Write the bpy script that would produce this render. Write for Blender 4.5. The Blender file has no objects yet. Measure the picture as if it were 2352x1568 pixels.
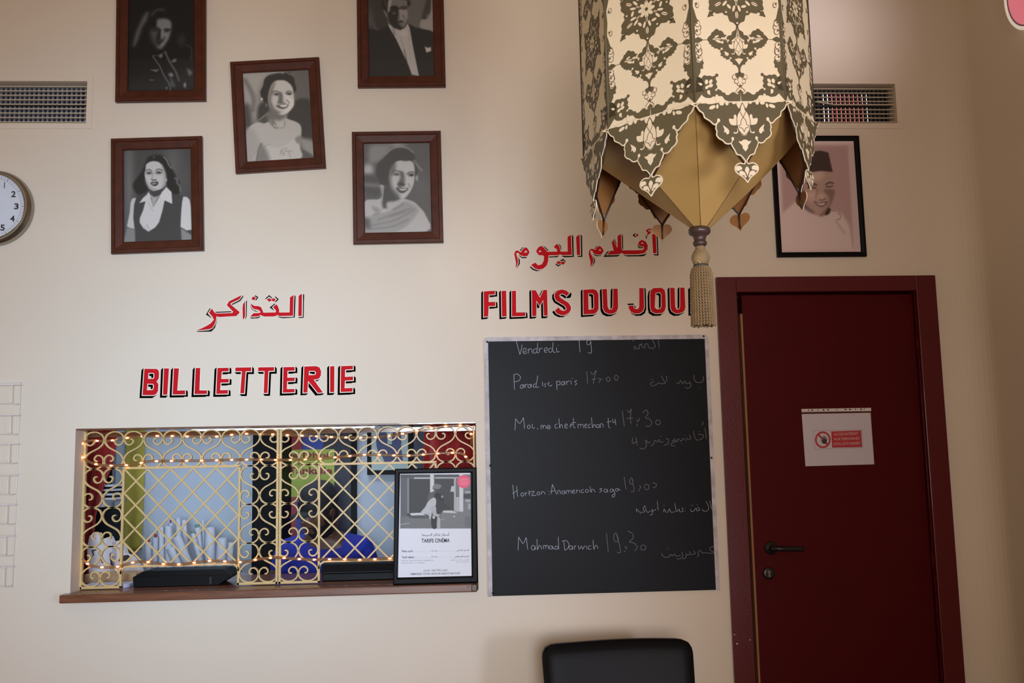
import bpy, bmesh, math, random
import numpy as np
from mathutils import Matrix, Vector, geometry
random.seed(7)
scn = bpy.context.scene
COL = scn.collection
PI = math.pi

# ---------------------------------------------------------------- camera
FPX = 2300.0                       # focal length in pixels of the 2352 x 1568 frame
CAM = np.array([0.0, -4.0, 1.386])
RC = np.array([[0.99807084, -0.0586805, -0.02027814],
               [0.01270855, -0.12660568, 0.99187171],
               [0.06077086, 0.99021594, 0.1256157]])   # rows: right, up, forward
cam_data = bpy.data.cameras.new('camera')
cam = bpy.data.objects.new('camera', cam_data)
COL.objects.link(cam)
cam_data.sensor_width = 36.0
cam_data.lens = FPX / 2352 * 36
cam_data.clip_start = 0.05
M3 = Matrix((RC[0], RC[1], -RC[2])).transposed()
cam.matrix_world = Matrix.Translation(CAM) @ M3.to_4x4()
scn.camera = cam

# ---------------------------------------------------------------- world, lights, exposure
scn.view_settings.view_transform = 'Standard'
scn.view_settings.look = 'None'
scn.view_settings.gamma = 1.0
scn.view_settings.use_curve_mapping = False
scn.view_settings.exposure = 0.0
world = bpy.data.worlds.new('world')
scn.world = world
world.use_nodes = True
bg = world.node_tree.nodes['Background']
bg.inputs['Color'].default_value = (1.0, 0.665, 0.32, 1)
bg.inputs['Strength'].default_value = 0.29

def area(name, loc, target, sx, sy, power, color, spread=180):
    l = bpy.data.lights.new(name, 'AREA')
    l.shape = 'RECTANGLE'; l.size = sx; l.size_y = sy
    l.energy = power; l.color = color; l.spread = math.radians(spread)
    o = bpy.data.objects.new(name, l); COL.objects.link(o)
    o.location = loc
    d = Vector(target) - Vector(loc)
    o.rotation_euler = d.to_track_quat('-Z', 'Y').to_euler()
    return o
# daylight from the entrance doorway behind the viewer, strongest on the left half of the wall
area('entrance_daylight', (0.0, -6.3, 1.62), (-0.92, 0, 1.56), 0.7, 0.9, 9.0, (0.38, 0.72, 1.0), 34)
area('shopfront_daylight', (0.05, -6.4, 1.5), (-0.4, 0, 1.7), 1.2, 1.2, 20, (1.0, 0.86, 0.82), 62)
# window on the right that strikes the lantern and the chair
area('right_window', (1.9, -4.9, 1.2), (0.85, -1.83, 2.35), 0.5, 0.8, 1.9, (1.0, 0.95, 0.9), 34)
area('low_right_window', (1.95, -4.2, 1.0), (0.45, -0.2, 0.72), 0.35, 0.5, 0.4, (0.9, 0.92, 1.0), 22)
area('reveal_fill', (2.0, -4.2, 1.15), (-1.45, 0.05, 1.25), 0.9, 1.2, 5.5, (0.5, 0.58, 1.0), 55)  # added fill from the right that brightens the ticket window's left reveal
# sunlight thrown back on to the wall beside the lantern
area('sun_glint', (1.9, -5.6, 2.6), (1.55, 0.0, 3.25), 0.3, 0.3, 0.4, (0.97, 0.90, 1.0), 9)
# ---------------------------------------------------------------- measuring helpers
def ray(px, py):
    return RC.T @ np.array([(px - 1176) / FPX, -(py - 784) / FPX, 1.0])
def P(px, py, y=0.0):
    """point of the plane 'y' that the photograph shows at this pixel"""
    d = ray(px, py); t = (y - CAM[1]) / d[1]
    return CAM + d * t
def PX(px, py, x):
    d = ray(px, py); t = (x - CAM[0]) / d[0]
    return CAM + d * t
def PZ(px, py, z):
    d = ray(px, py); t = (z - CAM[2]) / d[2]
    return CAM + d * t
def proj(p):
    c = RC @ (np.asarray(p, float) - CAM)
    return 1176 + FPX * c[0] / c[2], 784 - FPX * c[1] / c[2]
def crop(x0, y0, s):
    return lambda pts: [(x0 + x / s, y0 + y / s) for x, y in pts]

# ---------------------------------------------------------------- colours and materials
def lin(c):
    return tuple(((v / 255) / 12.92 if v / 255 <= 0.04045 else ((v / 255 + 0.055) / 1.055) ** 2.4) for v in c)
MATS = {}
def mat(name, rgb, rough=0.6, metal=0.0, spec=0.5, bump=0.0, bscale=60, noise=0.0, nscale=8.0, sheen=0.0, coat=0.0, stretch=None):
    if name in MATS: return MATS[name]
    m = bpy.data.materials.new(name); m.use_nodes = True
    nt = m.node_tree; b = nt.nodes['Principled BSDF']
    c = lin(rgb)
    b.inputs['Base Color'].default_value = (*c, 1)
    b.inputs['Roughness'].default_value = rough
    b.inputs['Metallic'].default_value = metal
    b.inputs['Specular IOR Level'].default_value = spec
    b.inputs['Coat Weight'].default_value = coat
    b.inputs['Sheen Weight'].default_value = sheen
    tc = nt.nodes.new('ShaderNodeTexCoord')
    mp = nt.nodes.new('ShaderNodeMapping')
    nt.links.new(tc.outputs['Object'], mp.inputs[0])
    if stretch: mp.inputs['Scale'].default_value = stretch
    n = nt.nodes.new('ShaderNodeTexNoise'); n.inputs['Scale'].default_value = nscale; n.inputs['Detail'].default_value = 5
    nt.links.new(mp.outputs[0], n.inputs['Vector'])
    r = nt.nodes.new('ShaderNodeValToRGB')
    k = max(noise, 0.02)
    r.color_ramp.elements[0].position = 0.3; r.color_ramp.elements[1].position = 0.7
    r.color_ramp.elements[0].color = (*[v * (1 - k) for v in c], 1)
    r.color_ramp.elements[1].color = (*[min(1, v * (1 + k)) for v in c], 1)
    nt.links.new(n.outputs['Fac'], r.inputs[0]); nt.links.new(r.outputs[0], b.inputs['Base Color'])
    if bump > 0:
        n2 = nt.nodes.new('ShaderNodeTexNoise'); n2.inputs['Scale'].default_value = bscale; n2.inputs['Detail'].default_value = 4
        nt.links.new(mp.outputs[0], n2.inputs['Vector'])
        bp = nt.nodes.new('ShaderNodeBump'); bp.inputs['Strength'].default_value = bump; bp.inputs['Distance'].default_value = 0.01
        nt.links.new(n2.outputs['Fac'], bp.inputs['Height']); nt.links.new(bp.outputs[0], b.inputs['Normal'])
    MATS[name] = m
    return m
def emis(name, rgb, strength, base=None):
    if name in MATS: return MATS[name]
    m = mat(name, base or rgb, 0.4)
    b = m.node_tree.nodes['Principled BSDF']
    b.inputs['Emission Color'].default_value = (*lin(rgb), 1); b.inputs['Emission Strength'].default_value = strength
    return m
def vcol_mat(name, rough=0.5, spec=0.3):
    if name in MATS: return MATS[name]
    m = mat(name, (128, 128, 128), rough, spec=spec)
    nt = m.node_tree; a = nt.nodes.new('ShaderNodeVertexColor'); a.layer_name = 'print'
    nt.links.new(a.outputs['Color'], nt.nodes['Principled BSDF'].inputs['Base Color'])
    return m

# ---------------------------------------------------------------- things
def tag(o, label=None, cat=None, group=None, kind=None):
    if label: o['label'] = label
    if cat: o['category'] = cat
    if group: o['group'] = group
    if kind: o['kind'] = kind
    return o
def thing(name, label, cat, loc=(0, 0, 0), rot=(0, 0, 0), group=None):
    o = bpy.data.objects.new(name, None); COL.objects.link(o)
    o.empty_display_size = 0.05
    o.location = loc; o.rotation_euler = rot
    return tag(o, label, cat, group)

def wmat(o):
    m = o.matrix_basis.copy()
    if o.parent is not None: m = wmat(o.parent) @ o.matrix_parent_inverse @ m
    return m
def adopt(o, parent):
    o.parent = parent
    o.matrix_parent_inverse = wmat(parent).inverted()
    return o

class MB:
    """collects shapes and links them as one mesh object"""
    def __init__(s):
        s.v = []; s.f = []; s.mi = []; s.smooth = []; s.m = 0
    def add(s, vs, fs, smooth=False):
        b = len(s.v); s.v.extend([tuple(map(float, q)) for q in vs])
        for f in fs:
            s.f.append([b + i for i in f]); s.mi.append(s.m); s.smooth.append(smooth)
    def box(s, x0, x1, y0, y1, z0, z1):
        vs = [(x, y, z) for z in (z0, z1) for y in (y0, y1) for x in (x0, x1)]
        s.add(vs, [(0, 2, 3, 1), (4, 5, 7, 6), (0, 1, 5, 4), (2, 6, 7, 3), (0, 4, 6, 2), (1, 3, 7, 5)])
    def obox(s, c, ax, ay, az):
        """box from centre and three half-axis vectors"""
        c, ax, ay, az = map(np.array, (c, ax, ay, az))
        vs = [c + i * ax + j * ay + k * az for k in (-1, 1) for j in (-1, 1) for i in (-1, 1)]
        s.add(vs, [(0, 2, 3, 1), (4, 5, 7, 6), (0, 1, 5, 4), (2, 6, 7, 3), (0, 4, 6, 2), (1, 3, 7, 5)])
    def prism(s, loop, f0, f1, holes=()):
        """extrude a 2-D polygon; f0 and f1 map 2-D points to the front and back"""
        loops = [[Vector((x, y, 0)) for x, y in l] for l in [loop, *holes]]
        tris = geometry.tessellate_polygon(loops)
        pts = [p for l in [loop, *holes] for p in l]
        n = len(pts)
        vs = [f0(*p) for p in pts] + [f1(*p) for p in pts]
        fs = [tuple(t) for t in tris] + [tuple(n + i for i in reversed(t)) for t in tris]
        o = 0
        for l in [loop, *holes]:
            k = len(l)
            for i in range(k):
                a, b = o + i, o + (i + 1) % k
                fs.append((a, b, n + b, n + a))
            o += k
        s.add(vs, fs)
    def flat(s, loop, f, holes=()):
        loops = [[Vector((x, y, 0)) for x, y in l] for l in [loop, *holes]]
        pts = [p for l in [loop, *holes] for p in l]
        s.add([f(*p) for p in pts], [tuple(t) for t in geometry.tessellate_polygon(loops)])
    def tube(s, path, r, seg=8, closed=False, cap=True):
        path = [np.array(p, float) for p in path]; n = len(path)
        rr = r if hasattr(r, '__len__') else [r] * n
        up = None; vs = []
        for i, p in enumerate(path):
            a = path[(i - 1) % n] if (closed or i > 0) else p
            b = path[(i + 1) % n] if (closed or i < n - 1) else p
            t = b - a; t = t / (np.linalg.norm(t) + 1e-12)
            if up is None:
                up = np.array([0, 0, 1.0]) if abs(t[2]) < 0.9 else np.array([1.0, 0, 0])
            u = up - t * (up @ t); u /= np.linalg.norm(u) + 1e-12; w = np.cross(t, u); up = u
            for k in range(seg):
                an = 2 * PI * k / seg
                vs.append(p + rr[i] * (math.cos(an) * u + math.sin(an) * w))
        fs = []
        for i in range(n if closed else n - 1):
            j = (i + 1) % n
            for k in range(seg):
                l = (k + 1) % seg
                fs.append((i * seg + k, i * seg + l, j * seg + l, j * seg + k))
        if cap and not closed:
            fs.append(tuple(reversed(range(seg)))); fs.append(tuple((n - 1) * seg + k for k in range(seg)))
        s.add(vs, fs, True)
    def lathe(s, prof, c=(0, 0, 0), axis='z', seg=32, smooth=True, ring=False):
        vs = []; fs = []; c = np.array(c, float)
        for r, h in prof:
            for k in range(seg):
                a = 2 * PI * k / seg
                if axis == 'z': q = (r * math.cos(a), r * math.sin(a), h)
                elif axis == 'y': q = (r * math.cos(a), h, r * math.sin(a))
                else: q = (h, r * math.cos(a), r * math.sin(a))
                vs.append(c + np.array(q))
        n = len(prof)
        for i in range(n - 1):
            for k in range(seg):
                l = (k + 1) % seg
                fs.append((i * seg + k, i * seg + l, (i + 1) * seg + l, (i + 1) * seg + k))
        if ring:
            for k in range(seg):
                l = (k + 1) % seg
                fs.append(((n - 1) * seg + k, (n - 1) * seg + l, l, k))
        else:
            fs.append(tuple(reversed(range(seg)))); fs.append(tuple((n - 1) * seg + k for k in range(seg)))
        s.add(vs, fs, smooth)
    def ribbon(s, pts, w, y0, y1):
        """flat bar bent along a path in the x-z plane, from y0 to y1, width w (number or list)"""
        n = len(pts); ww = w if hasattr(w, '__len__') else [w] * n
        vs = []
        for i in range(n):
            a = np.array(pts[max(i - 1, 0)]); b = np.array(pts[min(i + 1, n - 1)])
            t = b - a; t = t / (np.linalg.norm(t) + 1e-12); nn = np.array([-t[1], t[0]]) * ww[i] / 2
            p = np.array(pts[i])
            for q in (p + nn, p - nn):
                vs += [(q[0], y0, q[1]), (q[0], y1, q[1])]
        fs = []
        for i in range(n - 1):
            a = 4 * i; b = a + 4
            fs += [(a, a + 2, b + 2, b), (a + 1, b + 1, b + 3, a + 3), (a, b, b + 1, a + 1), (a + 2, a + 3, b + 3, b + 2)]
        fs += [(0, 1, 3, 2), (4 * n - 4, 4 * n - 2, 4 * n - 1, 4 * n - 3)]
        s.add(vs, fs)
    def build(s, name, mats, parent=None, bevel=0.0, bseg=2, subsurf=0, origin=None, fix=True):
        me = bpy.data.meshes.new(name)
        vs = np.array(s.v)
        if origin is not None: vs = vs - np.array(origin)
        me.from_pydata([tuple(v) for v in vs], [], s.f)
        if not isinstance(mats, (list, tuple)): mats = [mats]
        for m in mats: me.materials.append(m)
        me.polygons.foreach_set('material_index', s.mi)
        me.polygons.foreach_set('use_smooth', s.smooth)
        if fix:
            bm = bmesh.new(); bm.from_mesh(me)
            bmesh.ops.recalc_face_normals(bm, faces=bm.faces); bm.to_mesh(me); bm.free()
        me.update()
        o = bpy.data.objects.new(name, me); COL.objects.link(o)
        if origin is not None: o.location = origin
        if parent is not None: adopt(o, parent)
        if bevel > 0:
            b = o.modifiers.new('bevel', 'BEVEL'); b.width = bevel; b.segments = bseg; b.limit_method = 'ANGLE'; b.angle_limit = 0.6
        if subsurf:
            u = o.modifiers.new('sub', 'SUBSURF'); u.levels = u.render_levels = subsurf
        return o

def smooth_closed(pts, k=5):
    p = np.array(pts, float); n = len(p); out = []
    for i in range(n):
        a, b, c, d = p[i - 1], p[i], p[(i + 1) % n], p[(i + 2) % n]
        for j in range(k):
            t = j / k
            out.append(0.5 * ((2 * b) + (c - a) * t + (2 * a - 5 * b + 4 * c - d) * t * t + (3 * b - a - 3 * c + d) * t ** 3))
    return [tuple(q) for q in out]
def smooth_open(pts, k=6):
    p = np.array(pts, float); n = len(p)
    if n < 3: return [tuple(q) for q in p]
    out = []
    for i in range(n - 1):
        a = p[i - 1] if i > 0 else 2 * p[0] - p[1]
        b, c = p[i], p[i + 1]
        d = p[i + 2] if i < n - 2 else 2 * p[-1] - p[-2]
        for j in range(k):
            t = j / k
            out.append(0.5 * ((2 * b) + (c - a) * t + (2 * a - 5 * b + 4 * c - d) * t * t + (3 * b - a - 3 * c + d) * t ** 3))
    out.append(p[-1])
    return [tuple(q) for q in out]
def resample(path, step):
    p = np.array(path, float); d = np.r_[0, np.cumsum(np.linalg.norm(np.diff(p, axis=0), axis=1))]
    n = max(2, int(round(d[-1] / step)) + 1); s = np.linspace(0, d[-1], n)
    return np.stack([np.interp(s, d, p[:, i]) for i in range(p.shape[1])], 1)
def dup(root, label=None, group=None):
    """copy of a thing with copies of its parts and sub-parts"""
    r = root.copy(); COL.objects.link(r)
    if label: r['label'] = label
    if group: r['group'] = group
    for ch in list(root.children):
        c = ch.copy(); COL.objects.link(c); c.parent = r
        for g in list(ch.children):
            d = g.copy(); COL.objects.link(d); d.parent = c
    return r

# ---------------------------------------------------------------- lettering
AR = {}
for ch, iso, n in [('\u0621', 0xFE80, 1), ('\u0623', 0xFE83, 2), ('\u0627', 0xFE8D, 2), ('\u0628', 0xFE8F, 4), ('\u0629', 0xFE93, 2), ('\u062A', 0xFE95, 4), ('\u062C', 0xFE9D, 4), ('\u062D', 0xFEA1, 4), ('\u062E', 0xFEA5, 4), ('\u062F', 0xFEA9, 2), ('\u0630', 0xFEAB, 2), ('\u0631', 0xFEAD, 2), ('\u0632', 0xFEAF, 2), ('\u0633', 0xFEB1, 4), ('\u0634', 0xFEB5, 4), ('\u0636', 0xFEBD, 4), ('\u0637', 0xFEC1, 4), ('\u0639', 0xFEC9, 4), ('\u0641', 0xFED1, 4), ('\u0642', 0xFED5, 4), ('\u0643', 0xFED9, 4), ('\u0644', 0xFEDD, 4), ('\u0645', 0xFEE1, 4), ('\u0646', 0xFEE5, 4), ('\u0647', 0xFEE9, 4), ('\u0648', 0xFEED, 2), ('\u064A', 0xFEF1, 4)]:
    AR[ch] = (iso, n)
def arab(s):
    out = []
    for i, ch in enumerate(s):
        if ch not in AR: out.append(ch); continue
        iso, n = AR[ch]
        pj = i > 0 and s[i - 1] in AR and AR[s[i - 1]][1] == 4
        nj = n == 4 and i + 1 < len(s) and s[i + 1] in AR and AR[s[i + 1]][1] > 1
        out.append(chr(iso + (3 if pj and nj and n == 4 else 2 if nj else 1 if pj and n > 1 else 0)))
    return ''.join(reversed(out))
def text_tris(s, bold=0.0):
    c = bpy.data.curves.new('text', 'FONT'); c.body = s; c.resolution_u = 3; c.offset = bold
    o = bpy.data.objects.new('text', c); COL.objects.link(o)
    me = o.to_mesh(); me.calc_loop_triangles()
    v = [(p.co.x, p.co.y) for p in me.vertices]; t = [tuple(x.vertices) for x in me.loop_triangles]
    o.to_mesh_clear(); bpy.data.objects.remove(o); bpy.data.curves.remove(c)
    return np.array(v), t
def put_text(mb, s, f, x0, x1, y0, y1, bold=0.0, fit=True):
    """text spread over the rectangle (x0..x1, baseline box y0 bottom .. y1 top) of the 2-D frame f maps to 3-D"""
    v, t = text_tris(s, bold)
    if len(v) == 0: return
    a, b = v.min(0), v.max(0)
    sx = (x1 - x0) / (b[0] - a[0]); sy = (y1 - y0) / (b[1] - a[1])
    mb.add([f(x0 + (p[0] - a[0]) * sx, y0 + (p[1] - a[1]) * sy) for p in v], t)

# ---------------------------------------------------------------- prints (flat photographs on paper)
class Paint:
    def __init__(s, X, Y, v0, sm=1.0):
        s.X, s.Y = X, Y; s.sm = sm
        s.V = np.empty((len(X), 3)); s.V[:] = s.col(v0)
    @staticmethod
    def col(v):
        return np.array(v if hasattr(v, '__len__') else (v, v, v), float)
    def edge(s, d, soft):
        t = np.clip(0.5 - d / (soft * s.sm), 0, 1); return t * t * (3 - 2 * t)
    def mix(s, m, v):
        s.V += m[:, None] * (s.col(v) - s.V)
    def _seg(s, p, closed):
        q = np.roll(p, -1, 0) if closed else p[1:]
        p = p if closed else p[:-1]
        best = np.full(len(s.X), 1e18); ins = np.zeros(len(s.X), bool)
        for (x0, y0), (x1, y1) in zip(p, q):
            dx, dy = x1 - x0, y1 - y0; L = dx * dx + dy * dy + 1e-9
            t = np.clip(((s.X - x0) * dx + (s.Y - y0) * dy) / L, 0, 1)
            best = np.minimum(best, (s.X - x0 - t * dx) ** 2 + (s.Y - y0 - t * dy) ** 2)
            if closed and y0 != y1:
                c = (y0 > s.Y) != (y1 > s.Y)
                ins ^= c & (s.X < (x1 - x0) * (s.Y - y0) / (y1 - y0) + x0)
        d = np.sqrt(best)
        return np.where(ins, -d, d)
    def poly(s, pts, v, soft=8, a=1.0, sm=True):
        p = np.array(smooth_closed(pts, 4) if sm else pts, float)
        d = s._seg(p, True)
        s.mix(a * s.edge(d, soft), v); return s
    def line(s, pts, w, v, soft=5, a=1.0):
        p = np.array(smooth_open(pts, 4), float)
        d = s._seg(p, False) - w / 2
        s.mix(a * s.edge(d, soft), v); return s
    def ell(s, cx, cy, rx, ry, v, soft=10, a=1.0, rot=0):
        c, n = math.cos(math.radians(rot)), math.sin(math.radians(rot))
        x = (s.X - cx) * c + (s.Y - cy) * n; y = -(s.X - cx) * n + (s.Y - cy) * c
        d = (np.sqrt((x / rx) ** 2 + (y / ry) ** 2) - 1) * min(rx, ry)
        s.mix(a * s.edge(d, soft), v); return s
def print_sheet(name, corner, ux, uz, w, h, nx, nz, painter, mt, parent, gain=1.0, tint=(1, 1, 1), blur=0.0):
    """flat print: corner = lower-left, ux / uz unit vectors; painter(X, Y) works in photo pixels"""
    corner, ux, uz = map(np.array, (corner, ux, uz))
    U, Z = np.meshgrid(np.linspace(0, w, nx), np.linspace(0, h, nz))
    pts = corner + U.ravel()[:, None] * ux + Z.ravel()[:, None] * uz
    c = (pts - CAM) @ RC.T
    X = 1176 + FPX * c[:, 0] / c[:, 2]; Y = 784 - FPX * c[:, 1] / c[:, 2]
    V = painter(X, Y).V
    if blur:
        G = V.reshape(nz, nx, 3); k = np.exp(-np.arange(-4, 5) ** 2 / (2 * blur ** 2)); k /= k.sum()
        for ax in (0, 1):
            Pd = np.pad(G, [(4, 4) if i == ax else (0, 0) for i in range(3)], mode='edge')
            G = sum(w * np.take(Pd, range(i, i + G.shape[ax]), axis=ax) for i, w in enumerate(k))
        V = G.reshape(-1, 3)
    V = np.clip(V, 0, 255) / 255
    L = np.where(V <= 0.04045, V / 12.92, ((V + 0.055) / 1.055) ** 2.4) * gain * np.array(tint)
    L = np.clip(L, 0.004, 0.85)
    i = np.arange(nx * nz).reshape(nz, nx)
    F = np.stack([i[:-1, :-1], i[:-1, 1:], i[1:, 1:], i[1:, :-1]], -1).reshape(-1, 4)
    me = bpy.data.meshes.new(name)
    me.from_pydata([tuple(p) for p in pts], [], [tuple(map(int, f)) for f in F])
    a = me.color_attributes.new('print', 'FLOAT_COLOR', 'POINT')
    a.data.foreach_set('color', np.c_[L, np.ones(len(L))].ravel().astype(np.float32))
    me.materials.append(mt)
    o = bpy.data.objects.new(name, me); COL.objects.link(o); adopt(o, parent)
    return o
# ---------------------------------------------------------------- the room
M_wall = mat('cream_plaster', (226, 213, 196), 0.75, spec=0.25, noise=0.025, nscale=1.6, bump=0.06, bscale=25)
M_booth = mat('pale_blue_plaster', (186, 196, 212), 0.8, noise=0.02, nscale=2)
M_door = mat('dark_red_paint', (74, 6, 10), 0.5, spec=0.12, noise=0.06, nscale=5, bump=0.04, bscale=90)
M_frame_red = mat('dark_red_frame_paint', (86, 10, 17), 0.36, spec=0.4, noise=0.05, nscale=6, bump=0.06, bscale=110, coat=0.1)
M_black = mat('black_plastic', (20, 20, 23), 0.35)
M_floor = mat('brown_floor_tile', (120, 92, 72), 0.5, noise=0.1, nscale=5)

LEDGE_Z = float(P(600, 1353, -0.05)[2])
WX0, WX1 = float(P(174, 984)[0]), float(P(1093, 972)[0])
WZ1 = float(P(600, 977)[2])
DX0, DX1 = 1.160, 1.985
DZ1 = float(P(1900, 668)[2])
CORNER = 2.175
VA = (float(P(-120, 240)[0]), float(P(199, 240)[0]), float(P(150, 283)[2]), float(P(150, 187)[2]))
VB = (float(P(1836, 240)[0]), float(P(2058, 240)[0]), float(P(1960, 283)[2]), float(P(1960, 193)[2]))

def wall_with_holes(name, x0, x1, z0, z1, y0, y1, holes, m):
    xs = sorted({x0, x1, *[h[0] for h in holes], *[h[1] for h in holes]})
    zs = sorted({z0, z1, *[h[2] for h in holes], *[h[3] for h in holes]})
    solid = lambda i, k: 0 <= i < len(xs) - 1 and 0 <= k < len(zs) - 1 and not any(h[0] <= (xs[i] + xs[i + 1]) / 2 <= h[1] and h[2] <= (zs[k] + zs[k + 1]) / 2 <= h[3] for h in holes)
    mb = MB()
    for i in range(len(xs) - 1):
        for k in range(len(zs) - 1):
            if not solid(i, k): continue
            a, b, c, d = xs[i], xs[i + 1], zs[k], zs[k + 1]
            mb.add([(a, y0, c), (b, y0, c), (b, y0, d), (a, y0, d)], [(0, 1, 2, 3)])
            mb.add([(a, y1, c), (b, y1, c), (b, y1, d), (a, y1, d)], [(3, 2, 1, 0)])
            if not solid(i - 1, k): mb.add([(a, y0, c), (a, y1, c), (a, y1, d), (a, y0, d)], [(3, 2, 1, 0)])
            if not solid(i + 1, k): mb.add([(b, y0, c), (b, y1, c), (b, y1, d), (b, y0, d)], [(0, 1, 2, 3)])
            if not solid(i, k - 1): mb.add([(a, y0, c), (b, y0, c), (b, y1, c), (a, y1, c)], [(3, 2, 1, 0)])
            if not solid(i, k + 1): mb.add([(a, y0, d), (b, y0, d), (b, y1, d), (a, y1, d)], [(0, 1, 2, 3)])
    o = mb.build(name, m, fix=False)
    return tag(o, kind='structure')
wall_with_holes('wall_back', -3.4, CORNER + 0.1, 0, 4.0, 0, 0.12,
                [(WX0, WX1, LEDGE_Z - 0.03, WZ1), (DX0, DX1, -0.01, DZ1), VA, VB], M_wall)
mb = MB()                                           # right wall with its rounded inner corner
R = 0.13
loop = [(CORNER, -6.5), (CORNER, -R)] + [(CORNER - R + R * math.cos(a), -R + R * math.sin(a)) for a in np.linspace(0, PI / 2, 10)] + [(CORNER + 0.12, 0.0), (CORNER + 0.12, -6.5)]
mb.prism(loop, lambda x, y: (x, y, 0.0), lambda x, y: (x, y, 4.0))
tag(mb.build('wall_right', M_wall), kind='structure')
mb = MB(); mb.box(-3.4, CORNER + 0.1, -6.5, 2.2, -0.1, 0); tag(mb.build('floor', M_floor), kind='structure')
mb = MB(); mb.box(-3.4, CORNER + 0.1, -2.2, 0.0, 4.0, 4.1); tag(mb.build('ceiling', M_wall), kind='structure')
# the ticket booth behind the wall
BX0, BX1, BY = -2.5, 0.75, 1.75
mb = MB(); mb.box(BX0, BX1, BY, BY + 0.1, 0, 3.6); tag(mb.build('wall_booth_back', M_booth), kind='structure')
mb = MB(); mb.box(BX0 - 0.1, BX0, 0.12, BY + 0.1, 0, 3.6); tag(mb.build('wall_booth_left', M_booth), kind='structure')
mb = MB(); mb.box(BX1, BX1 + 0.1, 0.12, BY + 0.1, 0, 3.6); tag(mb.build('wall_booth_right', M_booth), kind='structure')
mb = MB(); mb.box(BX0 - 0.1, BX1 + 0.1, 0.12, BY + 0.1, 3.6, 3.7); tag(mb.build('ceiling_booth', M_booth), kind='structure')
# the dim passage behind the door and the right vent
M_dark = mat('grey_passage_plaster', (96, 92, 92), 0.9, noise=0.05)
mb = MB(); mb.box(0.95, 2.5, 1.3, 1.4, 0, 3.9); tag(mb.build('wall_passage', M_dark), kind='structure')
mb = MB(); mb.box(0.86, 0.95, 0.12, 1.4, 0, 3.9); tag(mb.build('wall_passage_left', M_dark), kind='structure')
mb = MB(); mb.box(2.5, 2.6, 0.12, 1.4, 0, 3.9); tag(mb.build('wall_passage_right', M_dark), kind='structure')
mb = MB(); mb.box(0.86, 2.6, 0.12, 1.4, 3.9, 4.0); tag(mb.build('ceiling_passage', M_dark), kind='structure')

# ---------------------------------------------------------------- door
d1 = thing('door_1', None, None, ((DX0 + DX1) / 2, 0, 0)); tag(d1, kind='structure')
FX0, FX1, FZ1 = float(P(1645, 634, -0.02)[0]), float(P(2148, 634, -0.02)[0]), float(P(1900, 634, -0.02)[2])
mb = MB()
ix0, ix1, iz1 = float(P(1689, 900, -0.02)[0]) - 0.0, FX1 - 0.085, float(P(1900, 669, -0.02)[2])
ix0 = FX0 + 0.082
for lo, hi, t in ((FX0, ix0, 0), (ix1, FX1, 0)):
    mb.box(lo, hi, -0.022, 0.0, 0, FZ1)
mb.box(ix0, ix1, -0.022, 0.0, iz1, FZ1)
mb.box(DX0 - 0.0, ix0, 0.0, 0.12, 0, DZ1); mb.box(ix1, DX1, 0.0, 0.12, 0, DZ1); mb.box(ix0, ix1, 0.0, 0.12, iz1, DZ1)
mb.box(ix0, ix0 + 0.014, 0.075, 0.12, 0, iz1); mb.box(ix1 - 0.014, ix1, 0.075, 0.12, 0, iz1); mb.box(ix0, ix1, 0.075, 0.12, iz1 - 0.014, iz1)
mb.build('door_frame', M_frame_red, d1, bevel=0.004)
mb = MB(); mb.box(ix0 + 0.006, ix0 + 0.010, 0.018, 0.03, float(P(1722, 980, 0.03)[2]), float(P(1697, 696, 0.03)[2]))
tag(mb.build('seal_strip', mat('white_seal', (200, 204, 215), 0.5), d1), 'worn white seal strip in the door gap')
# the leaf hangs on hinges at its right and stands a little open towards the foyer
LX0, LX1 = ix0 + 0.024, ix1 - 0.004
leaf = MB(); leaf.box(LX0, LX1, 0.012, 0.052, 0.008, iz1 - 0.008)
leaf = leaf.build('door_leaf', M_door, d1, bevel=0.003)
mb = MB(); mb.box(LX0 - 0.008, LX0, 0.013, 0.045, 0.45, float(P(1702, 722, 0.02)[2]))
tag(mb.build('edge_lipping', mat('bare_wood', (150, 104, 66), 0.7, noise=0.15, nscale=20, stretch=(1, 1, 0.1)), leaf), 'bare wooden edge of the door leaf')
hx, hy, hz = P(1770, 1258, 0.0)
mb = MB()
mb.lathe([(0.0, 0.0), (0.026, 0.0), (0.026, -0.006), (0.024, -0.009), (0.013, -0.010), (0.010, -0.014), (0.010, -0.045), (0.0, -0.046)], (hx, 0.012, hz), 'y', 28)
mb.tube(smooth_open([(hx, -0.028, hz), (hx + 0.02, -0.036, hz), (hx + 0.05, -0.038, hz - 0.002), (hx + 0.115, -0.037, hz - 0.004)]), 0.0095, 12)
mb.build('door_handle', M_black, leaf)
kx, ky, kz = P(1765, 1316, 0.0)
mb = MB(); mb.lathe([(0.012, 0.0), (0.024, 0.0), (0.024, -0.006), (0.021, -0.009), (0.012, -0.009)], (kx, 0.012, kz), 'y', 28)
esc = mb.build('keyhole_escutcheon', M_black, leaf)
mb = MB(); mb.lathe([(0.0, -0.002), (0.006, -0.002), (0.006, -0.0105), (0.0, -0.0105)], (kx, 0.012, kz + 0.006), 'y', 16); mb.box(kx - 0.003, kx + 0.003, 0.0015, 0.010, kz - 0.014, kz + 0.004)
tag(mb.build('lock_cylinder', mat('dull_brass', (134, 116, 90), 0.5, metal=0.2), esc), 'dull brass lock cylinder')
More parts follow.
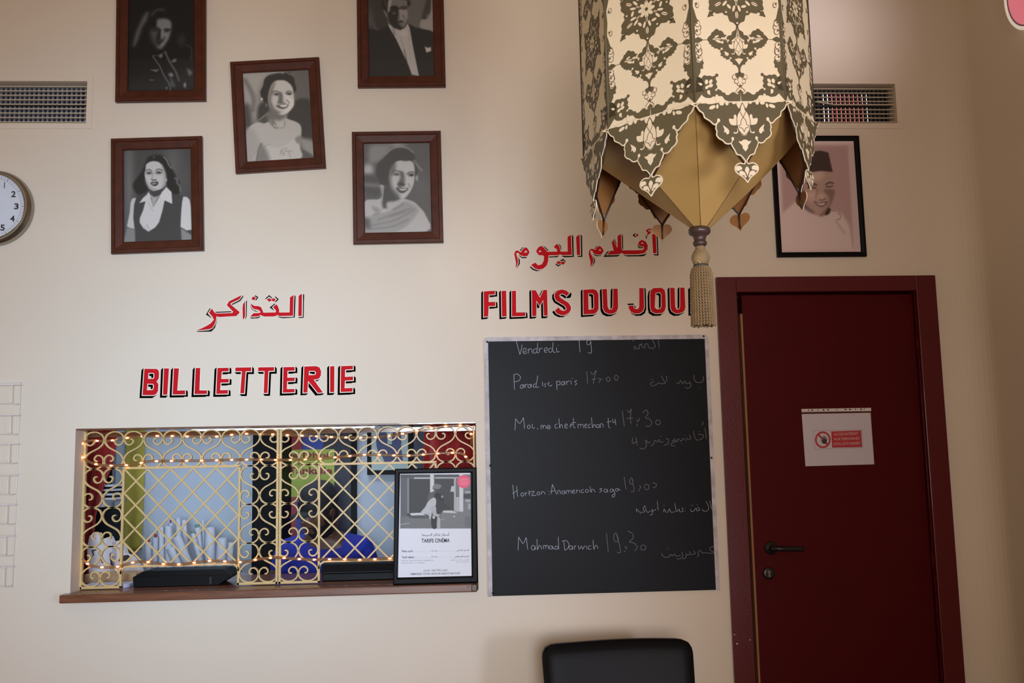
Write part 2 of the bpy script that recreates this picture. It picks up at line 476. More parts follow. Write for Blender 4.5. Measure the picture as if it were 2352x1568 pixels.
for pz in (P(2120, 790)[2], P(2150, 1290)[2], 0.3):
    mb = MB(); mb.tube([(LX1 + 0.004, 0.004, pz - 0.05), (LX1 + 0.004, 0.004, pz + 0.05)], 0.007, 12)
    mb.tube([(LX1 + 0.004, 0.004, pz + 0.05), (LX1 + 0.004, 0.004, pz + 0.058)], 0.0045, 10)
    mb.build('hinge', M_door, d1)
for (px, py, r) in ((1687, 1457, .003), (1693, 1478, .004), (1723, 1469, .003)):      # chipped paint
    mb = MB(); q = P(px, py, -0.0225); mb.lathe([(0, 0.0006), (r, 0.0006), (r * .8, -0.0002), (0, -0.0003)], (q[0], -0.022, q[2]), 'y', 7)
    tag(mb.build('paint_chip', mat('bare_filler', (214, 200, 190), 0.8), d1), 'pale chip in the red paint')
leaf.rotation_mode = 'XYZ'
piv = Matrix.Translation((LX1, 0.02, 0)); leaf.matrix_basis = piv @ Matrix.Rotation(math.radians(1.1), 4, 'Z') @ piv.inverted()
# light switched on in the booth and the passage beyond
area('booth_lamp', (-0.9, 0.75, 2.72), (-0.9, 1.2, 0.9), 1.2, 0.25, 16, (0.80, 0.90, 1.0))
# ---------------------------------------------------------------- framed portraits
M_mahog = mat('mahogany', (76, 34, 19), 0.42, spec=0.3, noise=0.22, nscale=9, stretch=(3, 3, 3), bump=0.04, bscale=40, coat=0.1)
M_print = vcol_mat('photo_print', 0.55, 0.2)
M_frameblack = mat('black_lacquer', (10, 9, 10), 0.5, spec=0.15)
def glass_mat():
    m = bpy.data.materials.new('clear_glass'); m.use_nodes = True; nt = m.node_tree
    nt.nodes.remove(nt.nodes['Principled BSDF']); out = nt.nodes['Material Output']
    t = nt.nodes.new('ShaderNodeBsdfTransparent'); g = nt.nodes.new('ShaderNodeBsdfGlossy'); g.inputs['Roughness'].default_value = 0.02
    f = nt.nodes.new('ShaderNodeFresnel'); f.inputs['IOR'].default_value = 1.35; x = nt.nodes.new('ShaderNodeMixShader')
    nt.links.new(f.outputs[0], x.inputs[0]); nt.links.new(t.outputs[0], x.inputs[1]); nt.links.new(g.outputs[0], x.inputs[2]); nt.links.new(x.outputs[0], out.inputs['Surface'])
    return m
M_glass = glass_mat()

def framed(name, label, corners, inset, rail, depth, m, painter, res=1.0, gain=1.0, group=None, mount=0.0, tint=(1, 1, 1)):
    """corners TL, TR, BR, BL in photo pixels; a mitred frame hung on the wall"""
    q = [P(x, y, -depth * 0.8) for x, y in corners]
    c = sum(q) / 4
    ux = (q[1] - q[0]) + (q[2] - q[3]); uz = (q[0] - q[3]) + (q[1] - q[2])
    w, h = np.linalg.norm(ux) / 2, np.linalg.norm(uz) / 2
    ang = (math.atan2(ux[2], ux[0]) + math.atan2(-uz[0], uz[2])) / 2
    t = thing(name, label, 'picture', (c[0], 0, c[2]), (0, -ang, 0), group)
    ux = np.array([math.cos(ang), 0, math.sin(ang)]); uz = np.array([-math.sin(ang), 0, math.cos(ang)])
    o = np.array([c[0], 0, c[2]])
    L = lambda u, v, y: o + u * ux + v * uz + np.array([0, y, 0])
    prof = [(0, -0.002), (0, -depth + 0.004), (0.003, -depth), (rail * .30, -depth), (rail * .36, -depth + 0.004), (rail * .92, -depth + 0.007), (rail, -depth + 0.010), (rail, -0.002)]
    W, H = w / 2, h / 2
    cs = [(-W, H, 1, -1), (W, H, -1, -1), (W, -H, -1, 1), (-W, -H, 1, 1)]
    for i in range(4):
        a, b = cs[i], cs[(i + 1) % 4]; mb = MB(); k = len(prof)
        vs = [L(a[0] + a[2] * d, a[1] + a[3] * d, y) for d, y in prof] + [L(b[0] + b[2] * d, b[1] + b[3] * d, y) for d, y in prof]
        mb.add(vs, [(j, (j + 1) % k, k + (j + 1) % k, k + j) for j in range(k)] + [tuple(range(k)), tuple(range(k, 2 * k))])
        mb.build('frame_rail', m, t)
    iw, ih = W - rail, H - rail
    mb = MB(); mb.add([L(-iw - .004, -ih - .004, -0.003), L(iw + .004, -ih - .004, -0.003), L(iw + .004, ih + .004, -0.003), L(-iw - .004, ih + .004, -0.003)], [(0, 1, 2, 3)])
    mb.add([L(-W + .005, -H + .005, -0.0012), L(W - .005, -H + .005, -0.0012), L(W - .005, H - .005, -0.0012), L(-W + .005, H - .005, -0.0012)], [(0, 1, 2, 3)])
    mb.build('backing_board', mat('grey_board', (120, 112, 104), 0.9), t)
    n = max(30, int(2 * iw * 575 * res)); k = max(30, int(2 * ih * 575 * res))
    print_sheet('photograph', L(-iw, -ih, -0.006), ux, uz, 2 * iw, 2 * ih, n, k, painter, M_print, t, gain, tint, 0.8)
    mb = MB(); mb.add([L(-iw, -ih, -0.0085), L(iw, -ih, -0.0085), L(iw, ih, -0.0085), L(-iw, ih, -0.0085)], [(0, 1, 2, 3)])
    mb.build('glass_pane', M_glass, t)
    return t

def crop_paint(x0, y0, s, v0, fn):
    def f(X, Y):
        p = Paint((X - x0) * s, (Y - y0) * s, v0, 2.0); fn(p); return p
    return f

def face_dark_woman(p):          # lit from the right, black jacket
    p.ell(620, 700, 900, 1100, 24, 500).poly([(0, 1400), (500, 1280), (1240, 1100), (1240, 1568), (0, 1568)], 44, 300)
    p.poly([(400, 210), (330, 270), (260, 420), (200, 560), (160, 760), (210, 700), (260, 560), (300, 450), (370, 340)], 96, 60).line([(470, 250), (520, 190), (600, 155), (660, 170)], 30, 62, 40)
    p.poly([(555, 330), (600, 310), (720, 318), (780, 360), (792, 430), (775, 560), (740, 660), (680, 760), (610, 820), (550, 800), (480, 720), (440, 600), (450, 500), (560, 440)], 62, 60)
    p.poly([(560, 340), (640, 315), (730, 325), (785, 380), (788, 450), (770, 560), (740, 650), (690, 730), (640, 790), (600, 780), (640, 680), (680, 650), (640, 640), (610, 660), (600, 560), (610, 490), (550, 440)], 112, 30)
    p.poly([(460, 540), (550, 500), (560, 560), (500, 620)], 70, 40)
    p.poly([(670, 500), (710, 480), (770, 490), (750, 530), (690, 540)], 50, 22).line([(665, 492), (720, 480), (775, 490)], 9, 34, 8)
    p.poly([(450, 520), (500, 470), (590, 480), (600, 520), (520, 520)], 40, 30).poly([(610, 500), (560, 560), (545, 660), (600, 668), (650, 672), (610, 650)], 34, 24)
    p.poly([(530, 680), (600, 690), (670, 682), (620, 720), (580, 740)], 38, 18).poly([(665, 600), (680, 660), (690, 640)], 60, 14)
    p.poly([(560, 770), (640, 780), (620, 815), (570, 805)], 92, 30)
    p.line([(480, 935), (540, 1030), (600, 1110), (660, 1250), (730, 1360), (765, 1450), (772, 1520)], 10, 140, 10).line([(690, 870), (760, 1030), (860, 1190), (920, 1350)], 26, 92, 20)
    p.line([(480, 935), (560, 930), (610, 940), (680, 870)], 12, 78, 12).ell(615, 935, 28, 34, 104, 18)
    p.poly([(440, 1160), (510, 1170), (580, 1160), (530, 1200)], 112, 14).line([(425, 1340), (495, 1340)], 8, 150, 6)
    p.poly([(790, 1030), (850, 980), (880, 1020), (830, 1045)], 100, 20).poly([(740, 1240), (800, 1220), (825, 1270), (780, 1290)], 112, 20).poly([(780, 1300), (860, 1440), (780, 1445)], 78, 30)
    p.poly([(1060, 1150), (1140, 1210), (1110, 1260), (1080, 1250)], 100, 30).ell(1018, 1425, 22, 42, 125, 18).ell(712, 1475, 10, 22, 130, 10).line([(1040, 760), (1130, 810), (1120, 1000)], 14, 60, 20).ell(960, 680, 60, 90, 44, 60)
def face_collar_woman(p):        # dark waistcoat, wide white collar
    p.ell(180, 620, 55, 620, 118, 110).ell(860, 420, 110, 420, 104, 170).ell(1050, 560, 90, 200, 86, 120)
    p.poly([(440, 300), (470, 215), (560, 180), (650, 175), (740, 205), (800, 290), (850, 380), (905, 480), (945, 560), (985, 650), (985, 740), (930, 800), (840, 790), (760, 720), (500, 740), (420, 770), (340, 800), (265, 740), (240, 640), (300, 540), (370, 450), (410, 370)], 44, 26)
    p.poly([(500, 690), (750, 640), (750, 720), (690, 800), (620, 870), (570, 990), (520, 850)], 150, 14)
    p.poly([(490, 690), (750, 630), (745, 720), (650, 800), (570, 830), (520, 785)], 62, 26)
    p.poly([(437, 400), (447, 330), (490, 290), (560, 272), (640, 285), (692, 330), (727, 400), (750, 470), (754, 560), (745, 640), (690, 700), (625, 736), (560, 735), (500, 700), (455, 620), (428, 520), (424, 460)], 194, 10)
    p.poly([(690, 330), (750, 470), (755, 560), (745, 650), (690, 705), (720, 600), (720, 480)], 160, 40).poly([(440, 560), (470, 660), (560, 740), (640, 735), (560, 700), (490, 640)], 160, 36)
    p.poly([(290, 850), (350, 800), (480, 770), (760, 700), (860, 780), (1030, 830), (1005, 1000), (985, 1280), (1005, 1540), (270, 1560), (265, 1300), (245, 1100)], 70, 8)
    p.poly([(440, 890), (490, 760), (560, 990), (690, 770), (738, 880), (705, 1040), (650, 1230), (590, 1310), (485, 1376), (400, 1320), (345, 1230), (350, 1160), (400, 1040)], 202, 7, sm=False)
    p.poly([(515, 800), (560, 980), (620, 870), (690, 780), (640, 812), (575, 830), (530, 800)], 168, 16).poly([(510, 775), (570, 818), (650, 800), (720, 730), (650, 760), (560, 770)], 70, 20)
    p.poly([(487, 755), (525, 830), (440, 900), (340, 928), (400, 845), (455, 800)], 205, 6, sm=False).poly([(765, 676), (845, 755), (858, 942), (735, 886), (665, 862), (640, 880), (690, 760)], 208, 6, sm=False)
    p.line([(480, 920), (520, 990), (560, 1055)], 7, 160, 10).line([(455, 1265), (500, 1350)], 9, 150, 10).line([(410, 1290), (430, 1330)], 7, 165, 10)
    p.poly([(290, 845), (230, 858), (203, 920), (190, 1080), (145, 1292), (200, 1322), (266, 1332), (246, 1160), (258, 960)], 192, 8, sm=False).poly([(1030, 826), (1090, 835), (1130, 880), (1147, 980), (1162, 1345), (1080, 1358), (985, 1300), (997, 1050), (1012, 900)], 204, 8, sm=False)
    p.poly([(150, 1315), (270, 1338), (280, 1560), (80, 1560)], 132, 18, sm=False).poly([(992, 1320), (1152, 1425), (1158, 1510), (1002, 1515)], 138, 14, sm=False)
    p.line([(443, 420), (490, 402), (538, 430)], 11, 58, 8).line([(604, 412), (650, 396), (708, 416)], 11, 58, 8)
    p.ell(492, 458, 46, 24, 120, 24).ell(645, 450, 50, 26, 118, 24).ell(495, 460, 24, 11, 56, 10).ell(646, 454, 26, 11, 54, 10).line([(452, 462), (492, 446), (540, 464)], 6, 70, 6).line([(605, 458), (645, 440), (690, 456)], 6, 70, 6)
    p.line([(560, 470), (545, 520), (535, 550)], 10, 150, 18).poly([(530, 548), (568, 566), (606, 550), (600, 574), (568, 582), (538, 572)], 70, 9)
    p.poly([(515, 612), (550, 597), (575, 603), (602, 592), (638, 600), (628, 640), (590, 662), (545, 652)], 58, 8).poly([(536, 618), (580, 617), (616, 612), (590, 634), (552, 636)], 176, 7)
    p.ell(764, 568, 9, 24, 205, 8).line([(722, 205), (770, 260), (800, 330), (845, 385)], 10, 178, 12).line([(900, 540), (930, 550), (935, 615), (975, 665), (985, 740)], 16, 140, 24).line([(560, 220), (580, 205)], 10, 130, 10)
def face_necklace_woman(p):      # smiling, dark curled hair, strapless dress
    p.poly([(20, 90), (560, 80), (420, 250), (330, 420), (300, 700), (200, 900), (60, 640)], 148, 120).line([(90, 240), (170, 380), (220, 520), (210, 700)], 40, 92, 60).poly([(60, 640), (160, 640), (190, 960), (60, 960)], 74, 60)
    p.poly([(840, 60), (1120, 40), (1120, 560), (860, 520)], 94, 60).poly([(860, 560), (1130, 580), (1150, 1200), (960, 1100), (740, 830)], 62, 40).poly([(960, 1160), (1160, 1190), (1170, 1440), (1010, 1320)], 135, 50).poly([(930, 1300), (1170, 1440), (900, 1480)], 84, 30)
    p.poly([(300, 640), (440, 560), (470, 740), (300, 870)], 62, 40)
    p.poly([(150, 975), (290, 860), (440, 745), (470, 870), (400, 905), (280, 890)], 78, 12).line([(160, 970), (300, 860), (445, 745)], 10, 150, 10)
    p.poly([(370, 310), (345, 370), (325, 420), (345, 500), (400, 580), (470, 600), (860, 430), (865, 260), (840, 170), (780, 110), (690, 110), (560, 130), (450, 160), (390, 220)], 52, 16).line([(530, 110), (600, 100), (690, 118)], 22, 150, 24).line([(720, 100), (790, 140), (840, 160)], 10, 140, 14)
    p.poly([(150, 975), (290, 890), (380, 910), (470, 870), (520, 820), (730, 780), (740, 830), (880, 880), (950, 930), (970, 1000), (965, 1100), (945, 1230), (940, 1420), (900, 1480), (100, 1520), (90, 1200)], 164, 12)
    p.poly([(90, 1060), (200, 1000), (330, 1240), (260, 1510), (100, 1520)], 150, 60).poly([(470, 720), (740, 700), (735, 800), (640, 860), (560, 860), (470, 870), (420, 780)], 104, 40).poly([(450, 860), (520, 840), (600, 980), (530, 965)], 110, 24)
    p.poly([(560, 245), (640, 232), (720, 240), (790, 290), (830, 350), (850, 440), (855, 550), (845, 630), (800, 700), (720, 765), (640, 775), (540, 720), (480, 660), (450, 560), (460, 430), (500, 310)], 176, 14)
    p.poly([(450, 540), (470, 400), (520, 300), (560, 260), (520, 420), (500, 560), (560, 680), (640, 740), (560, 770), (480, 690)], 106, 36).poly([(700, 450), (790, 500), (845, 540), (840, 640), (740, 740), (700, 700), (760, 640)], 192, 30)
    p.line([(515, 420), (570, 402), (630, 425)], 13, 70, 12).line([(725, 430), (770, 402), (820, 420)], 12, 68, 10).ell(580, 452, 46, 20, 84, 18).ell(775, 446, 44, 18, 74, 14).ell(582, 452, 18, 10, 40, 8).ell(780, 446, 18, 9, 40, 8)
    p.poly([(620, 430), (670, 440), (680, 560), (690, 590), (600, 600), (610, 530)], 98, 26).line([(640, 580), (670, 598), (720, 590)], 9, 86, 10).line([(745, 540), (780, 590)], 12, 96, 14)
    p.poly([(570, 630), (640, 618), (760, 612), (760, 640), (720, 672), (660, 682), (600, 660)], 84, 12).poly([(628, 630), (690, 622), (752, 620), (725, 648), (670, 652)], 206, 8).line([(540, 650), (560, 670)], 12, 165, 12)
    p.ell(350, 528, 14, 18, 200, 10).ell(418, 620, 6, 22, 160, 8).line([(480, 860), (540, 930), (600, 975), (690, 960), (715, 880)], 16, 128, 16)
    for x, y in ((550, 940), (580, 960), (605, 950), (630, 975), (655, 955), (680, 960)): p.ell(x, y, 13, 15, 186, 8).ell(x + 6, y + 8, 6, 6, 80, 6)
    p.poly([(330, 1250), (450, 1230), (560, 1290), (700, 1260), (850, 1150), (900, 1200), (950, 1300), (930, 1470), (260, 1500), (300, 1330)], 172, 18).poly([(270, 1500), (300, 1330), (340, 1240), (400, 1290), (470, 1500)], 116, 50).line([(345, 1225), (310, 1300), (265, 1500)], 12, 80, 18)
    for a in ([(370, 1290), (440, 1240), (490, 1240)], [(630, 1400), (680, 1310), (740, 1300)], [(690, 1410), (720, 1340), (830, 1350)], [(400, 1330), (450, 1370)], [(760, 1330), (800, 1440)], [(650, 1330), (690, 1400)]): p.line(a, 9, 132, 14)
    p.poly([(870, 1150), (930, 1230), (960, 1100)], 120, 24)
def face_tuxedo_man(p):          # dinner jacket, white bow tie
    p.poly([(820, 0), (1370, 0), (1370, 640), (840, 480)], 96, 60).poly([(1220, 0), (1300, 0), (1300, 230), (1220, 300), (1200, 380), (1120, 360)], 66, 30).poly([(1110, 400), (1220, 380), (1300, 230), (1320, 0), (1370, 0), (1370, 640), (1100, 560)], 138, 24)
    p.ell(80, 400, 60, 160, 84, 100).line([(150, 470), (190, 560), (250, 605)], 20, 92, 30)
    p.poly([(340, 0), (850, 0), (850, 130), (560, 60), (440, 250), (350, 200)], 46, 30).line([(380, 0), (400, 110)], 24, 74, 20)
    p.poly([(480, 0), (800, 0), (830, 120), (835, 250), (830, 400), (800, 500), (700, 600), (600, 580), (480, 500), (440, 380), (440, 250), (470, 120)], 108, 16)
    p.poly([(440, 230), (500, 120), (640, 140), (680, 250), (640, 380), (680, 500), (740, 560), (690, 600), (560, 560), (470, 470), (440, 350)], 50, 40).poly([(460, 0), (510, 0), (490, 180), (440, 230)], 150, 30)
    p.poly([(670, 190), (820, 200), (835, 330), (790, 420), (700, 400), (680, 330)], 134, 30).poly([(530, 250), (600, 240), (590, 290), (540, 280)], 86, 24)
    p.line([(700, 160), (760, 130), (820, 150)], 26, 50, 14).ell(760, 175, 50, 18, 56, 16).line([(500, 160), (580, 140), (650, 165)], 30, 40, 16).line([(740, 300), (780, 370)], 16, 80, 20)
    p.poly([(640, 430), (700, 415), (760, 410), (720, 445), (670, 455)], 52, 16).poly([(350, 190), (400, 240), (430, 310), (415, 345), (380, 270)], 120, 16)
    p.poly([(20, 560), (240, 610), (450, 520), (700, 900), (850, 1300), (930, 1520), (20, 1560)], 46, 20, sm=False).poly([(835, 470), (1000, 550), (1290, 610), (1370, 650), (1390, 1540), (1060, 1520), (950, 1000)], 48, 12, sm=False)
    p.poly([(440, 350), (460, 470), (560, 560), (690, 605), (780, 560), (840, 470), (880, 560), (940, 900), (1000, 1200), (1065, 1520), (920, 1490), (850, 1290), (700, 980), (600, 770), (460, 530)], 158, 8, sm=False)
    p.line([(690, 740), (770, 1000), (840, 1280)], 6, 110, 8).line([(770, 990), (830, 1270)], 10, 60, 8).line([(850, 600), (880, 1000), (900, 1200)], 6, 130, 8).line([(550, 580), (580, 690)], 24, 110, 20).poly([(680, 640), (790, 600), (850, 660), (800, 720), (700, 710)], 166, 20)
    p.poly([(1178, 925), (1245, 962), (1262, 935), (1275, 955), (1305, 935), (1308, 1020), (1215, 1052)], 168, 8, sm=False)
def face_draped_woman(p):        # hair pinned up, draped gown
    p.poly([(180, 130), (480, 130), (400, 300), (280, 390), (160, 380)], 126, 60).ell(600, 110, 110, 60, 134, 60).ell(140, 510, 80, 90, 158, 60).poly([(60, 600), (300, 640), (320, 900), (70, 880)], 84, 60).line([(80, 740), (330, 760)], 40, 120, 50).ell(960, 760, 120, 160, 98, 140)
    p.poly([(300, 400), (270, 480), (265, 580), (320, 720), (400, 800), (520, 760), (880, 600), (905, 480), (870, 330), (850, 250), (770, 185), (660, 160), (540, 180), (450, 250), (380, 330)], 74, 18).line([(410, 270), (500, 190), (630, 150), (760, 175), (850, 240)], 14, 140, 20).line([(860, 370), (910, 440), (980, 520)], 18, 140, 24)
    p.poly([(330, 760), (400, 760), (560, 820), (640, 950), (700, 960), (850, 1010), (930, 1080), (1040, 1220), (1050, 1480), (80, 1500), (70, 1020), (330, 960)], 160, 14).poly([(390, 760), (520, 780), (640, 940), (560, 1000), (440, 1020), (420, 1120), (360, 1060)], 82, 30)
    p.poly([(560, 400), (640, 365), (720, 375), (800, 370), (850, 410), (870, 500), (868, 620), (850, 740), (800, 850), (740, 930), (690, 962), (620, 940), (540, 860), (490, 770), (470, 640), (490, 520)], 168, 14)
    p.poly([(470, 640), (500, 480), (560, 400), (560, 520), (500, 620), (520, 780), (620, 900), (600, 950), (500, 820)], 96, 50).poly([(640, 540), (700, 560), (710, 720), (640, 770), (600, 740), (640, 640)], 98, 34)
    p.line([(510, 560), (560, 524), (640, 540), (680, 580)], 16, 92, 14).line([(750, 570), (800, 545), (865, 548)], 15, 78, 12).ell(580, 580, 60, 22, 104, 20).ell(815, 590, 50, 24, 84, 16).ell(590, 580, 20, 10, 66, 10).ell(820, 592, 20, 12, 52, 10)
    p.poly([(610, 720), (660, 700), (720, 740), (700, 765), (620, 770)], 80, 18).line([(770, 730), (800, 780)], 12, 110, 14)
    p.poly([(575, 795), (650, 785), (690, 795), (770, 795), (745, 840), (690, 875), (630, 865)], 84, 10).poly([(620, 805), (690, 808), (750, 802), (720, 830), (660, 832)], 180, 8).ell(905, 640, 18, 40, 150, 14).line([(350, 780), (345, 860), (355, 940)], 8, 90, 8).line([(375, 780), (372, 880), (355, 1000)], 8, 170, 8)
    p.line([(355, 1010), (380, 1090), (410, 1140), (440, 1100)], 10, 100, 8).ell(408, 1138, 22, 20, 190, 8).ell(408, 1138, 9, 8, 80, 6)
    p.poly([(70, 1280), (330, 1200), (520, 1130), (700, 1010), (860, 1060), (930, 1150), (830, 1300), (700, 1420), (520, 1490), (80, 1500)], 140, 30)
    for a in ([(530, 1130), (640, 1080), (690, 1040)], [(230, 1215), (320, 1190)], [(300, 1290), (560, 1200), (800, 1120)], [(200, 1380), (560, 1300), (860, 1130)], [(120, 1440), (500, 1400), (760, 1290)], [(480, 1240), (700, 1170)]): p.line(a, 12, 116, 26)
    p.poly([(60, 1270), (160, 1290), (170, 1420), (70, 1400)], 92, 50).poly([(205, 1080), (330, 1140), (260, 1180)], 130, 40)
def face_fez_man(p):             # the tinted print right of the lantern
    p.poly([(60, 90), (1120, 90), (1120, 1480), (100, 1480)], (196, 178, 176), 6, sm=False)
    p.poly([(100, 170), (940, 170), (1020, 1440), (160, 1460)], (160, 132, 130), 40, sm=False).poly([(940, 170), (1000, 170), (1080, 1440), (1010, 1440)], (178, 158, 156), 30, sm=False)
    p.poly([(140, 1460), (120, 1010), (330, 820), (420, 940), (560, 1020), (700, 930), (860, 1000), (960, 1160), (1010, 1440)], (184, 166, 160), 26, sm=False)
    p.poly([(340, 690), (380, 560), (415, 510), (740, 490), (748, 600), (772, 740), (740, 840), (700, 930), (650, 1010), (570, 1018), (470, 970), (380, 900), (340, 820)], (158, 132, 122), 10)
    p.poly([(330, 700), (370, 640), (400, 760), (420, 880), (520, 980), (470, 975), (370, 900), (335, 820)], (104, 88, 88), 26).poly([(640, 720), (690, 700), (770, 720), (745, 830), (700, 930), (650, 1010), (590, 1018), (690, 900), (700, 800)], (122, 98, 88), 24).poly([(430, 520), (600, 490), (640, 540), (560, 600), (450, 600)], (176, 152, 142), 40).ell(500, 780, 70, 60, (178, 152, 142), 50).ell(610, 790, 40, 34, (176, 148, 134), 24)
    p.poly([(415, 515), (440, 400), (490, 250), (600, 240), (692, 262), (745, 495), (600, 482), (500, 495)], (66, 50, 48), 8, sm=False)
    p.line([(435, 635), (480, 625), (550, 650)], 16, (70, 52, 50), 10).line([(665, 645), (710, 622), (748, 630)], 16, (74, 56, 52), 10).line([(450, 684), (500, 690), (540, 690)], 12, (66, 50, 50), 8).line([(665, 674), (710, 672), (745, 662)], 12, (70, 54, 52), 8).ell(500, 672, 45, 14, (130, 106, 100), 14)
    p.line([(560, 700), (550, 780), (540, 800)], 10, (132, 106, 98), 20).line([(590, 826), (620, 835), (660, 815)], 9, (96, 74, 68), 10).poly([(530, 855), (600, 868), (680, 850), (650, 900), (590, 900)], (84, 62, 58), 10).poly([(545, 864), (600, 876), (660, 866), (630, 892), (585, 890)], (208, 190, 180), 7).line([(525, 850), (560, 890), (620, 915)], 9, (110, 84, 78), 14)
    p.poly([(690, 930), (722, 945), (700, 1000), (650, 1010)], (60, 46, 44), 10).line([(720, 945), (770, 970)], 8, (120, 86, 84), 8).line([(810, 990), (842, 1020), (830, 1060), (790, 1066)], 8, (130, 98, 98), 8).line([(790, 1090), (850, 1180), (890, 1230)], 14, (158, 138, 134), 20).line([(950, 1150), (975, 1300), (985, 1410)], 6, (140, 120, 118), 8)

G = 'mahogany framed portraits'
framed('picture_frame', 'mahogany framed dark portrait of a long haired woman in a black jacket, top left', [(267, -31), (471, -33), (473.5, 232), (265, 232)], 0, 0.047, 0.026, M_mahog, crop_paint(285, 0, 7.294, 20, face_dark_woman), 1.1, 1.5, G)
framed('picture_frame', 'mahogany framed portrait of a woman in a dark waistcoat and wide white collar', [(253.5, 318), (463.5, 312.5), (468, 575.5), (256, 582)], 0, 0.047, 0.026, M_mahog, crop_paint(270, 330, 6.817, 76, face_collar_woman), 1.2, 1.15, G, tint=(1, .97, .95))
framed('picture_frame', 'tilted mahogany framed portrait of a smiling woman with bare shoulders and a necklace', [(528, 142.5), (733.5, 130.5), (747.5, 385), (541.5, 398)], 0, 0.047, 0.026, M_mahog, crop_paint(550, 150, 6.817, 100, face_necklace_woman), 1.2, 1.5, G, tint=(1, .94, .86))
framed('picture_frame', 'mahogany framed portrait of a man in a dinner jacket, cut by the top edge', [(818, -60), (1019, -61), (1022.5, 198), (822, 200)], 0, 0.047, 0.026, M_mahog, crop_paint(840, 0, 8.71, 60, face_tuxedo_man), 1.1, 1.5, G, tint=(1, .93, .86))
framed('picture_frame', 'mahogany framed portrait of a woman in a draped gown looking over her shoulder', [(808, 303), (1012.5, 300), (1018.5, 556.5), (811.5, 560.5)], 0, 0.047, 0.026, M_mahog, crop_paint(825, 315, 6.817, 92, face_draped_woman), 1.2, 1.45, G, tint=(1, .94, .88))
framed('picture_frame', 'thin black framed portrait of a smiling man in a dark fez, above the red door', [(1772, 312), (1973, 310.5), (1991.5, 588.5), (1785.5, 590)], 0, 0.021, 0.020, M_frameblack, crop_paint(1770, 300, 5.226, (196, 178, 176), face_fez_man), 1.1, 1.55)
# ---------------------------------------------------------------- painted wall lettering
M_red = mat('red_sign_paint', (200, 24, 34), 0.75, spec=0.12, noise=0.05, nscale=12)
M_shade = mat('black_sign_paint', (20, 18, 24), 0.8, spec=0.12)
M_cream = mat('cream_sign_paint', (236, 226, 212), 0.6)
def offset_poly(pts, d):
    p = np.array(pts, float); a, b = np.roll(p, 1, 0), np.roll(p, -1, 0)
    area_ = np.sum(p[:, 0] * b[:, 1] - b[:, 0] * p[:, 1])
    s = 1 if area_ > 0 else -1
    t1 = p - a; t1 /= np.linalg.norm(t1, axis=1)[:, None] + 1e-9
    t2 = b - p; t2 /= np.linalg.norm(t2, axis=1)[:, None] + 1e-9
    n1 = np.c_[t1[:, 1], -t1[:, 0]] * s; n2 = np.c_[t2[:, 1], -t2[:, 0]] * s
    m = n1 + n2; m /= (np.linalg.norm(m, axis=1)[:, None] + 1e-9)
    k = 1 / np.clip(np.sum(m * n1, 1), 0.45, 1)
    return [tuple(q) for q in p + m * (d * k)[:, None]]
def sweep(mb, loops, vec, f):
    vx, vy = vec
    for l in loops:
        n = len(l)
        for i in range(n):
            a, b = l[i], l[(i + 1) % n]
            mb.add([f(*a), f(*b), f(b[0] + vx, b[1] + vy), f(a[0] + vx, a[1] + vy)], [(0, 1, 2, 3)])
    sh = [[(x + vx, y + vy) for x, y in l] for l in loops]
    mb.flat(sh[0], f, sh[1:])
def letter(parent, fz, loops, w, vec=None, extra=(), black=(), sm=False):
    if sm: loops = [smooth_closed(l, 3) for l in loops]
    f1 = lambda x, y: P(*fz(x, y), -0.0004); f2 = lambda x, y: P(*fz(x, y), -0.0008); f3 = lambda x, y: P(*fz(x, y), -0.0012)
    mb = MB(); mb.flat(loops[0], f3, loops[1:]); L = mb.build('letter', M_red, parent, fix=False)
    out = [offset_poly(loops[0], w)] + [offset_poly(l, -w) for l in loops[1:]]
    mb = MB(); mb.flat(out[0], f2, out[1:]); mb.build('outline', M_cream, L, fix=False)
    mb = MB()
    if vec: sweep(mb, out, vec, f1)
    for v2, l in extra: sweep(mb, [offset_poly(l, w * .8)], v2, f1)
    for l in black: mb.flat(l, f1)
    if mb.v: mb.build('drop_shade', M_shade, L, fix=False)
def zf(x0, y0, s): return lambda x, y: (x0 + x / s, y0 + y / s)

z1 = zf(300, 640, 4.2)
t = thing('wall_lettering', 'red painted word BILLETTERIE with black drop shade above the ticket window', 'lettering', P(570, 912, 0))
LV = (-21, 21); RV = (20, 17)
letter(t, z1, [[(133, 868), (250, 869), (268, 882), (274, 905), (272, 960), (250, 992), (268, 1015), (264, 1080), (250, 1108), (225, 1122), (115, 1122)], [(172, 908), (222, 908), (229, 920), (227, 955), (218, 964), (168, 965)], [(163, 1012), (215, 1013), (225, 1028), (221, 1062), (210, 1073), (157, 1075)]], 8, LV)
letter(t, z1, [[(322, 864), (370, 864), (354, 1118), (312, 1118)]], 8, LV)
letter(t, z1, [[(418, 864), (466, 864), (450, 1078), (526, 1076), (526, 1114), (405, 1116)]], 8, LV, [(RV, [(480, 1078), (526, 1076), (526, 1114), (480, 1115)])])
letter(t, z1, [[(628, 860), (672, 860), (664, 1076), (738, 1076), (736, 1110), (616, 1112)]], 8, LV, [(RV, [(690, 1076), (738, 1076), (736, 1110), (690, 1111)])])
letter(t, z1, [[(838, 860), (946, 858), (946, 892), (880, 894), (874, 966), (948, 966), (946, 1000), (868, 1002), (864, 1074), (938, 1072), (938, 1108), (826, 1110)]], 8, LV, [(RV, [(910, 859), (946, 858), (946, 892), (910, 893)]), (RV, [(910, 966), (948, 966), (946, 1000), (910, 1001)]), (RV, [(900, 1073), (938, 1072), (938, 1108), (900, 1109)])])
letter(t, z1, [[(1010, 856), (1164, 854), (1164, 892), (1110, 892), (1096, 1104), (1058, 1104), (1074, 892), (1010, 892)]], 8, (18, 19))
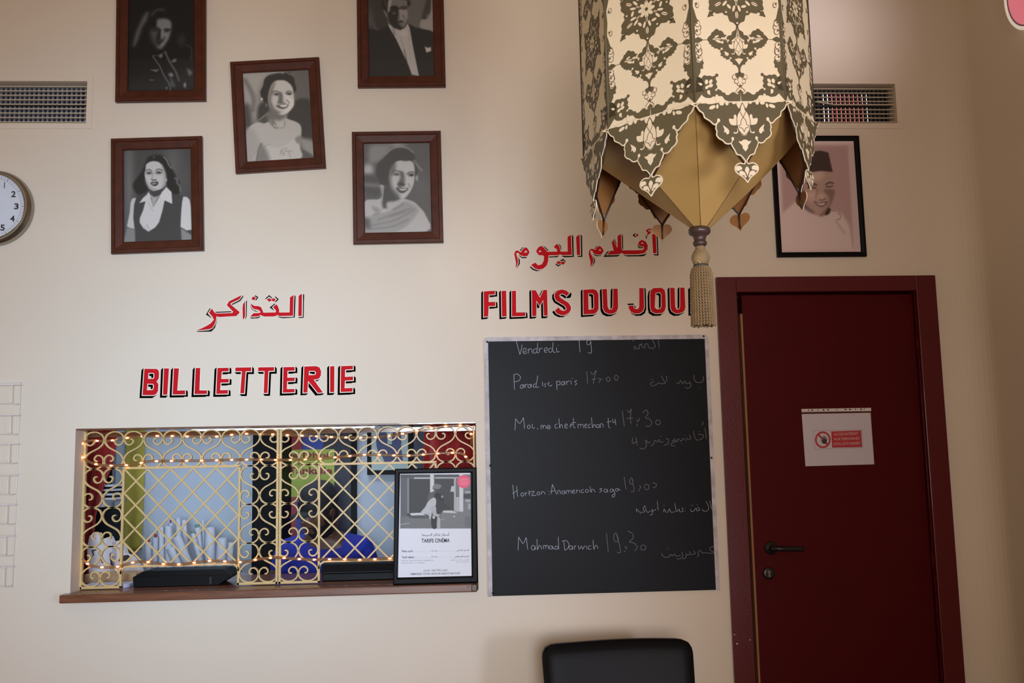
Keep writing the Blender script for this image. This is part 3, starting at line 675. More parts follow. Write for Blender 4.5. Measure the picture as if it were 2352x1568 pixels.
letter(t, z1, [[(1230, 854), (1384, 852), (1384, 888), (1330, 890), (1320, 1102), (1284, 1102), (1292, 890), (1230, 890)]], 8, (18, 19))
letter(t, z1, [[(1474, 852), (1582, 850), (1582, 886), (1514, 888), (1512, 954), (1584, 952), (1582, 986), (1510, 988), (1508, 1064), (1582, 1062), (1582, 1094), (1468, 1098)]], 8, LV, [(RV, [(1545, 851), (1582, 850), (1582, 886), (1545, 887)]), (RV, [(1545, 953), (1584, 952), (1582, 986), (1545, 987)]), (RV, [(1545, 1063), (1582, 1062), (1582, 1094), (1545, 1095)])])
letter(t, z1, [[(1675, 846), (1790, 842), (1822, 854), (1838, 890), (1836, 930), (1820, 960), (1790, 970), (1766, 972), (1855, 1096), (1806, 1100), (1712, 984), (1706, 1096), (1666, 1098)], [(1722, 888), (1772, 889), (1788, 900), (1788, 916), (1778, 927), (1718, 930)]], 8, (-20, 18))
letter(t, z1, [[(1924, 844), (1966, 842), (1964, 1092), (1924, 1094)]], 8, (-20, 20))
letter(t, z1, [[(2030, 842), (2144, 838), (2144, 872), (2070, 876), (2068, 946), (2146, 942), (2146, 978), (2068, 982), (2064, 1056), (2140, 1052), (2140, 1088), (2026, 1092)]], 8, LV, [(RV, [(2105, 839), (2144, 838), (2144, 872), (2105, 874)]), (RV, [(2105, 944), (2146, 942), (2146, 978), (2105, 980)]), (RV, [(2105, 1054), (2140, 1052), (2140, 1088), (2105, 1090)])])

z2 = zf(1080, 500, 3.92)
t = thing('wall_lettering', 'red painted words FILMS DU JOUR with black drop shade above the blackboard', 'lettering', P(1350, 730, 0))
LV = (-17, 17); RV = (16, 14)
letter(t, z2, [[(122, 662), (222, 656), (222, 690), (168, 692), (166, 758), (224, 756), (226, 794), (166, 796), (162, 888), (122, 892)]], 6, LV, [(RV, [(190, 658), (222, 656), (222, 690), (190, 691)]), (RV, [(190, 757), (224, 756), (226, 794), (190, 795)])])
letter(t, z2, [[(282, 658), (324, 656), (328, 886), (286, 890)]], 6, LV)
letter(t, z2, [[(376, 658), (412, 656), (414, 852), (494, 850), (496, 884), (376, 888)]], 6, LV, [(RV, [(450, 851), (494, 850), (496, 884), (450, 885)])])
letter(t, z2, [[(555, 652), (590, 652), (628, 720), (660, 650), (692, 648), (698, 880), (664, 882), (658, 740), (626, 790), (596, 745), (596, 882), (558, 886)]], 6, LV)
letter(t, z2, [[(892, 678), (865, 655), (825, 645), (785, 655), (760, 685), (760, 715), (775, 745), (850, 790), (868, 815), (862, 830), (840, 838), (815, 830), (795, 806), (762, 836), (780, 860), (815, 876), (850, 876), (890, 855), (908, 825), (905, 795), (885, 765), (815, 722), (802, 702), (810, 688), (830, 682), (850, 690), (868, 705)]], 6, (-16, 13), [(RV, [(868, 705), (892, 678), (885, 700)])])
letter(t, z2, [[(1018, 648), (1110, 642), (1140, 655), (1155, 690), (1156, 820), (1140, 850), (1115, 864), (1020, 870)], [(1062, 682), (1098, 680), (1112, 692), (1116, 800), (1108, 822), (1066, 828)]], 6, LV)
letter(t, z2, [[(1190, 642), (1230, 640), (1238, 800), (1250, 826), (1275, 826), (1286, 800), (1288, 638), (1328, 638), (1332, 810), (1318, 845), (1285, 862), (1245, 864), (1212, 848), (1196, 815)]], 6, LV)
letter(t, z2, [[(1522, 632), (1562, 632), (1566, 805), (1555, 840), (1525, 860), (1480, 862), (1445, 845), (1428, 815), (1426, 792), (1470, 790), (1474, 812), (1490, 822), (1512, 820), (1522, 802)]], 6, (13, 15), [((-4, -14), [(1426, 792), (1470, 790), (1470, 800), (1430, 802)])])
letter(t, z2, [[(1650, 632), (1725, 630), (1750, 650), (1758, 690), (1762, 800), (1750, 840), (1725, 858), (1665, 860), (1630, 840), (1622, 800), (1620, 690), (1628, 650)], [(1668, 680), (1685, 672), (1710, 672), (1722, 690), (1722, 800), (1712, 820), (1680, 824), (1662, 805)]], 6, LV)
letter(t, z2, [[(1800, 630), (1840, 630), (1846, 800), (1858, 825), (1880, 826), (1890, 800), (1890, 628), (1930, 628), (1938, 810), (1925, 842), (1890, 858), (1850, 860), (1818, 842), (1804, 810)]], 6, LV)
letter(t, z2, [[(1985, 632), (2080, 630), (2110, 650), (2118, 700), (2105, 740), (2080, 752), (2120, 852), (2078, 854), (2040, 760), (2026, 760), (2026, 856), (1988, 858)], [(2026, 668), (2070, 668), (2078, 690), (2070, 718), (2026, 722)]], 6, LV)

z3 = zf(440, 660, 8.4)
t = thing('wall_lettering', 'red painted Arabic word with black drop shade above the word BILLETTERIE', 'lettering', P(570, 740, 0))
letter(t, z3, [[(2065, 160), (2130, 115), (2125, 550), (2058, 550)]], 14, black=[[(2150, 118), (2175, 150), (2168, 270), (2163, 585), (2075, 590), (2055, 570), (2145, 568)]])
letter(t, z3, [[(1898, 190), (1968, 145), (1958, 545), (1690, 552), (1660, 530), (1620, 550), (1580, 560), (1400, 560), (1355, 545), (1335, 528), (1290, 555), (1240, 562), (1128, 562), (1195, 495), (1300, 492), (1330, 480), (1320, 455), (1280, 430), (1200, 415), (1165, 380), (1145, 345), (1145, 305), (1175, 335), (1220, 355), (1300, 360), (1345, 385), (1370, 440), (1385, 485), (1400, 485), (1620, 480), (1630, 450), (1600, 410), (1570, 378), (1640, 322), (1670, 370), (1690, 430), (1690, 482), (1890, 480)]], 12,
       black=[[(1985, 145), (2008, 170), (1992, 578), (1770, 592), (1720, 585), (1680, 575), (1655, 545), (1690, 560), (1750, 570), (1965, 566)], [(1630, 305), (1590, 318), (1505, 385), (1600, 455), (1555, 385)], [(1132, 320), (1150, 385), (1190, 430), (1260, 455), (1305, 472), (1230, 462), (1165, 425), (1135, 370)], [(1125, 580), (1240, 578), (1335, 548), (1310, 580), (1270, 595), (1150, 600)]])
letter(t, z3, [[(1450, 235), (1497, 202), (1540, 232), (1580, 202), (1628, 235), (1588, 275), (1545, 248), (1500, 278)]], 10, black=[[(1415, 220), (1497, 145), (1560, 200), (1545, 212), (1497, 175), (1440, 225)], [(1600, 180), (1625, 175), (1683, 228), (1630, 282), (1605, 280), (1650, 228)]])
letter(t, z3, [[(1150, 222), (1192, 170), (1245, 200), (1205, 250)]], 10, black=[[(1210, 160), (1235, 152), (1290, 190), (1250, 245), (1225, 245), (1255, 195)]])
letter(t, z3, [[(1030, 258), (1035, 560), (990, 628), (983, 400), (990, 330)]], 12, black=[[(1050, 265), (1070, 248), (1066, 550), (1050, 590), (1025, 618), (1050, 550)]])
letter(t, z3, [[(970, 145), (925, 225), (755, 305), (748, 322), (922, 468), (925, 490), (862, 552), (700, 560), (540, 570), (500, 562), (482, 552), (470, 640), (440, 720), (400, 780), (340, 805), (90, 832), (200, 785), (300, 735), (370, 690), (430, 620), (400, 560), (335, 490), (392, 405), (440, 480), (480, 503), (780, 492), (805, 470), (680, 340), (720, 268)]], 12,
       black=[[(985, 165), (1000, 150), (998, 180), (940, 262), (780, 340), (765, 325), (920, 245)], [(410, 425), (450, 470), (760, 458), (775, 470), (760, 478), (470, 490), (440, 470)], [(345, 408), (372, 405), (310, 500), (400, 600), (320, 550), (275, 525)], [(492, 590), (490, 640), (455, 770), (400, 835), (370, 852), (120, 857), (85, 845), (330, 825), (400, 795), (455, 720)]])

z4 = zf(1160, 510, 6.189)
t = thing('wall_lettering', 'two red painted Arabic words with black drop shade above FILMS DU JOUR', 'lettering', P(1350, 610, 0))
letter(t, z4, [[(2090, 180), (2140, 133), (2155, 440), (2105, 445)]], 9, black=[[(2150, 140), (2168, 160), (2182, 475), (2125, 472), (2105, 458), (2165, 455)]])
letter(t, z4, [[(2080, 90), (2040, 92), (2008, 110), (2005, 135), (2030, 150), (2005, 205), (2075, 150), (2080, 130), (2045, 135), (2035, 115), (2065, 110)]], 7, black=[[(2088, 95), (2080, 115), (2050, 127), (2068, 108)], [(2000, 180), (1992, 205), (2012, 240), (2025, 195), (2010, 210)]])
letter(t, z4, [[(1945, 250), (2000, 275), (2030, 330), (2025, 390), (1980, 440), (1900, 455), (1760, 458), (1690, 455), (1660, 440), (1620, 455), (1580, 460), (1450, 462), (1500, 405), (1545, 405), (1515, 290), (1538, 250), (1600, 370), (1600, 195), (1650, 165), (1655, 360), (1665, 400), (1880, 398), (1960, 395), (1980, 365), (1965, 345), (1920, 345), (1890, 315), (1905, 275)], [(1952, 283), (1972, 305), (1930, 305)]], 8,
       black=[[(1880, 315), (1890, 350), (1905, 372), (1965, 368), (1970, 355), (1915, 355)], [(1660, 170), (1675, 195), (1680, 395), (1665, 390)], [(1540, 228), (1565, 255), (1590, 320), (1575, 310)], [(1398, 495), (1450, 420), (1485, 408), (1440, 470), (1640, 462), (1600, 488)], [(1675, 455), (1720, 470), (1900, 468), (1985, 455), (2018, 432), (1995, 470), (1960, 485), (1740, 488), (1700, 475)]])
letter(t, z4, [[(1855, 185), (1880, 162), (1903, 183), (1878, 207)]], 7, black=[[(1865, 155), (1845, 160), (1812, 185), (1845, 215), (1865, 212), (1840, 185)]])
letter(t, z4, [[(1350, 338), (1385, 370), (1405, 410), (1370, 460), (1330, 462), (1280, 455), (1250, 430), (1232, 400), (1215, 410), (1215, 440), (1250, 510), (1255, 560), (1215, 645), (1215, 560), (1190, 470), (1192, 420), (1215, 380), (1245, 378), (1280, 395), (1320, 345)], [(1350, 380), (1370, 405), (1330, 405)]], 8, black=[[(1335, 335), (1300, 340), (1265, 385), (1280, 393)], [(1245, 430), (1260, 465), (1300, 485), (1360, 480), (1395, 450), (1355, 470), (1300, 470)], [(1232, 455), (1275, 520), (1280, 565), (1235, 640), (1260, 560)]])
letter(t, z4, [[(1010, 210), (1060, 172), (1068, 468), (1022, 468)]], 8, black=[[(1075, 172), (1095, 195), (1100, 495), (1040, 495), (1025, 480), (1080, 478)]])
letter(t, z4, [[(888, 210), (938, 178), (950, 465), (820, 470), (785, 460), (745, 470), (620, 472), (612, 560), (590, 620), (540, 662), (480, 675), (420, 655), (370, 605), (430, 575), (470, 612), (520, 600), (550, 550), (555, 490), (540, 472), (480, 470), (440, 415), (470, 360), (515, 335), (555, 365), (600, 420), (740, 418), (740, 390), (690, 350), (740, 305), (775, 350), (790, 418), (890, 418)], [(495, 395), (518, 422), (480, 425)]], 8,
       black=[[(950, 178), (970, 200), (978, 495), (850, 500), (820, 492), (800, 478), (958, 478)], [(755, 305), (790, 330), (803, 380), (795, 400), (775, 340)], [(618, 488), (700, 485), (775, 475), (740, 498), (620, 503)], [(528, 335), (570, 350), (620, 405), (600, 410), (560, 365)], [(362, 625), (400, 660), (470, 685), (535, 682), (450, 697), (395, 680), (355, 645)]])
letter(t, z4, [[(725, 575), (762, 548), (795, 570), (825, 552), (860, 580), (820, 608), (790, 585), (762, 600)]], 7, black=[[(780, 545), (828, 520), (865, 560), (855, 578), (825, 545), (795, 558)], [(715, 600), (728, 585), (750, 610), (790, 595), (798, 605), (752, 632)]])
letter(t, z4, [[(300, 355), (330, 385), (350, 430), (320, 480), (270, 487), (215, 470), (190, 440), (170, 435), (160, 450), (185, 540), (185, 580), (152, 660), (155, 570), (130, 460), (140, 420), (165, 400), (190, 405), (220, 430), (260, 375)], [(298, 400), (318, 428), (268, 432)]], 8, black=[[(285, 348), (245, 360), (205, 405), (220, 410), (250, 370)], [(185, 455), (240, 495), (315, 495), (300, 512), (240, 512), (205, 485)], [(178, 480), (212, 540), (212, 590), (165, 662), (195, 580)]])

# ---------------------------------------------------------------- blackboard
bq = [P(x, y, -0.012) for x, y in ((1111, 776), (1624, 768), (1656, 1352), (1126, 1371))]
bx0 = (bq[0][0] + bq[3][0]) / 2; bx1 = (bq[1][0] + bq[2][0]) / 2; bz1 = (bq[0][2] + bq[1][2]) / 2; bz0 = (bq[2][2] + bq[3][2]) / 2
bt = thing('blackboard', 'black chalkboard with film titles written in chalk, beside the red door', 'blackboard', ((bx0 + bx1) / 2, 0, bz0))
M_slate = mat('black_chalkboard', (17, 18, 22), 0.45, spec=0.12, noise=0.10, nscale=3)
mb = MB(); mb.box(bx0 + .004, bx1 - .004, -0.012, -0.001, bz0, bz1 - .004); mb.build('writing_panel', M_slate, bt, bevel=0.002)
M_edge = mat('worn_white_edge', (188, 182, 186), 0.6, noise=0.25, nscale=30, stretch=(1, 1, 1))
def rrect(x0, x1, z0, z1, r, n=5):
    out = []
    for cx, cz, a0 in ((x1 - r, z1 - r, 0), (x0 + r, z1 - r, 90), (x0 + r, z0 + r, 180), (x1 - r, z0 + r, 270)):
        for k in range(n + 1):
            a = math.radians(a0 + 90 * k / n); out.append((cx + r * math.cos(a), cz + r * math.sin(a)))
    return out
mb = MB()
hole = [(bx0 + .013, bz0 - .0), (bx0 + .013, bz1 - .016), (bx1 - .016, bz1 - .016), (bx1 - .016, bz0 - .0)]
out = [(bx0 - .003, bz0 - .003), (bx0 - .003, bz1 - .012), (bx0 + .004, bz1 - .002), (bx0 + .014, bz1 + .001), (bx1 - .014, bz1 + .001), (bx1 - .003, bz1 - .003), (bx1, bz1 - .012), (bx1, bz0 - .003)]
loop = out + list(reversed(hole))
mb.prism(loop, lambda x, z: (x, -0.0145, z), lambda x, z: (x, -0.0005, z)); mb.build('edge_trim', M_edge, bt)
for px, py in ((1119, 785), (1616, 772), (1126, 1069), (1634, 1051), (1132, 1362)):
    q = P(px, py, -0.013); mb = MB(); mb.lathe([(0, -0.0035), (0.004, -0.003), (0.005, -0.0), (0, 0)], (q[0], -0.012, q[2]), 'y', 12); mb.build('screw', M_black, bt)
def chalk_mat(name, rgb, density):
    if name in MATS: return MATS[name]
    m = mat(name, rgb, 0.9, spec=0.1); nt = m.node_tree; b = nt.nodes['Principled BSDF']; out = nt.nodes['Material Output']
    n = nt.nodes.new('ShaderNodeTexNoise'); n.inputs['Scale'].default_value = 900; tc = nt.nodes.new('ShaderNodeTexCoord'); nt.links.new(tc.outputs['Object'], n.inputs['Vector'])
    r = nt.nodes.new('ShaderNodeMapRange'); r.inputs[1].default_value = 0.35; r.inputs[2].default_value = 0.6; r.inputs[3].default_value = density * .45; r.inputs[4].default_value = density
    nt.links.new(n.outputs['Fac'], r.inputs[0]); nt.links.new(r.outputs[0], b.inputs['Alpha'])
    return m
CH1 = chalk_mat('white_chalk', (196, 204, 222), 0.95); CH2 = chalk_mat('faint_chalk', (170, 172, 178), 0.5)
def EL(cx, cy, rx, ry): return [(cx + rx * math.cos(a), cy + ry * math.sin(a)) for a in np.linspace(-1.2, 2 * PI - 1.0, 12)]
def DOT(x, y): return [(x, y), (x + 5, y + 4)]
def chalk(fz, strokes, m, w=0.0017, label=None):
    mb = MB()
    for s in strokes:
        p = smooth_open(s, 4); q = [P(*fz(x, y), -0.0128) for x, y in p]
        mb.ribbon([(v[0], v[2]) for v in q], w, -0.0128, -0.0121)
    o = mb.build('chalk_writing', m, bt, fix=False)
    if label: o['label'] = label
zA = zf(1100, 750, 4.055); zB = zf(1100, 1060, 4.055)
chalk(zA, [[(348, 135), (382, 260)], [(382, 260), (396, 205), (402, 165)], [(410, 240), (440, 225), (432, 200), (415, 210), (412, 240), (430, 252), (450, 240)], [(458, 205), (462, 248)], [(460, 225), (475, 205), (490, 210), (495, 245)], [(540, 205), (515, 210), (505, 235), (520, 248), (540, 225), (548, 150)], [(540, 225), (545, 245), (555, 240)], [(560, 200), (565, 240)], [(563, 220), (578, 200), (592, 205)], [(612, 225), (638, 215), (630, 195), (612, 205), (612, 235), (635, 240)], [(680, 200), (655, 205), (650, 230), (668, 240), (685, 215), (690, 145)], [(685, 215), (700, 240), (715, 235)], [(722, 195), (728, 235), (750, 230)], DOT(736, 172)], CH1, label='chalk word Vendredi')
chalk(zA, [[(932, 112), (942, 238)], [(1040, 125), (1010, 130), (1005, 160), (1030, 165), (1042, 130)], [(1040, 125), (1048, 240), (1015, 240)]], CH1, label='chalk number 19')
chalk(zA, [[(1668, 100), (1680, 200)], [(1608, 108), (1635, 160), (1640, 190), (1600, 200), (1580, 190), (1570, 160), (1545, 165), (1550, 190), (1530, 195), (1510, 165), (1490, 180), (1495, 205), (1470, 200), (1450, 180), (1445, 205), (1465, 212)], [(1500, 175), (1520, 155)], [(1430, 130), (1448, 134)], DOT(1618, 210)], CH2)
chalk(zA, [[(325, 450), (332, 585)], [(322, 450), (355, 440), (385, 465), (375, 500), (332, 515)], [(412, 540), (390, 545), (385, 570), (405, 572), (415, 540), (420, 570)], [(428, 535), (432, 568)], [(430, 550), (445, 535), (455, 540)], [(480, 535), (460, 545), (458, 565), (478, 565), (485, 535), (492, 565)], [(530, 530), (508, 540), (510, 562), (530, 555), (548, 455)], [(530, 555), (540, 565), (560, 558)], [(590, 515), (596, 555)], [(625, 530), (612, 535), (620, 555), (612, 562)], [(660, 520), (640, 530), (655, 548), (670, 552), (680, 540)], [(722, 505), (728, 590)], [(722, 520), (750, 505), (755, 535), (730, 545)], [(795, 510), (772, 515), (770, 540), (790, 540), (798, 510), (802, 540)], [(815, 505), (820, 540)], [(818, 520), (832, 505), (842, 510)], [(855, 500), (860, 538)], [(915, 500), (890, 510), (910, 530), (895, 545)], DOT(868, 480)], CH1, label='chalk words Paradis paris')
chalk(zA, [[(1005, 415), (1012, 530)], [(1040, 420), (1060, 445), (1095, 405), (1075, 470), (1065, 530)], [(1050, 490), (1095, 487)], [(1110, 480), (1130, 490), (1120, 520)], [(1125, 485), (1150, 490)], EL(1205, 490, 18, 20), EL(1280, 475, 16, 24)], CH2, 0.0018, 'chalk time 17,00')
chalk(zA, [[(2090, 460), (2085, 510), (2040, 520), (2010, 500), (2000, 450)], [(1960, 510), (1975, 550), (1945, 575), (1920, 560)], [(1960, 525), (1930, 530), (1920, 505), (1895, 530), (1880, 500), (1860, 530), (1840, 520)], [(1745, 455), (1752, 510)], [(1700, 455), (1720, 500), (1740, 525), (1690, 530), (1670, 515)], [(1670, 525), (1640, 545), (1605, 550), (1600, 525), (1630, 515)], DOT(1600, 490), DOT(1616, 490), DOT(2050, 560)], CH2)
chalk(zA, [[(335, 965), (342, 855)], [(342, 855), (380, 900), (415, 845)], [(415, 845), (425, 950)], EL(465, 932, 14, 16), [(495, 905), (502, 945), (520, 940)], [(545, 945), (550, 958)], [(580, 955), (578, 920), (595, 925), (600, 950), (602, 920), (622, 925), (626, 950)], EL(650, 935, 14, 18), [(636, 938), (664, 932)], [(730, 905), (710, 915), (712, 945), (735, 940)], [(745, 855), (752, 945), (760, 915), (775, 915), (780, 945)], [(800, 930), (825, 915), (812, 905), (800, 920), (805, 945), (830, 938)], [(850, 925), (870, 912), (860, 905), (850, 920), (855, 942)], [(880, 850), (882, 930), (900, 942)], [(865, 895), (905, 890)], [(925, 945), (922, 910), (945, 915), (948, 942), (950, 910), (970, 915), (975, 942)], [(985, 925), (1005, 912), (995, 905), (985, 920), (992, 942), (1010, 936)], [(1040, 905), (1022, 915), (1024, 940), (1042, 935)], [(1048, 845), (1058, 940), (1068, 912), (1082, 915), (1088, 940)], EL(1108, 925, 13, 15), [(1120, 910), (1124, 940)], [(1135, 940), (1132, 905), (1155, 910), (1160, 938)], [(1205, 850), (1208, 930), (1225, 940)], [(1190, 890), (1235, 880)], [(1245, 860), (1250, 890), (1270, 888)], [(1268, 858), (1275, 915)]], CH1, label='chalk words Moi, moche et mechant 4')
chalk(zA, [[(1335, 785), (1355, 930)], [(1380, 775), (1400, 800), (1418, 765), (1410, 850), (1418, 905)], [(1375, 855), (1435, 848)], [(1470, 865), (1480, 885), (1500, 850)], [(1470, 905), (1478, 930)], [(1525, 800), (1560, 775), (1575, 810), (1550, 850), (1590, 860), (1610, 900), (1580, 930), (1555, 920)], EL(1668, 890, 22, 22)], CH2, 0.0018, 'chalk time 17,30')
chalk(zA, [[(2105, 940), (2118, 1045)], [(2075, 885), (2090, 900), (2075, 918)], [(2040, 1000), (2090, 1010), (2080, 1040), (2030, 1055), (2005, 1010), (2000, 970)], [(1960, 1010), (1975, 1040), (1945, 1050), (1935, 1030)], [(1930, 1060), (1900, 1040), (1885, 1065), (1860, 1045), (1840, 1060), (1800, 1065), (1830, 1040)], [(1860, 1065), (1800, 1085), (1790, 1105), (1830, 1110)], [(1740, 1040), (1765, 1050), (1760, 1090), (1720, 1105)], [(1720, 1070), (1690, 1075), (1680, 1050), (1660, 1075), (1640, 1055), (1625, 1095), (1600, 1110)], [(1600, 1070), (1575, 1080), (1560, 1060)], [(1550, 1050), (1560, 1110), (1530, 1138), (1495, 1130)], [(1430, 1035), (1430, 1085), (1465, 1070)], [(1462, 1030), (1475, 1105)], DOT(2050, 975), DOT(1910, 1010), DOT(1880, 1085), DOT(1690, 1020)], CH2)
chalk(zB, [[(315, 215), (328, 345)], [(352, 225), (360, 325)], [(312, 300), (360, 265)], EL(405, 305, 14, 16), [(430, 285), (436, 318)], [(432, 300), (448, 285)], [(465, 270), (472, 315)], [(460, 300), (485, 275)], [(488, 280), (515, 275), (492, 315), (535, 310)], EL(555, 295, 14, 14), [(585, 305), (582, 280), (605, 282), (618, 303)], DOT(648, 270), DOT(650, 305), [(672, 300), (685, 210)], [(685, 210), (725, 305)], [(665, 280), (705, 270)], [(735, 300), (735, 270), (755, 272), (760, 300)], EL(785, 285, 14, 14), [(798, 270), (804, 298)], [(815, 298), (815, 268), (832, 272), (834, 295), (838, 268), (855, 270), (860, 295)], [(872, 282), (892, 270), (880, 262), (870, 280), (880, 296), (900, 288)], [(908, 260), (912, 292)], [(910, 275), (925, 260)], [(938, 262), (942, 290)], [(975, 258), (955, 265), (958, 288), (980, 282)], EL(1005, 272, 14, 14), [(1035, 230), (1040, 285)], [(1050, 285), (1050, 258), (1070, 262), (1085, 285)], [(1150, 248), (1125, 255), (1145, 270), (1122, 285)], EL(1180, 270, 15, 15), [(1195, 255), (1202, 285)], EL(1235, 268, 14, 14), [(1250, 255), (1268, 300), (1255, 330), (1238, 318), (1265, 295)], EL(1285, 262, 14, 12), [(1298, 250), (1318, 268)]], CH1, label='chalk words Horizon. An american saga')
chalk(zB, [[(1352, 140), (1370, 258)], [(1420, 145), (1405, 175), (1410, 205), (1435, 200), (1425, 150), (1445, 270), (1415, 275)], [(1490, 225), (1510, 235), (1495, 255)], [(1480, 270), (1500, 268)], EL(1562, 235, 22, 26), [(1620, 195), (1655, 210), (1640, 240), (1618, 235)]], CH2, 0.0018, 'chalk time 19,00')
chalk(zB, [[(2150, 365), (2170, 445)], [(2115, 370), (2140, 420), (2130, 455), (2095, 460), (2080, 440)], [(2020, 430), (2005, 455), (1980, 465), (1970, 440)], [(2040, 420), (2055, 450), (2030, 455), (2025, 430)], [(1890, 425), (1900, 460), (1870, 465), (1865, 440), (1840, 465), (1825, 385)], [(1825, 465), (1790, 470), (1775, 440), (1760, 470), (1740, 465), (1725, 440), (1720, 470)], [(1660, 365), (1670, 450)], [(1650, 440), (1620, 460), (1610, 440), (1615, 490), (1590, 495)], [(1600, 460), (1570, 470), (1555, 445), (1545, 410), (1530, 440), (1545, 465), (1500, 470), (1480, 450), (1465, 440), (1470, 470)], DOT(1975, 405), DOT(1990, 403), DOT(2030, 400), DOT(1918, 430), DOT(1918, 458), DOT(1500, 482), DOT(1722, 405)], CH1, 0.0014)
chalk(zB, [[(365, 825), (370, 700)], [(370, 700), (410, 760), (440, 705)], [(440, 705), (455, 815)], EL(505, 800, 16, 22), [(522, 785), (528, 820)], [(540, 720), (545, 818), (560, 780), (578, 790), (582, 815)], [(600, 812), (602, 780), (620, 785), (622, 812), (626, 780), (645, 785), (648, 812)], EL(668, 798, 15, 15), [(688, 785), (690, 810), (705, 808), (712, 785)], EL(722, 800, 14, 16), [(738, 700), (745, 815)], [(790, 735), (800, 825)], [(772, 740), (815, 735), (838, 770), (825, 810), (795, 825)], EL(855, 800, 15, 18), [(870, 785), (876, 818)], [(888, 780), (892, 815)], [(890, 795), (905, 780)], [(925, 780), (935, 815), (955, 785), (968, 815), (985, 780)], [(1000, 780), (1005, 815)], [(1045, 780), (1020, 790), (1022, 815), (1048, 810)], [(1062, 730), (1070, 815), (1085, 780), (1102, 785), (1110, 810)]], CH1, label='chalk words Mahmoud Darwich')
chalk(zB, [[(1188, 665), (1205, 845)], [(1275, 660), (1255, 690), (1265, 740), (1300, 735), (1280, 665), (1320, 835), (1285, 842)], [(1355, 790), (1380, 800), (1365, 815)], [(1350, 840), (1362, 830)], [(1385, 645), (1430, 670), (1435, 715), (1400, 745), (1450, 760), (1475, 800), (1450, 830)], EL(1530, 800, 24, 24)], CH2, 0.0018, 'chalk time 19,30')
chalk(zB, [[(2195, 800), (2170, 790), (2150, 820), (2200, 850), (2130, 850), (2100, 845), (2080, 855)], [(2080, 850), (2060, 825), (2040, 845), (2050, 870), (2030, 885)], [(2000, 830), (2015, 855), (1975, 865)], [(1960, 835), (1970, 860), (1935, 868)], [(1930, 850), (1925, 895), (1895, 905)], [(1890, 840), (1900, 880), (1870, 905), (1840, 900)], [(1880, 870), (1840, 880), (1820, 860), (1800, 880), (1785, 860), (1770, 885), (1740, 890), (1710, 875), (1705, 850)], DOT(1755, 795), DOT(1745, 810), DOT(1765, 810), DOT(2172, 900)], CH2)
# ---------------------------------------------------------------- ventilation grilles
M_cream_metal = mat('cream_painted_metal', (205, 196, 172), 0.45)
M_vent_dark = mat('dark_vent_metal', (66, 64, 64), 0.5)
def vent(label, V, n_bars, bent=None, shade_box=False, col=None):
    x0, x1, z0, z1 = V
    t = thing('ventilation_grille', label, 'vent', ((x0 + x1) / 2, 0.02, z0), group='wall vents')
    mb = MB(); w = 0.024
    loop = [(x0 - w, z0 - w), (x1 + w, z0 - w), (x1 + w, z1 + w), (x0 - w, z1 + w)]; hole = [(x0, z0), (x0, z1), (x1, z1), (x1, z0)]
    mb.prism(loop, lambda x, z: (x, -0.004, z), lambda x, z: (x, 0.0, z), [hole]); mb.build('rim', M_wall, t, bevel=0.0015)
    zs = np.linspace(z1 - 0.014, z0 + 0.012, n_bars)
    for i, z in enumerate(zs):
        mb = MB(); y0 = 0.018
        if bent is not None and i == bent:
            for xa, xb, za, zb in ((x0, x0 + (x1 - x0) * .38, z + .030, z + .004), (x0 + (x1 - x0) * .38, x1, z + .004, z + .004)):
                mb.add([(xa, y0, za - .002), (xb, y0, zb - .002), (xb, y0, zb + .002), (xa, y0, za + .002), (xa, y0 + .009, za - .002), (xb, y0 + .009, zb - .002), (xb, y0 + .009, zb + .002), (xa, y0 + .009, za + .002)], [(0, 1, 2, 3), (7, 6, 5, 4), (0, 4, 5, 1), (2, 6, 7, 3), (1, 5, 6, 2), (0, 3, 7, 4)])
        else:
            mb.box(x0, x1, y0, y0 + 0.009, z - 0.0016, z + 0.0016)
        mb.build('slat', M_cream_metal, t)
    n = int((x1 - x0) / 0.0185)
    for k in range(n):
        x = x0 + (k + .5) * (x1 - x0) / n
        mb = MB(); mb.box(x - .004, x + .004, 0.062, 0.082, z0 + .001, z1 - .001); mb.build('rear_bar', col or M_vent_dark, t)
    if shade_box:  # added dark box behind the bars, keeps booth light out of the gaps
        mb = MB(); a, b, c, d = x0 - .004, x1 + .004, z0 - .004, z1 + .004; y, e = .1205, .62
        mb.add([(a, y, c), (b, y, c), (b, y, d), (a, y, d), (a, e, c + .12), (b, e, c + .12), (b, e, d + .12), (a, e, d + .12)], [(0, 1, 5, 4), (1, 2, 6, 5), (2, 3, 7, 6), (3, 0, 4, 7), (4, 5, 6, 7)])
        mb.build('shade_box', mat('shade_box_dark', (58, 56, 66), .8, noise=.5, nscale=18), t, fix=False)
    mb = MB(); zm = (z0 + z1) / 2 + 0.008; mb.box(x0, x1, 0.045, 0.060, zm - .004, zm + .004); mb.build('cross_bar', M_vent_dark, t)
vent('cream framed wall vent with horizontal slats, above the wall clock', VA, 9, shade_box=True, col=mat('pale_vent_metal', (140, 142, 156), .5))
vent('wall vent with one bent slat and pink light behind it, above the fez portrait', VB, 9, 4, col=mat('grey_vent_metal', (70, 69, 72), .5))

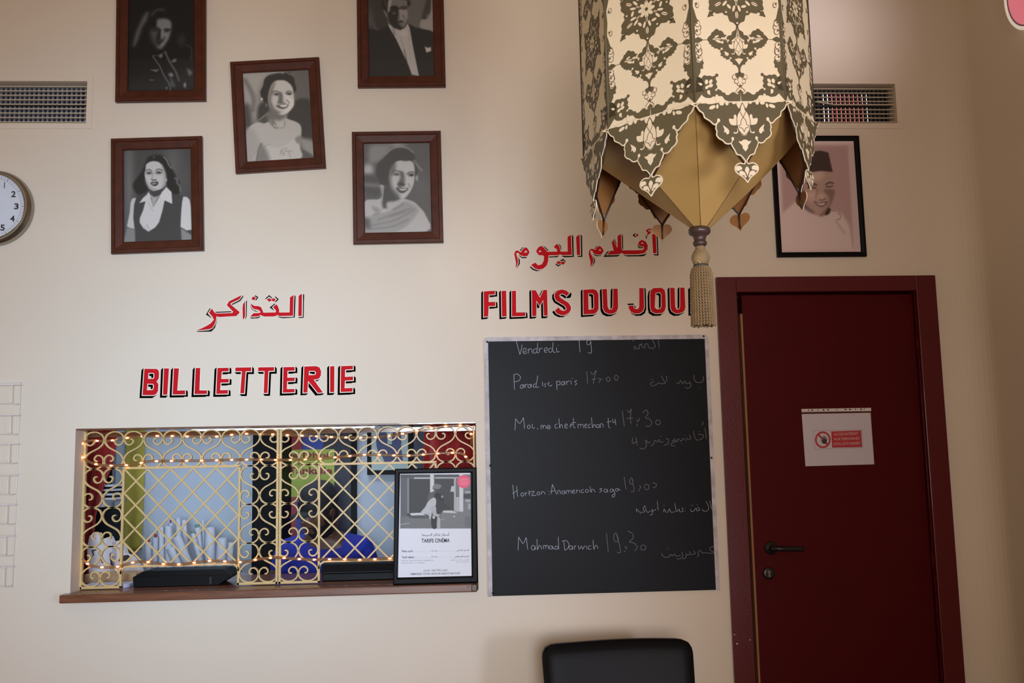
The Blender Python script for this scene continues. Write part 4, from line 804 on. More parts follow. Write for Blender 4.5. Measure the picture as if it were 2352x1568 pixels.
# the pink lamp seen through the right vent
c = P(1949, 240, 0.9)
t = thing('lightbox', 'pink lit panel with white edges glowing behind the right wall vent', 'lamp', (c[0], 0.95, 3.9))
mb = MB(); mb.prism([(c[0] - .135, c[2] - .2), (c[0] + .135, c[2] - .2), (c[0] + .10, c[2] + .2), (c[0] - .09, c[2] + .2)], lambda x, z: (x, 0.92, z), lambda x, z: (x, 0.98, z)); mb.build('housing', emis('white_glow', (236, 226, 244), 1.6), t)
mb = MB(); mb.prism([(c[0] - .115, c[2] - .2), (c[0] + .095, c[2] - .2), (c[0] + .07, c[2] + .19), (c[0] - .075, c[2] + .19)], lambda x, z: (x, 0.915, z), lambda x, z: (x, 0.919, z)); mb.build('diffuser', emis('pink_glow', (236, 112, 122), 1.5), t)
mb = MB(); mb.tube([(c[0], 0.95, c[2] + .2), (c[0], 0.95, 3.9)], 0.006); mb.build('hanger', M_black, t)

# ---------------------------------------------------------------- wall clock, cut by the left edge
M_chrome = mat('brushed_steel', (168, 162, 150), 0.28, metal=1.0, noise=0.03, nscale=20)
M_dial = mat('white_dial', (222, 224, 232), 0.5)
M_ink = mat('dark_ink', (38, 34, 42), 0.6)
cc = P(-11, 480, 0.0); S = 4.0 / FPX
ct = thing('wall_clock', 'round steel rimmed wall clock with a white dial, cut by the left edge', 'clock', (cc[0], 0, cc[2]))
mb = MB(); mb.lathe([(0.10, -0.001), (0.153, -0.001), (0.154, -0.012), (0.150, -0.020), (0.147, -0.027), (0.143, -0.028), (0.141, -0.036), (0.139, -0.037), (0.137, -0.046), (0.135, -0.052), (0.133, -0.052), (0.131, -0.044), (0.131, -0.03), (0.10, -0.03)], (cc[0], 0, cc[2]), 'y', 72, ring=True); mb.build('rim', M_chrome, ct)
mb = MB(); mb.lathe([(0, -0.040), (0.132, -0.040), (0.132, -0.034), (0, -0.034)], (cc[0], 0, cc[2]), 'y', 64, smooth=False); dial = mb.build('dial', M_dial, ct)
mb = MB()
cf = lambda u, v: (cc[0] + u, -0.0405, cc[2] + v)
for r in (0.1165, 0.1285):
    mb.ribbon([(cc[0] + r * math.cos(a), cc[2] + r * math.sin(a)) for a in np.linspace(0, 2 * PI, 97)], 0.0006, -0.0406, -0.0402)
for k in range(60):
    a = PI / 2 - k * PI / 30; r0, w = (0.1165, 0.0006) if k % 5 else (0.118, 0.0022)
    mb.ribbon([(cc[0] + r0 * math.cos(a), cc[2] + r0 * math.sin(a)), (cc[0] + .1285 * math.cos(a), cc[2] + .1285 * math.sin(a))], w, -0.0407, -0.0402)
mb.build('minute_track', mat('grey_ink', (120, 116, 120), 0.6), dial, fix=False)
for k in range(1, 13):
    a = PI / 2 - k * PI / 6; u, v = 0.099 * math.cos(a), 0.099 * math.sin(a); mb = MB(); hw = .0115 if k < 10 else .017
    if k == 1: hw = 0.002
    put_text(mb, str(k), cf, u - hw * .75, u + hw * .75, v - .0125, v + .0125, 0.03); mb.build('numeral', M_ink, dial, fix=False)
for ang, L, w in ((200, .065, .007), (150, .098, .005)):
    a = math.radians(ang); mb = MB(); mb.ribbon([(cc[0] - .015 * math.cos(a), cc[2] - .015 * math.sin(a)), (cc[0] + L * math.cos(a), cc[2] + L * math.sin(a))], w, -0.0445, -0.0435); mb.build('hand', M_ink, ct)
mb = MB(); mb.lathe([(0, -0.049), (0.131, -0.049), (0.131, -0.048), (0, -0.048)], (cc[0], 0, cc[2]), 'y', 64, smooth=False); mb.build('glass_pane', M_glass, ct)

# ---------------------------------------------------------------- wire card rack, cut by the left edge
M_wire = mat('white_wire', (240, 236, 236), 0.4)
zr = zf(0, 860, 3.075)
ux = P(35, 1110, -0.02)[0]; uz1 = P(44, 876, -0.02)[2]; uz0 = P(24, 1351, -0.02)[2]
rt = thing('wire_rack', 'white wire card rack of seven tiers, cut by the left edge', 'rack', (ux - .15, -0.02, uz0))
xl = ux - 0.34
for x in (ux, xl, (ux + xl) / 2):
    mb = MB(); mb.tube([(x, -0.006, uz0), (x, -0.006, uz1)], 0.0016, 8); mb.build('upright', M_wire, rt)
mb = MB(); mb.tube([(xl, -0.006, uz1 - .001), (ux, -0.006, uz1 - .001)], 0.0016, 8); mb.build('upright', M_wire, rt)
for i, zy in enumerate((70, 284, 488, 708, 918, 1140, 1357)):
    zz = P(35, 860 + zy / 3.075, -0.045)[2]; dz = 0.075
    mb = MB()
    mb.tube([(xl - .012, -0.045, zz), (ux + .017, -0.045, zz)], 0.0014, 8)
    for x in (ux, (ux + xl) / 2, xl): mb.tube([(x, -0.045, zz), (x, -0.006, zz)], 0.0014, 6)
    for xa, xb in (((ux + xl) / 2 + .02, ux - .018), (xl + .02, (ux + xl) / 2 - .018)):
        for x, xe in ((xa, xa - .018), (xb, xb + .018)):
            mb.tube([(x, -0.045, zz), (x, -0.044, zz - dz + .006), (x + (xe - x) * .3, -0.042, zz - dz), (xe, -0.007, zz - dz + .002)], 0.0013, 6)
        mb.tube([(xa, -0.043, zz - dz + .004), (xb, -0.043, zz - dz + .004)], 0.0012, 6)
    mb.build('pocket', M_wire, rt)

# ---------------------------------------------------------------- round pink sign on the right wall
q = PX(2365, -39, CORNER - 0.03); r = 0.166
st = thing('light_sign', 'round pink sign with a white rim on the right wall, cut by the top corner', 'sign', (CORNER, q[1], q[2]))
mb = MB(); mb.lathe([(r * .9, -0.001), (r * .98, -0.001), (r, -0.006), (r, -0.03), (r * .975, -0.036), (r * .93, -0.036), (r * .915, -0.030), (r * .9, -0.03)], (CORNER, q[1], q[2]), 'x', 72, ring=True); mb.build('rim', emis('white_sign_edge', (238, 226, 210), 0.45), st)
mb = MB(); mb.lathe([(0, -0.0235), (r * .6, -0.0265), (r * .9, -0.030), (r * .92, -0.02), (0, -0.018)], (CORNER, q[1], q[2]), 'x', 64); mb.build('face', emis('pink_sign_face', (226, 120, 136), 0.55), st)
mb = MB(); mb.lathe([(r * .88, -0.0300), (r * .915, -0.0315), (r * .915, -0.029), (r * .88, -0.029)], (CORNER, q[1], q[2]), 'x', 64, ring=True); mb.build('seal', mat('mauve_seal', (150, 112, 136), 0.4), st)

# ---------------------------------------------------------------- notice in a punched sleeve on the door
zd = zf(1830, 920, 9.8)
ang = math.tan(math.radians(1.1))
def FD(d):
    def f(x, y):
        p = P(*zd(x, y), 0.0); yy = 0.012 - (LX1 - p[0]) * ang - d
        return P(*zd(x, y), yy)
    return f
nt_ = thing('door_notice', 'white notice in a clear punched sleeve on the red door, access forbidden', 'sign', FD(0.0)(960, 1400))
M_paper = mat('white_paper', (222, 216, 222), 0.7)
mb = MB(); mb.prism([(112, 300), (1660, 270), (1745, 1430), (196, 1474)], FD(0.0016), FD(0.0008)); mb.build('paper_sheet', M_paper, nt_)
strip = [(105, 186), (1672, 160), (1676, 232), (109, 258)]
holes = [[(cx + rx * math.cos(a), cy + ry * math.sin(a)) for a in np.linspace(0, 2 * PI, 12, endpoint=False)] for cx, cy, rx, ry in ((270, 213, 13, 15), (348, 211, 24, 15), (476, 210, 13, 14), (604, 207, 24, 15), (708, 204, 24, 15), (904, 202, 13, 14), (1098, 197, 24, 15), (1200, 196, 24, 15), (1324, 194, 13, 14), (1450, 191, 24, 15), (1522, 190, 11, 14))]
mb = MB(); mb.flat(strip, FD(0.0018), holes); mb.build('punched_strip', mat('white_plastic_strip', (214, 206, 204), 0.5), nt_, fix=False)
def clear_film():
    m = bpy.data.materials.new('clear_film'); m.use_nodes = True; n = m.node_tree; n.nodes.remove(n.nodes['Principled BSDF'])
    t = n.nodes.new('ShaderNodeBsdfTransparent'); t.inputs[0].default_value = (.93, .92, .94, 1); g = n.nodes.new('ShaderNodeBsdfGlossy'); g.inputs['Roughness'].default_value = 0.25; x = n.nodes.new('ShaderNodeMixShader'); x.inputs[0].default_value = 0.06
    n.links.new(t.outputs[0], x.inputs[1]); n.links.new(g.outputs[0], x.inputs[2]); n.links.new(x.outputs[0], n.nodes['Material Output'].inputs['Surface'])
    return m
M_film = clear_film()
mb = MB(); mb.flat([(107, 232), (1676, 232), (1752, 1434), (190, 1480)], FD(0.0036)); mb.build('sleeve', M_film, nt_, fix=False)
M_signred = mat('sign_red_ink', (196, 34, 48), 0.6)
mb = MB(); mb.flat([(775, 690), (1448, 668), (1472, 1042), (798, 1056)], FD(0.0022)); mb.build('red_field', M_signred, nt_, fix=False)
mb = MB()
for a, b in (((378, 672), (1470, 650)), ((1470, 650), (1494, 1056)), ((1494, 1056), (405, 1092)), ((405, 1092), (378, 672))):
    q0, q1 = FD(0.0021)(*a), FD(0.0021)(*b); mb.tube([q0, q1], 0.0003, 4)
mb.build('border_line', M_ink, nt_)
ring = lambda r: [(588 + r * .93 * math.cos(a), 878 + r * math.sin(a)) for a in np.linspace(0, 2 * PI, 40, endpoint=False)]
mb = MB(); mb.flat(ring(190), FD(0.0022), [ring(148)]); mb.flat([(470, 770), (500, 745), (705, 965), (675, 1000)], FD(0.0023)); mb.build('prohibition_ring', M_signred, nt_, fix=False)
mb = MB(); mb.flat([(610, 970), (575, 950), (560, 910), (535, 885), (545, 875), (580, 900), (585, 880), (580, 800), (592, 795), (604, 860), (608, 860), (614, 780), (626, 780), (630, 858), (636, 860), (646, 795), (658, 797), (656, 870), (664, 875), (676, 835), (688, 838), (680, 900), (670, 940), (650, 968)], FD(0.0025)); mb.build('hand_symbol', M_ink, nt_, fix=False)
mb = MB()
for s, x0, x1, yb, yt, sl in (('ACCES INTERDIT', 835, 1385, 785, 725, -18), ('AUX PERSONNES', 832, 1410, 893, 835, -18), ('NON AUTORISEES', 826, 1424, 1003, 943, -18)):
    f = FD(0.0026); put_text(mb, s, (lambda f, x0, x1, sl: lambda x, y: f(x, y + sl * (x - x0) / (x1 - x0)))(f, x0, x1, sl), x0, x1, yb, yt, 0.01)
mb.build('notice_text', mat('pale_sign_text', (224, 186, 188), 0.6), nt_, fix=False)

# ---------------------------------------------------------------- leather chair below the blackboard
M_leather = mat('black_leather', (11, 11, 15), 0.5, spec=0.2, bump=0.08, bscale=220, noise=0.1)
yb = -0.42
ca, cb = P(1243, 1490, yb), P(1589, 1490, yb); ctop = P(1420, 1472, yb)[2]
cx0, cx1 = ca[0], cb[0]; cm = (cx0 + cx1) / 2
ch = thing('leather_chair', 'black leather chair with a low padded back below the blackboard', 'chair', (cm, yb - .25, 0))
mb = MB(); n = 14; W = (cx1 - cx0) / 2
def back_pt(u, v, s):        # u -1..1, v 0..1
    taper = 1 - 0.05 * (1 - v)
    edge = (1 - abs(u) ** 10) * (1 - max(0, (v - .5) / .5) ** 12) * (1 - max(0, (.1 - v) / .1) ** 2)
    t = 0.014 + 0.022 * max(edge, 0) ** 0.5
    uu = u * (1 - 0.05 * max(0, (v - .86) / .14) ** 3)
    return (cm + uu * W * taper, yb - 0.09 * (1 - v) - 0.03 * (1 - u * u) * 0 + s * t + 0.016 * (1 - u * u), 0.45 + v * (ctop - 0.45) + 0.004 * math.sin(2.2 * u + 1) - .010 * max(0, abs(u) - .9) / .1 * v)
for s in (-1, 1):
    N, K = 24, 20
    vs = [back_pt(-1 + 2 * i / N, j / K, s) for j in range(K + 1) for i in range(N + 1)]
    mb.add(vs, [(j * (N + 1) + i, j * (N + 1) + i + 1, (j + 1) * (N + 1) + i + 1, (j + 1) * (N + 1) + i) for j in range(K) for i in range(N)], True)
    if s == -1: first = len(vs)
rim = [i for i in range(25)] + [j * 25 + 24 for j in range(1, 21)] + [20 * 25 + i for i in range(23, -1, -1)] + [j * 25 for j in range(19, 0, -1)]
for a, b in zip(rim, rim[1:] + rim[:1]): mb.f.append([a, b, first + b, first + a]); mb.mi.append(0); mb.smooth.append(True)
mb.build('backrest', M_leather, ch)
mb = MB(); mb.box(cm - W * .95, cm + W * .95, yb - .58, yb - .075, 0.36, 0.47); mb.build('seat', M_leather, ch, bevel=0.03, bseg=4)
for sx in (-1, 1):
    for y in (yb - .54, yb - .11):
        mb = MB(); x = cm + sx * W * .86; mb.add([(x - .02, y - .02, .37), (x + .02, y - .02, .37), (x + .02, y + .02, .37), (x - .02, y + .02, .37), (x - .014, y - .014, 0), (x + .014, y - .014, 0), (x + .014, y + .014, 0), (x - .014, y + .014, 0)], [(0, 1, 2, 3), (7, 6, 5, 4), (0, 4, 5, 1), (1, 5, 6, 2), (2, 6, 7, 3), (3, 7, 4, 0)]); mb.build('leg', mat('dark_wood', (46, 30, 24), 0.5), ch)
# ---------------------------------------------------------------- ticket window: ledge, scrolled grilles, rope light
M_teak = mat('varnished_teak', (112, 66, 42), 0.35, noise=0.3, nscale=6, stretch=(1.2, 14, 14), coat=0.3)
M_gold = mat('gold_painted_iron', (206, 176, 118), 0.42, spec=0.4, noise=0.05, nscale=30)
lz = LEDGE_Z; lx0 = P(136, 1370, -0.06)[0]; lx1 = P(1094, 1348, -0.06)[0]
lt = thing('counter_ledge', 'brown varnished wooden ledge under the ticket window', 'ledge', ((lx0 + lx1) / 2, 0, lz - .031))
mb = MB(); mb.box(lx0, lx1, -0.062, -0.001, lz - 0.031, lz); mb.box(WX0 + .001, WX1 - .001, -0.001, 0.53, lz - 0.028, lz); mb.build('board', M_teak, lt, bevel=0.004)
mb = MB(); mb.box(lx1 - .020, lx1 + .004, -0.0632, -0.0005, lz - 0.030, lz - 0.0005); ep = mb.build('end_cap', mat('dark_end_plate', (70, 52, 38), 0.35, metal=.3), lt, bevel=0.004)
q = P(1076, 1347, -0.064); mb = MB(); mb.lathe([(0, -0.0012), (0.002, -0.001), (0.003, 0), (0, 0)], (q[0], -0.0635, q[2]), 'y', 14); mb.build('screw', M_chrome, ep)
w1 = thing('window_1', None, None, ((WX0 + WX1) / 2, 0.0, lz)); tag(w1, kind='structure')
mb = MB(); mb.box(WX0 + .001, WX1 - .001, 0.004, 0.119, WZ1 - 0.005, WZ1 - 0.0005); mb.build('lintel_board', M_teak, w1)
mb = MB(); mb.box(WX0 + .001, WX1 - .001, 0.122, 0.150, WZ1 - 0.030, WZ1 - 0.012); mb.build('top_rail', mat('glossy_brown_rail', (92, 58, 36), 0.12, spec=.6), w1)
mb = MB(); mb.box(WX0 + .0005, WX0 + .006, 0.088, 0.118, lz + .001, WZ1 - .006); mb.build('side_stop', M_gold, w1)

GY = 0.086; GD = 0.013                       # front of the grilles and depth of the flat bars
S_HALF = [(0, 0), (-.24, .13), (-.41, .30), (-.485, .52), (-.39, .77), (-.18, .905), (.02, .94), (.25, .90), (.43, .76), (.485, .57), (.43, .37), (.28, .26), (.12, .285), (.03, .40), (.05, .51), (.14, .555), (.19, .53)]
def s_scroll(cx, cz, p, h, flip):
    k = h / 1.88
    half = [(x * p, y * k) for x, y in S_HALF]
    pts = [(-x, -y) for x, y in reversed(half[1:])] + half
    pts = smooth_open(pts, 5)
    return [(cx + (-x if flip else x), cz + y) for x, y in pts]
def grille(label, xl, xr, mirror):
    zt = P(400, 990, GY)[2] + 0.002; zb = lz + 0.004
    g = thing('window_grille', label, 'grille', ((xl + xr) / 2, GY, lz), group='gold scroll grilles of the ticket window')
    W = xr - xl; ncol = 10; p = W / ncol
    zrow = P(400, 1073, GY)[2]                                 # underside of the top row
    zl = P(400, 1298, GY)[2]                                   # underside of the lattice
    fl, fr = xl + 2 * p - .002, xr - 2 * p + .002
    bw = 0.0085
    def bar(name, x0, x1, z0, z1):
        mb = MB(); mb.box(x0, x1, GY - .001, GY + GD + .001, z0, z1); return mb.build(name, M_gold, g, bevel=0.0008)
    bar('frame_bar', xl, xl + .007, zb, zt) if not mirror else bar('frame_bar', xr - .007, xr, zb, zt)
    xm = xr if not mirror else xl
    bar('frame_bar', xm - .0105 if not mirror else xm + .001, xm - .001 if not mirror else xm + .0105, zb, zt)
    bar('frame_bar', fl, fr, zrow - .004, zrow + .005)
    for x0 in (fl, fr - bw): bar('frame_bar', x0, x0 + bw, zb, zrow)
    bar('frame_bar', xl, fl + bw, zb, zb + .009); bar('frame_bar', fr - bw, xr, zb, zb + .009)
    mb = MB(); r = 0.028                                       # lower edge with rounded arch corners
    arc = [(fl + bw / 2, zl - r)] + [(fl + bw / 2 + r - r * math.cos(a), zl - r + r * math.sin(a)) for a in np.linspace(0, PI / 2, 8)] + [(fr - bw / 2 - r + r * math.sin(a), zl - r + r * math.cos(a)) for a in np.linspace(0, PI / 2, 8)]
    mb.ribbon(arc, 0.007, GY - .001, GY + GD); mb.build('arch_bar', M_gold, g)
    n = 0
    def scroll(cx, cz, h, flip):
        pts = s_scroll(cx, cz, p * .99, h, flip); k = len(pts)
        w = [0.0052 * min(1, .55 + .45 * min(i, k - 1 - i) / 6) for i in range(k)]
        mb = MB(); mb.ribbon(pts, w, GY, GY + GD); mb.build('scroll', M_gold, g)
    h = zt - zrow
    for i in range(ncol): scroll(xl + (i + .5) * p, (zt + zrow) / 2, h, (i % 2 == 0))
    hr = (zrow - zb - .009) / 3
    for row in range(3):
        cz = zrow - (row + .5) * hr
        for base in (0, 8):
            for j in (0, 1):
                f = (j == 1) if row == 0 else (j == 0)
                scroll(xl + (base + j + .5) * p, cz, hr, f)
    # lattice of diagonal bars
    a0, a1, b1, b0 = fl + bw, fr - bw, zrow - .004, zl + .003
    Wd, Hd = a1 - a0, b1 - b0; s = Wd / 5; sz = Hd / 4
    def clip(x0, z0, dx, dz):
        t = min((Wd - x0) / dx if dx > 0 else x0 / -dx, (z0) / -dz if dz < 0 else (Hd - z0) / dz); return x0 + dx * t, z0 + dz * t
    starts = [(k * s, Hd, 1) for k in range(0, 5)] + [(0, Hd - k * sz, 1) for k in range(1, 4)] + [(k * s, Hd, -1) for k in range(1, 6)] + [(Wd, Hd - k * sz, -1) for k in range(1, 4)]
    for x0, z0, d in starts:
        x1, z1 = clip(x0, z0, d * s, -sz)
        if abs(x1 - x0) < .01: continue
        mb = MB(); y = GY + (.001 if d > 0 else .005); mb.ribbon([(a0 + x0, b0 + z0), (a0 + x1, b0 + z1)], 0.0062, y, y + .006); mb.build('lattice_bar', M_gold, g)
    return g
gxl = P(186, 1165, GY)[0]; gxm = P(640, 1165, GY)[0]; gxr = WX1 - .004
gxl = max(gxl, WX0 + .004)
grille('left gold scroll grille of the ticket window, the one in front of the paper rolls', gxl, gxm, False)
grille('right gold scroll grille of the ticket window, partly behind the tariff poster', gxm, gxr, True)

# rope light wound through the grilles
def tube_mat():
    m = bpy.data.materials.new('clear_tube'); m.use_nodes = True; n = m.node_tree; b = n.nodes['Principled BSDF']
    b.inputs['Base Color'].default_value = (*lin((150, 112, 78)), 1); b.inputs['Roughness'].default_value = 0.15; b.inputs['Specular IOR Level'].default_value = .8
    t = n.nodes.new('ShaderNodeBsdfTransparent'); t.inputs[0].default_value = (.92, .86, .78, 1); x = n.nodes.new('ShaderNodeMixShader'); x.inputs[0].default_value = 0.42
    n.links.new(t.outputs[0], x.inputs[1]); n.links.new(b.outputs[0], x.inputs[2]); n.links.new(x.outputs[0], n.nodes['Material Output'].inputs['Surface'])
    return m
M_tube = tube_mat(); M_bulb = emis('warm_bulb', (255, 190, 120), 26)
zg = zf(120, 950, 3.485); zh = zf(600, 950, 3.485)
FR, BK = GY - .009, GY + GD + .010
path = [(*zh(1715, 305), FR)]
path = [(*zh(*q), d) for q, d in (((1700, 420), BK), ((1660, 375), GY), ((1590, 315), FR), ((1370, 320), FR), ((1170, 335), FR), ((850, 327), FR), ((635, 345), FR), ((410, 362), FR), ((190, 370), FR), ((0, 366), FR))]
path += [(*zg(*q), d) for q, d in (((1670, 366), FR), ((1460, 368), FR), ((1230, 374), FR), ((995, 377), FR), ((790, 380), FR), ((700, 395), FR), ((610, 410), FR), ((500, 414), FR), ((390, 412), FR), ((275, 375), FR), ((228, 320), FR), ((228, 270), FR), ((250, 230), FR), ((305, 215), FR), ((360, 216), GY + .006), ((430, 218), BK), ((540, 205), BK), ((645, 186), BK), ((760, 178), BK), ((975, 178), BK), ((1090, 182), BK), ((1205, 186), BK), ((1310, 183), BK), ((1420, 170), BK), ((1530, 160), BK), ((1745, 165), BK))]
path += [(*zh(*q), d) for q, d in (((75, 165), BK), ((255, 172), BK), ((400, 178), BK), ((620, 188), BK), ((800, 190), BK), ((940, 186), BK), ((1060, 172), GY), ((1140, 157), FR), ((1225, 140), FR), ((1325, 122), FR), ((1430, 105), FR), ((1540, 95), FR), ((1610, 96), FR), ((1645, 115), FR), ((1675, 150), FR), ((1684, 190), FR), ((1680, 250), BK))]
bottom = [(*zg(*q), d) for q, d in (((240, 1120), BK), ((248, 1165), GY), ((290, 1205), FR), ((340, 1222), FR), ((455, 1230), FR), ((540, 1220), FR), ((620, 1196), FR), ((705, 1183), FR), ((800, 1190), FR), ((895, 1202), FR), ((1000, 1205), FR), ((1125, 1193), FR), ((1240, 1178), FR), ((1350, 1178), FR), ((1440, 1187), FR), ((1545, 1184), FR), ((1655, 1163), FR), ((1770, 1150), FR))] + [(*zh(*q), d) for q, d in (((95, 1150), FR), ((210, 1155), FR), ((320, 1163), FR), ((430, 1167), FR), ((535, 1164), FR), ((635, 1163), FR), ((740, 1168), FR), ((850, 1167), FR), ((960, 1160), FR), ((1050, 1158), FR), ((1200, 1160), FR), ((1390, 1165), FR))]
def rope(label, pts):
    w = [P(px, py, y) for px, py, y in pts]
    w = resample(smooth_open(w, 6), 0.008)
    t = thing('rope_light', label, 'rope light', w[0])
    mb = MB(); mb.tube(w, 0.0058, 8); mb.build('clear_tube', M_tube, t)
    for c in resample(w, 0.0585)[1:-1]:
        mb = MB(); mb.lathe([(0.0004, -.006), (.0023, -.004), (.0028, 0), (.0023, .004), (.0004, .006)], c, 'x', 8); mb.build('bulb', M_bulb, t)
rope('clear rope light with glowing bulbs looped twice along the top of the grilles', path)
rope('clear rope light with glowing bulbs running along the foot of the grilles', bottom)

# ---------------------------------------------------------------- tariff poster standing on the ledge
PY0 = -0.016
zp = zf(890, 1060, 5.409)
def framed_at(y0):
    t = thing('tariff_poster', 'black framed cinema price poster standing on the ledge before the right grille', 'poster', (P(1000, 1340, y0)[0], y0, lz))
    pd = y0 - .018
    c = [P(*zp(*q), pd) for q in ((90, 88), (1108, 72), (1126, 1500), (70, 1525))]
    c[2] = np.array([c[2][0], pd, lz + .0005]); c[3] = np.array([c[3][0], pd, lz + .0005])
    i = [P(*zp(*q), pd + .008) for q in ((155, 150), (1040, 138), (1046, 1418), (130, 1438))]
    for k in range(4):
        a, b, ia, ib = c[k], c[(k + 1) % 4], i[k], i[(k + 1) % 4]; mb = MB()
        D = lambda p, y: (p[0], y, p[2])
        m1, m2 = a * .8 + ia * .2, b * .8 + ib * .2; n1, n2 = a * .25 + ia * .75, b * .25 + ib * .75
        pr = lambda o, m, n, i_: [D(o, y0), D(o, pd + .003), D(m, pd), D(n, pd), D(i_, pd + .007), D(i_, y0)]
        A, B = pr(a, m1, n1, ia), pr(b, m2, n2, ib)
        mb.add(A + B, [(j, (j + 1) % 6, 6 + (j + 1) % 6, 6 + j) for j in range(6)] + [tuple(range(6)), tuple(range(6, 12))])
        mb.build('frame_rail', M_frameblack, t)
    mb = MB(); mb.add([(p[0], y0 - .001, p[2]) for p in c], [(0, 1, 2, 3)]); mb.build('backing_board', mat('grey_board', (120, 112, 104), .9), t)
    return t, pd
pt, pd = framed_at(PY0)
yp = pd + .0095
def tariff(X, Y):
    p = Paint((X - 890) * 5.409, (Y - 1060) * 5.409, (226, 226, 240))
    B = lambda x0, y0, x1, y1, v, s=5, a=1: p.poly([(x0, y0), (x1, y0), (x1, y1), (x0, y1)], v, s, a, sm=False)
    B(160, 158, 1040, 826, 104)
    B(185, 215, 525, 680, 78); B(590, 215, 830, 620, 80); B(160, 160, 1040, 200, 96); B(175, 200, 245, 680, 104); B(245, 205, 268, 640, 140, 10); B(330, 195, 530, 212, 190); B(590, 192, 880, 208, 180)
    B(530, 160, 578, 520, 205); B(892, 155, 942, 660, 205); B(826, 205, 848, 620, 180); B(850, 205, 890, 440, 120); B(850, 440, 890, 620, 180); B(942, 160, 1040, 820, 128, 8); B(965, 370, 1035, 384, 190); B(970, 470, 1035, 500, 170); B(945, 400, 1040, 460, 84); B(1000, 520, 1040, 590, 170, 16)
    p.poly([(795, 305), (828, 300), (826, 375), (780, 370)], 190, 8, sm=False)
    B(160, 680, 1040, 826, 118, 30); B(200, 690, 520, 820, 122, 20); B(660, 620, 960, 820, 128, 20)
    p.poly([(275, 640), (430, 632), (470, 668), (300, 670)], 205, 6, sm=False).poly([(300, 670), (470, 668), (520, 700), (280, 700)], 92, 14)
    p.poly([(665, 605), (790, 600), (870, 640), (700, 632)], 198, 8, sm=False).line([(540, 740), (700, 715)], 14, 150, 10).line([(160, 780), (270, 765)], 12, 160, 10)
    p.poly([(510, 400), (540, 380), (600, 370), (640, 450), (600, 560), (520, 520), (500, 480)], 100, 10).poly([(580, 280), (640, 280), (678, 305), (650, 330), (600, 350), (560, 335)], 128, 8).line([(570, 340), (640, 345), (676, 308)], 12, 84, 8)
    p.poly([(590, 390), (660, 400), (700, 440), (690, 500), (640, 510), (590, 460)], 62, 14).poly([(610, 470), (660, 480), (740, 540), (800, 600), (690, 610), (640, 680), (600, 600)], 72, 16)
    p.poly([(560, 450), (600, 460), (600, 540), (560, 600), (530, 720), (500, 660), (410, 640), (470, 560), (500, 500)], 188, 8).poly([(540, 560), (600, 560), (610, 640), (660, 660), (600, 685), (560, 640)], 176, 8).line([(470, 640), (480, 690)], 6, 140, 6).line([(510, 640), (520, 705)], 6, 140, 6)
    p.poly([(545, 690), (620, 690), (610, 820), (555, 820)], 66, 8).poly([(620, 690), (650, 700), (655, 820), (615, 820)], 176, 8).ell(575, 690, 16, 20, 190, 8).ell(680, 435, 14, 18, 150, 10).ell(830, 680, 12, 10, 190, 8)
    p.ell(948, 248, 82, 82, (240, 104, 128), 5)
    return p
c0 = P(*zp(130, 1438), yp); c1 = P(*zp(1046, 1418), yp); c3 = P(*zp(155, 150), yp)
print_sheet('printed_sheet', (c0[0], yp, min(c0[2], c1[2])), (1, 0, 0), (0, 0, 1), c1[0] - c0[0], c3[2] - c0[2] + .002, 220, 320, tariff, M_print, pt, 1.05)
def FPo(d): return lambda x, y: P(*zp(x, y), yp - d)
M_grey = mat('grey_ink_light', (132, 132, 146), .7); M_tint = mat('pale_pink_ink', (250, 176, 190), .7)
def ptext(s, x0, x1, yb, yt, m, bold=0.0, label=None):
    mb = MB(); sl = -0.014
    put_text(mb, s, lambda x, y: FPo(.0006)(x, y + sl * (x - (x0 + x1) / 2)), x0, x1, yb, yt, bold); mb.build('printed_text', m, pt, fix=False)
ptext(arab('أسعار تذاكر السينما'), 428, 768, 930, 880, M_ink, .008)
ptext('TARIFS CINÉMA', 423, 773, 1004, 942, M_ink, .022)
ptext('Plein tarif', 180, 315, 1123, 1099, M_ink, .02); ptext('40 dhs', 542, 624, 1117, 1097, M_grey); ptext(arab('السعر العادي'), 862, 1012, 1118, 1088, M_ink, .01)
ptext('Tarif réduit', 178, 330, 1199, 1172, M_ink, .02); ptext('30 dhs', 542, 624, 1191, 1171, M_grey); ptext(arab('السعر المنخفض'), 832, 1012, 1192, 1162, M_ink, .01)
ptext('pour les moins de 18 ans, étudiant·e·s', 175, 578, 1240, 1216, M_grey); ptext("et demandeur·se·s d'emploi", 175, 462, 1268, 1246, M_grey)
ptext(arab('للأقل من 18 سنة، الطلاب'), 778, 1012, 1232, 1206, M_grey); ptext(arab('و الباحثون عن عمل'), 850, 1012, 1257, 1235, M_grey)
ptext(arab('اطلبوا بطاقة الوفاء بالمجان'), 440, 745, 1364, 1334, M_ink, .006); ptext('DEMANDEZ VOTRE CARTE DE FIDÉLITÉ GRATUITE', 286, 902, 1402, 1372, M_ink, .01)
for s, yb in (('CINÉMA', 228), ('THÈQUE', 258), ('TANGER', 288)): ptext(s, 895, 1002, yb, yb - 25, M_tint)
mb = MB()
for x0, x1, y in ((318, 536, 1114), (632, 852, 1111), (335, 536, 1188), (632, 826, 1185)):
    for x in np.arange(x0, x1, 7): mb.add([FPo(.0006)(x + a, y + b - .014 * (x - 590)) for a, b in ((0, 0), (3, 0), (3, 3), (0, 3))], [(0, 1, 2, 3)])
tag(mb.build('dotted_leader', M_grey, pt, fix=False), kind='stuff')
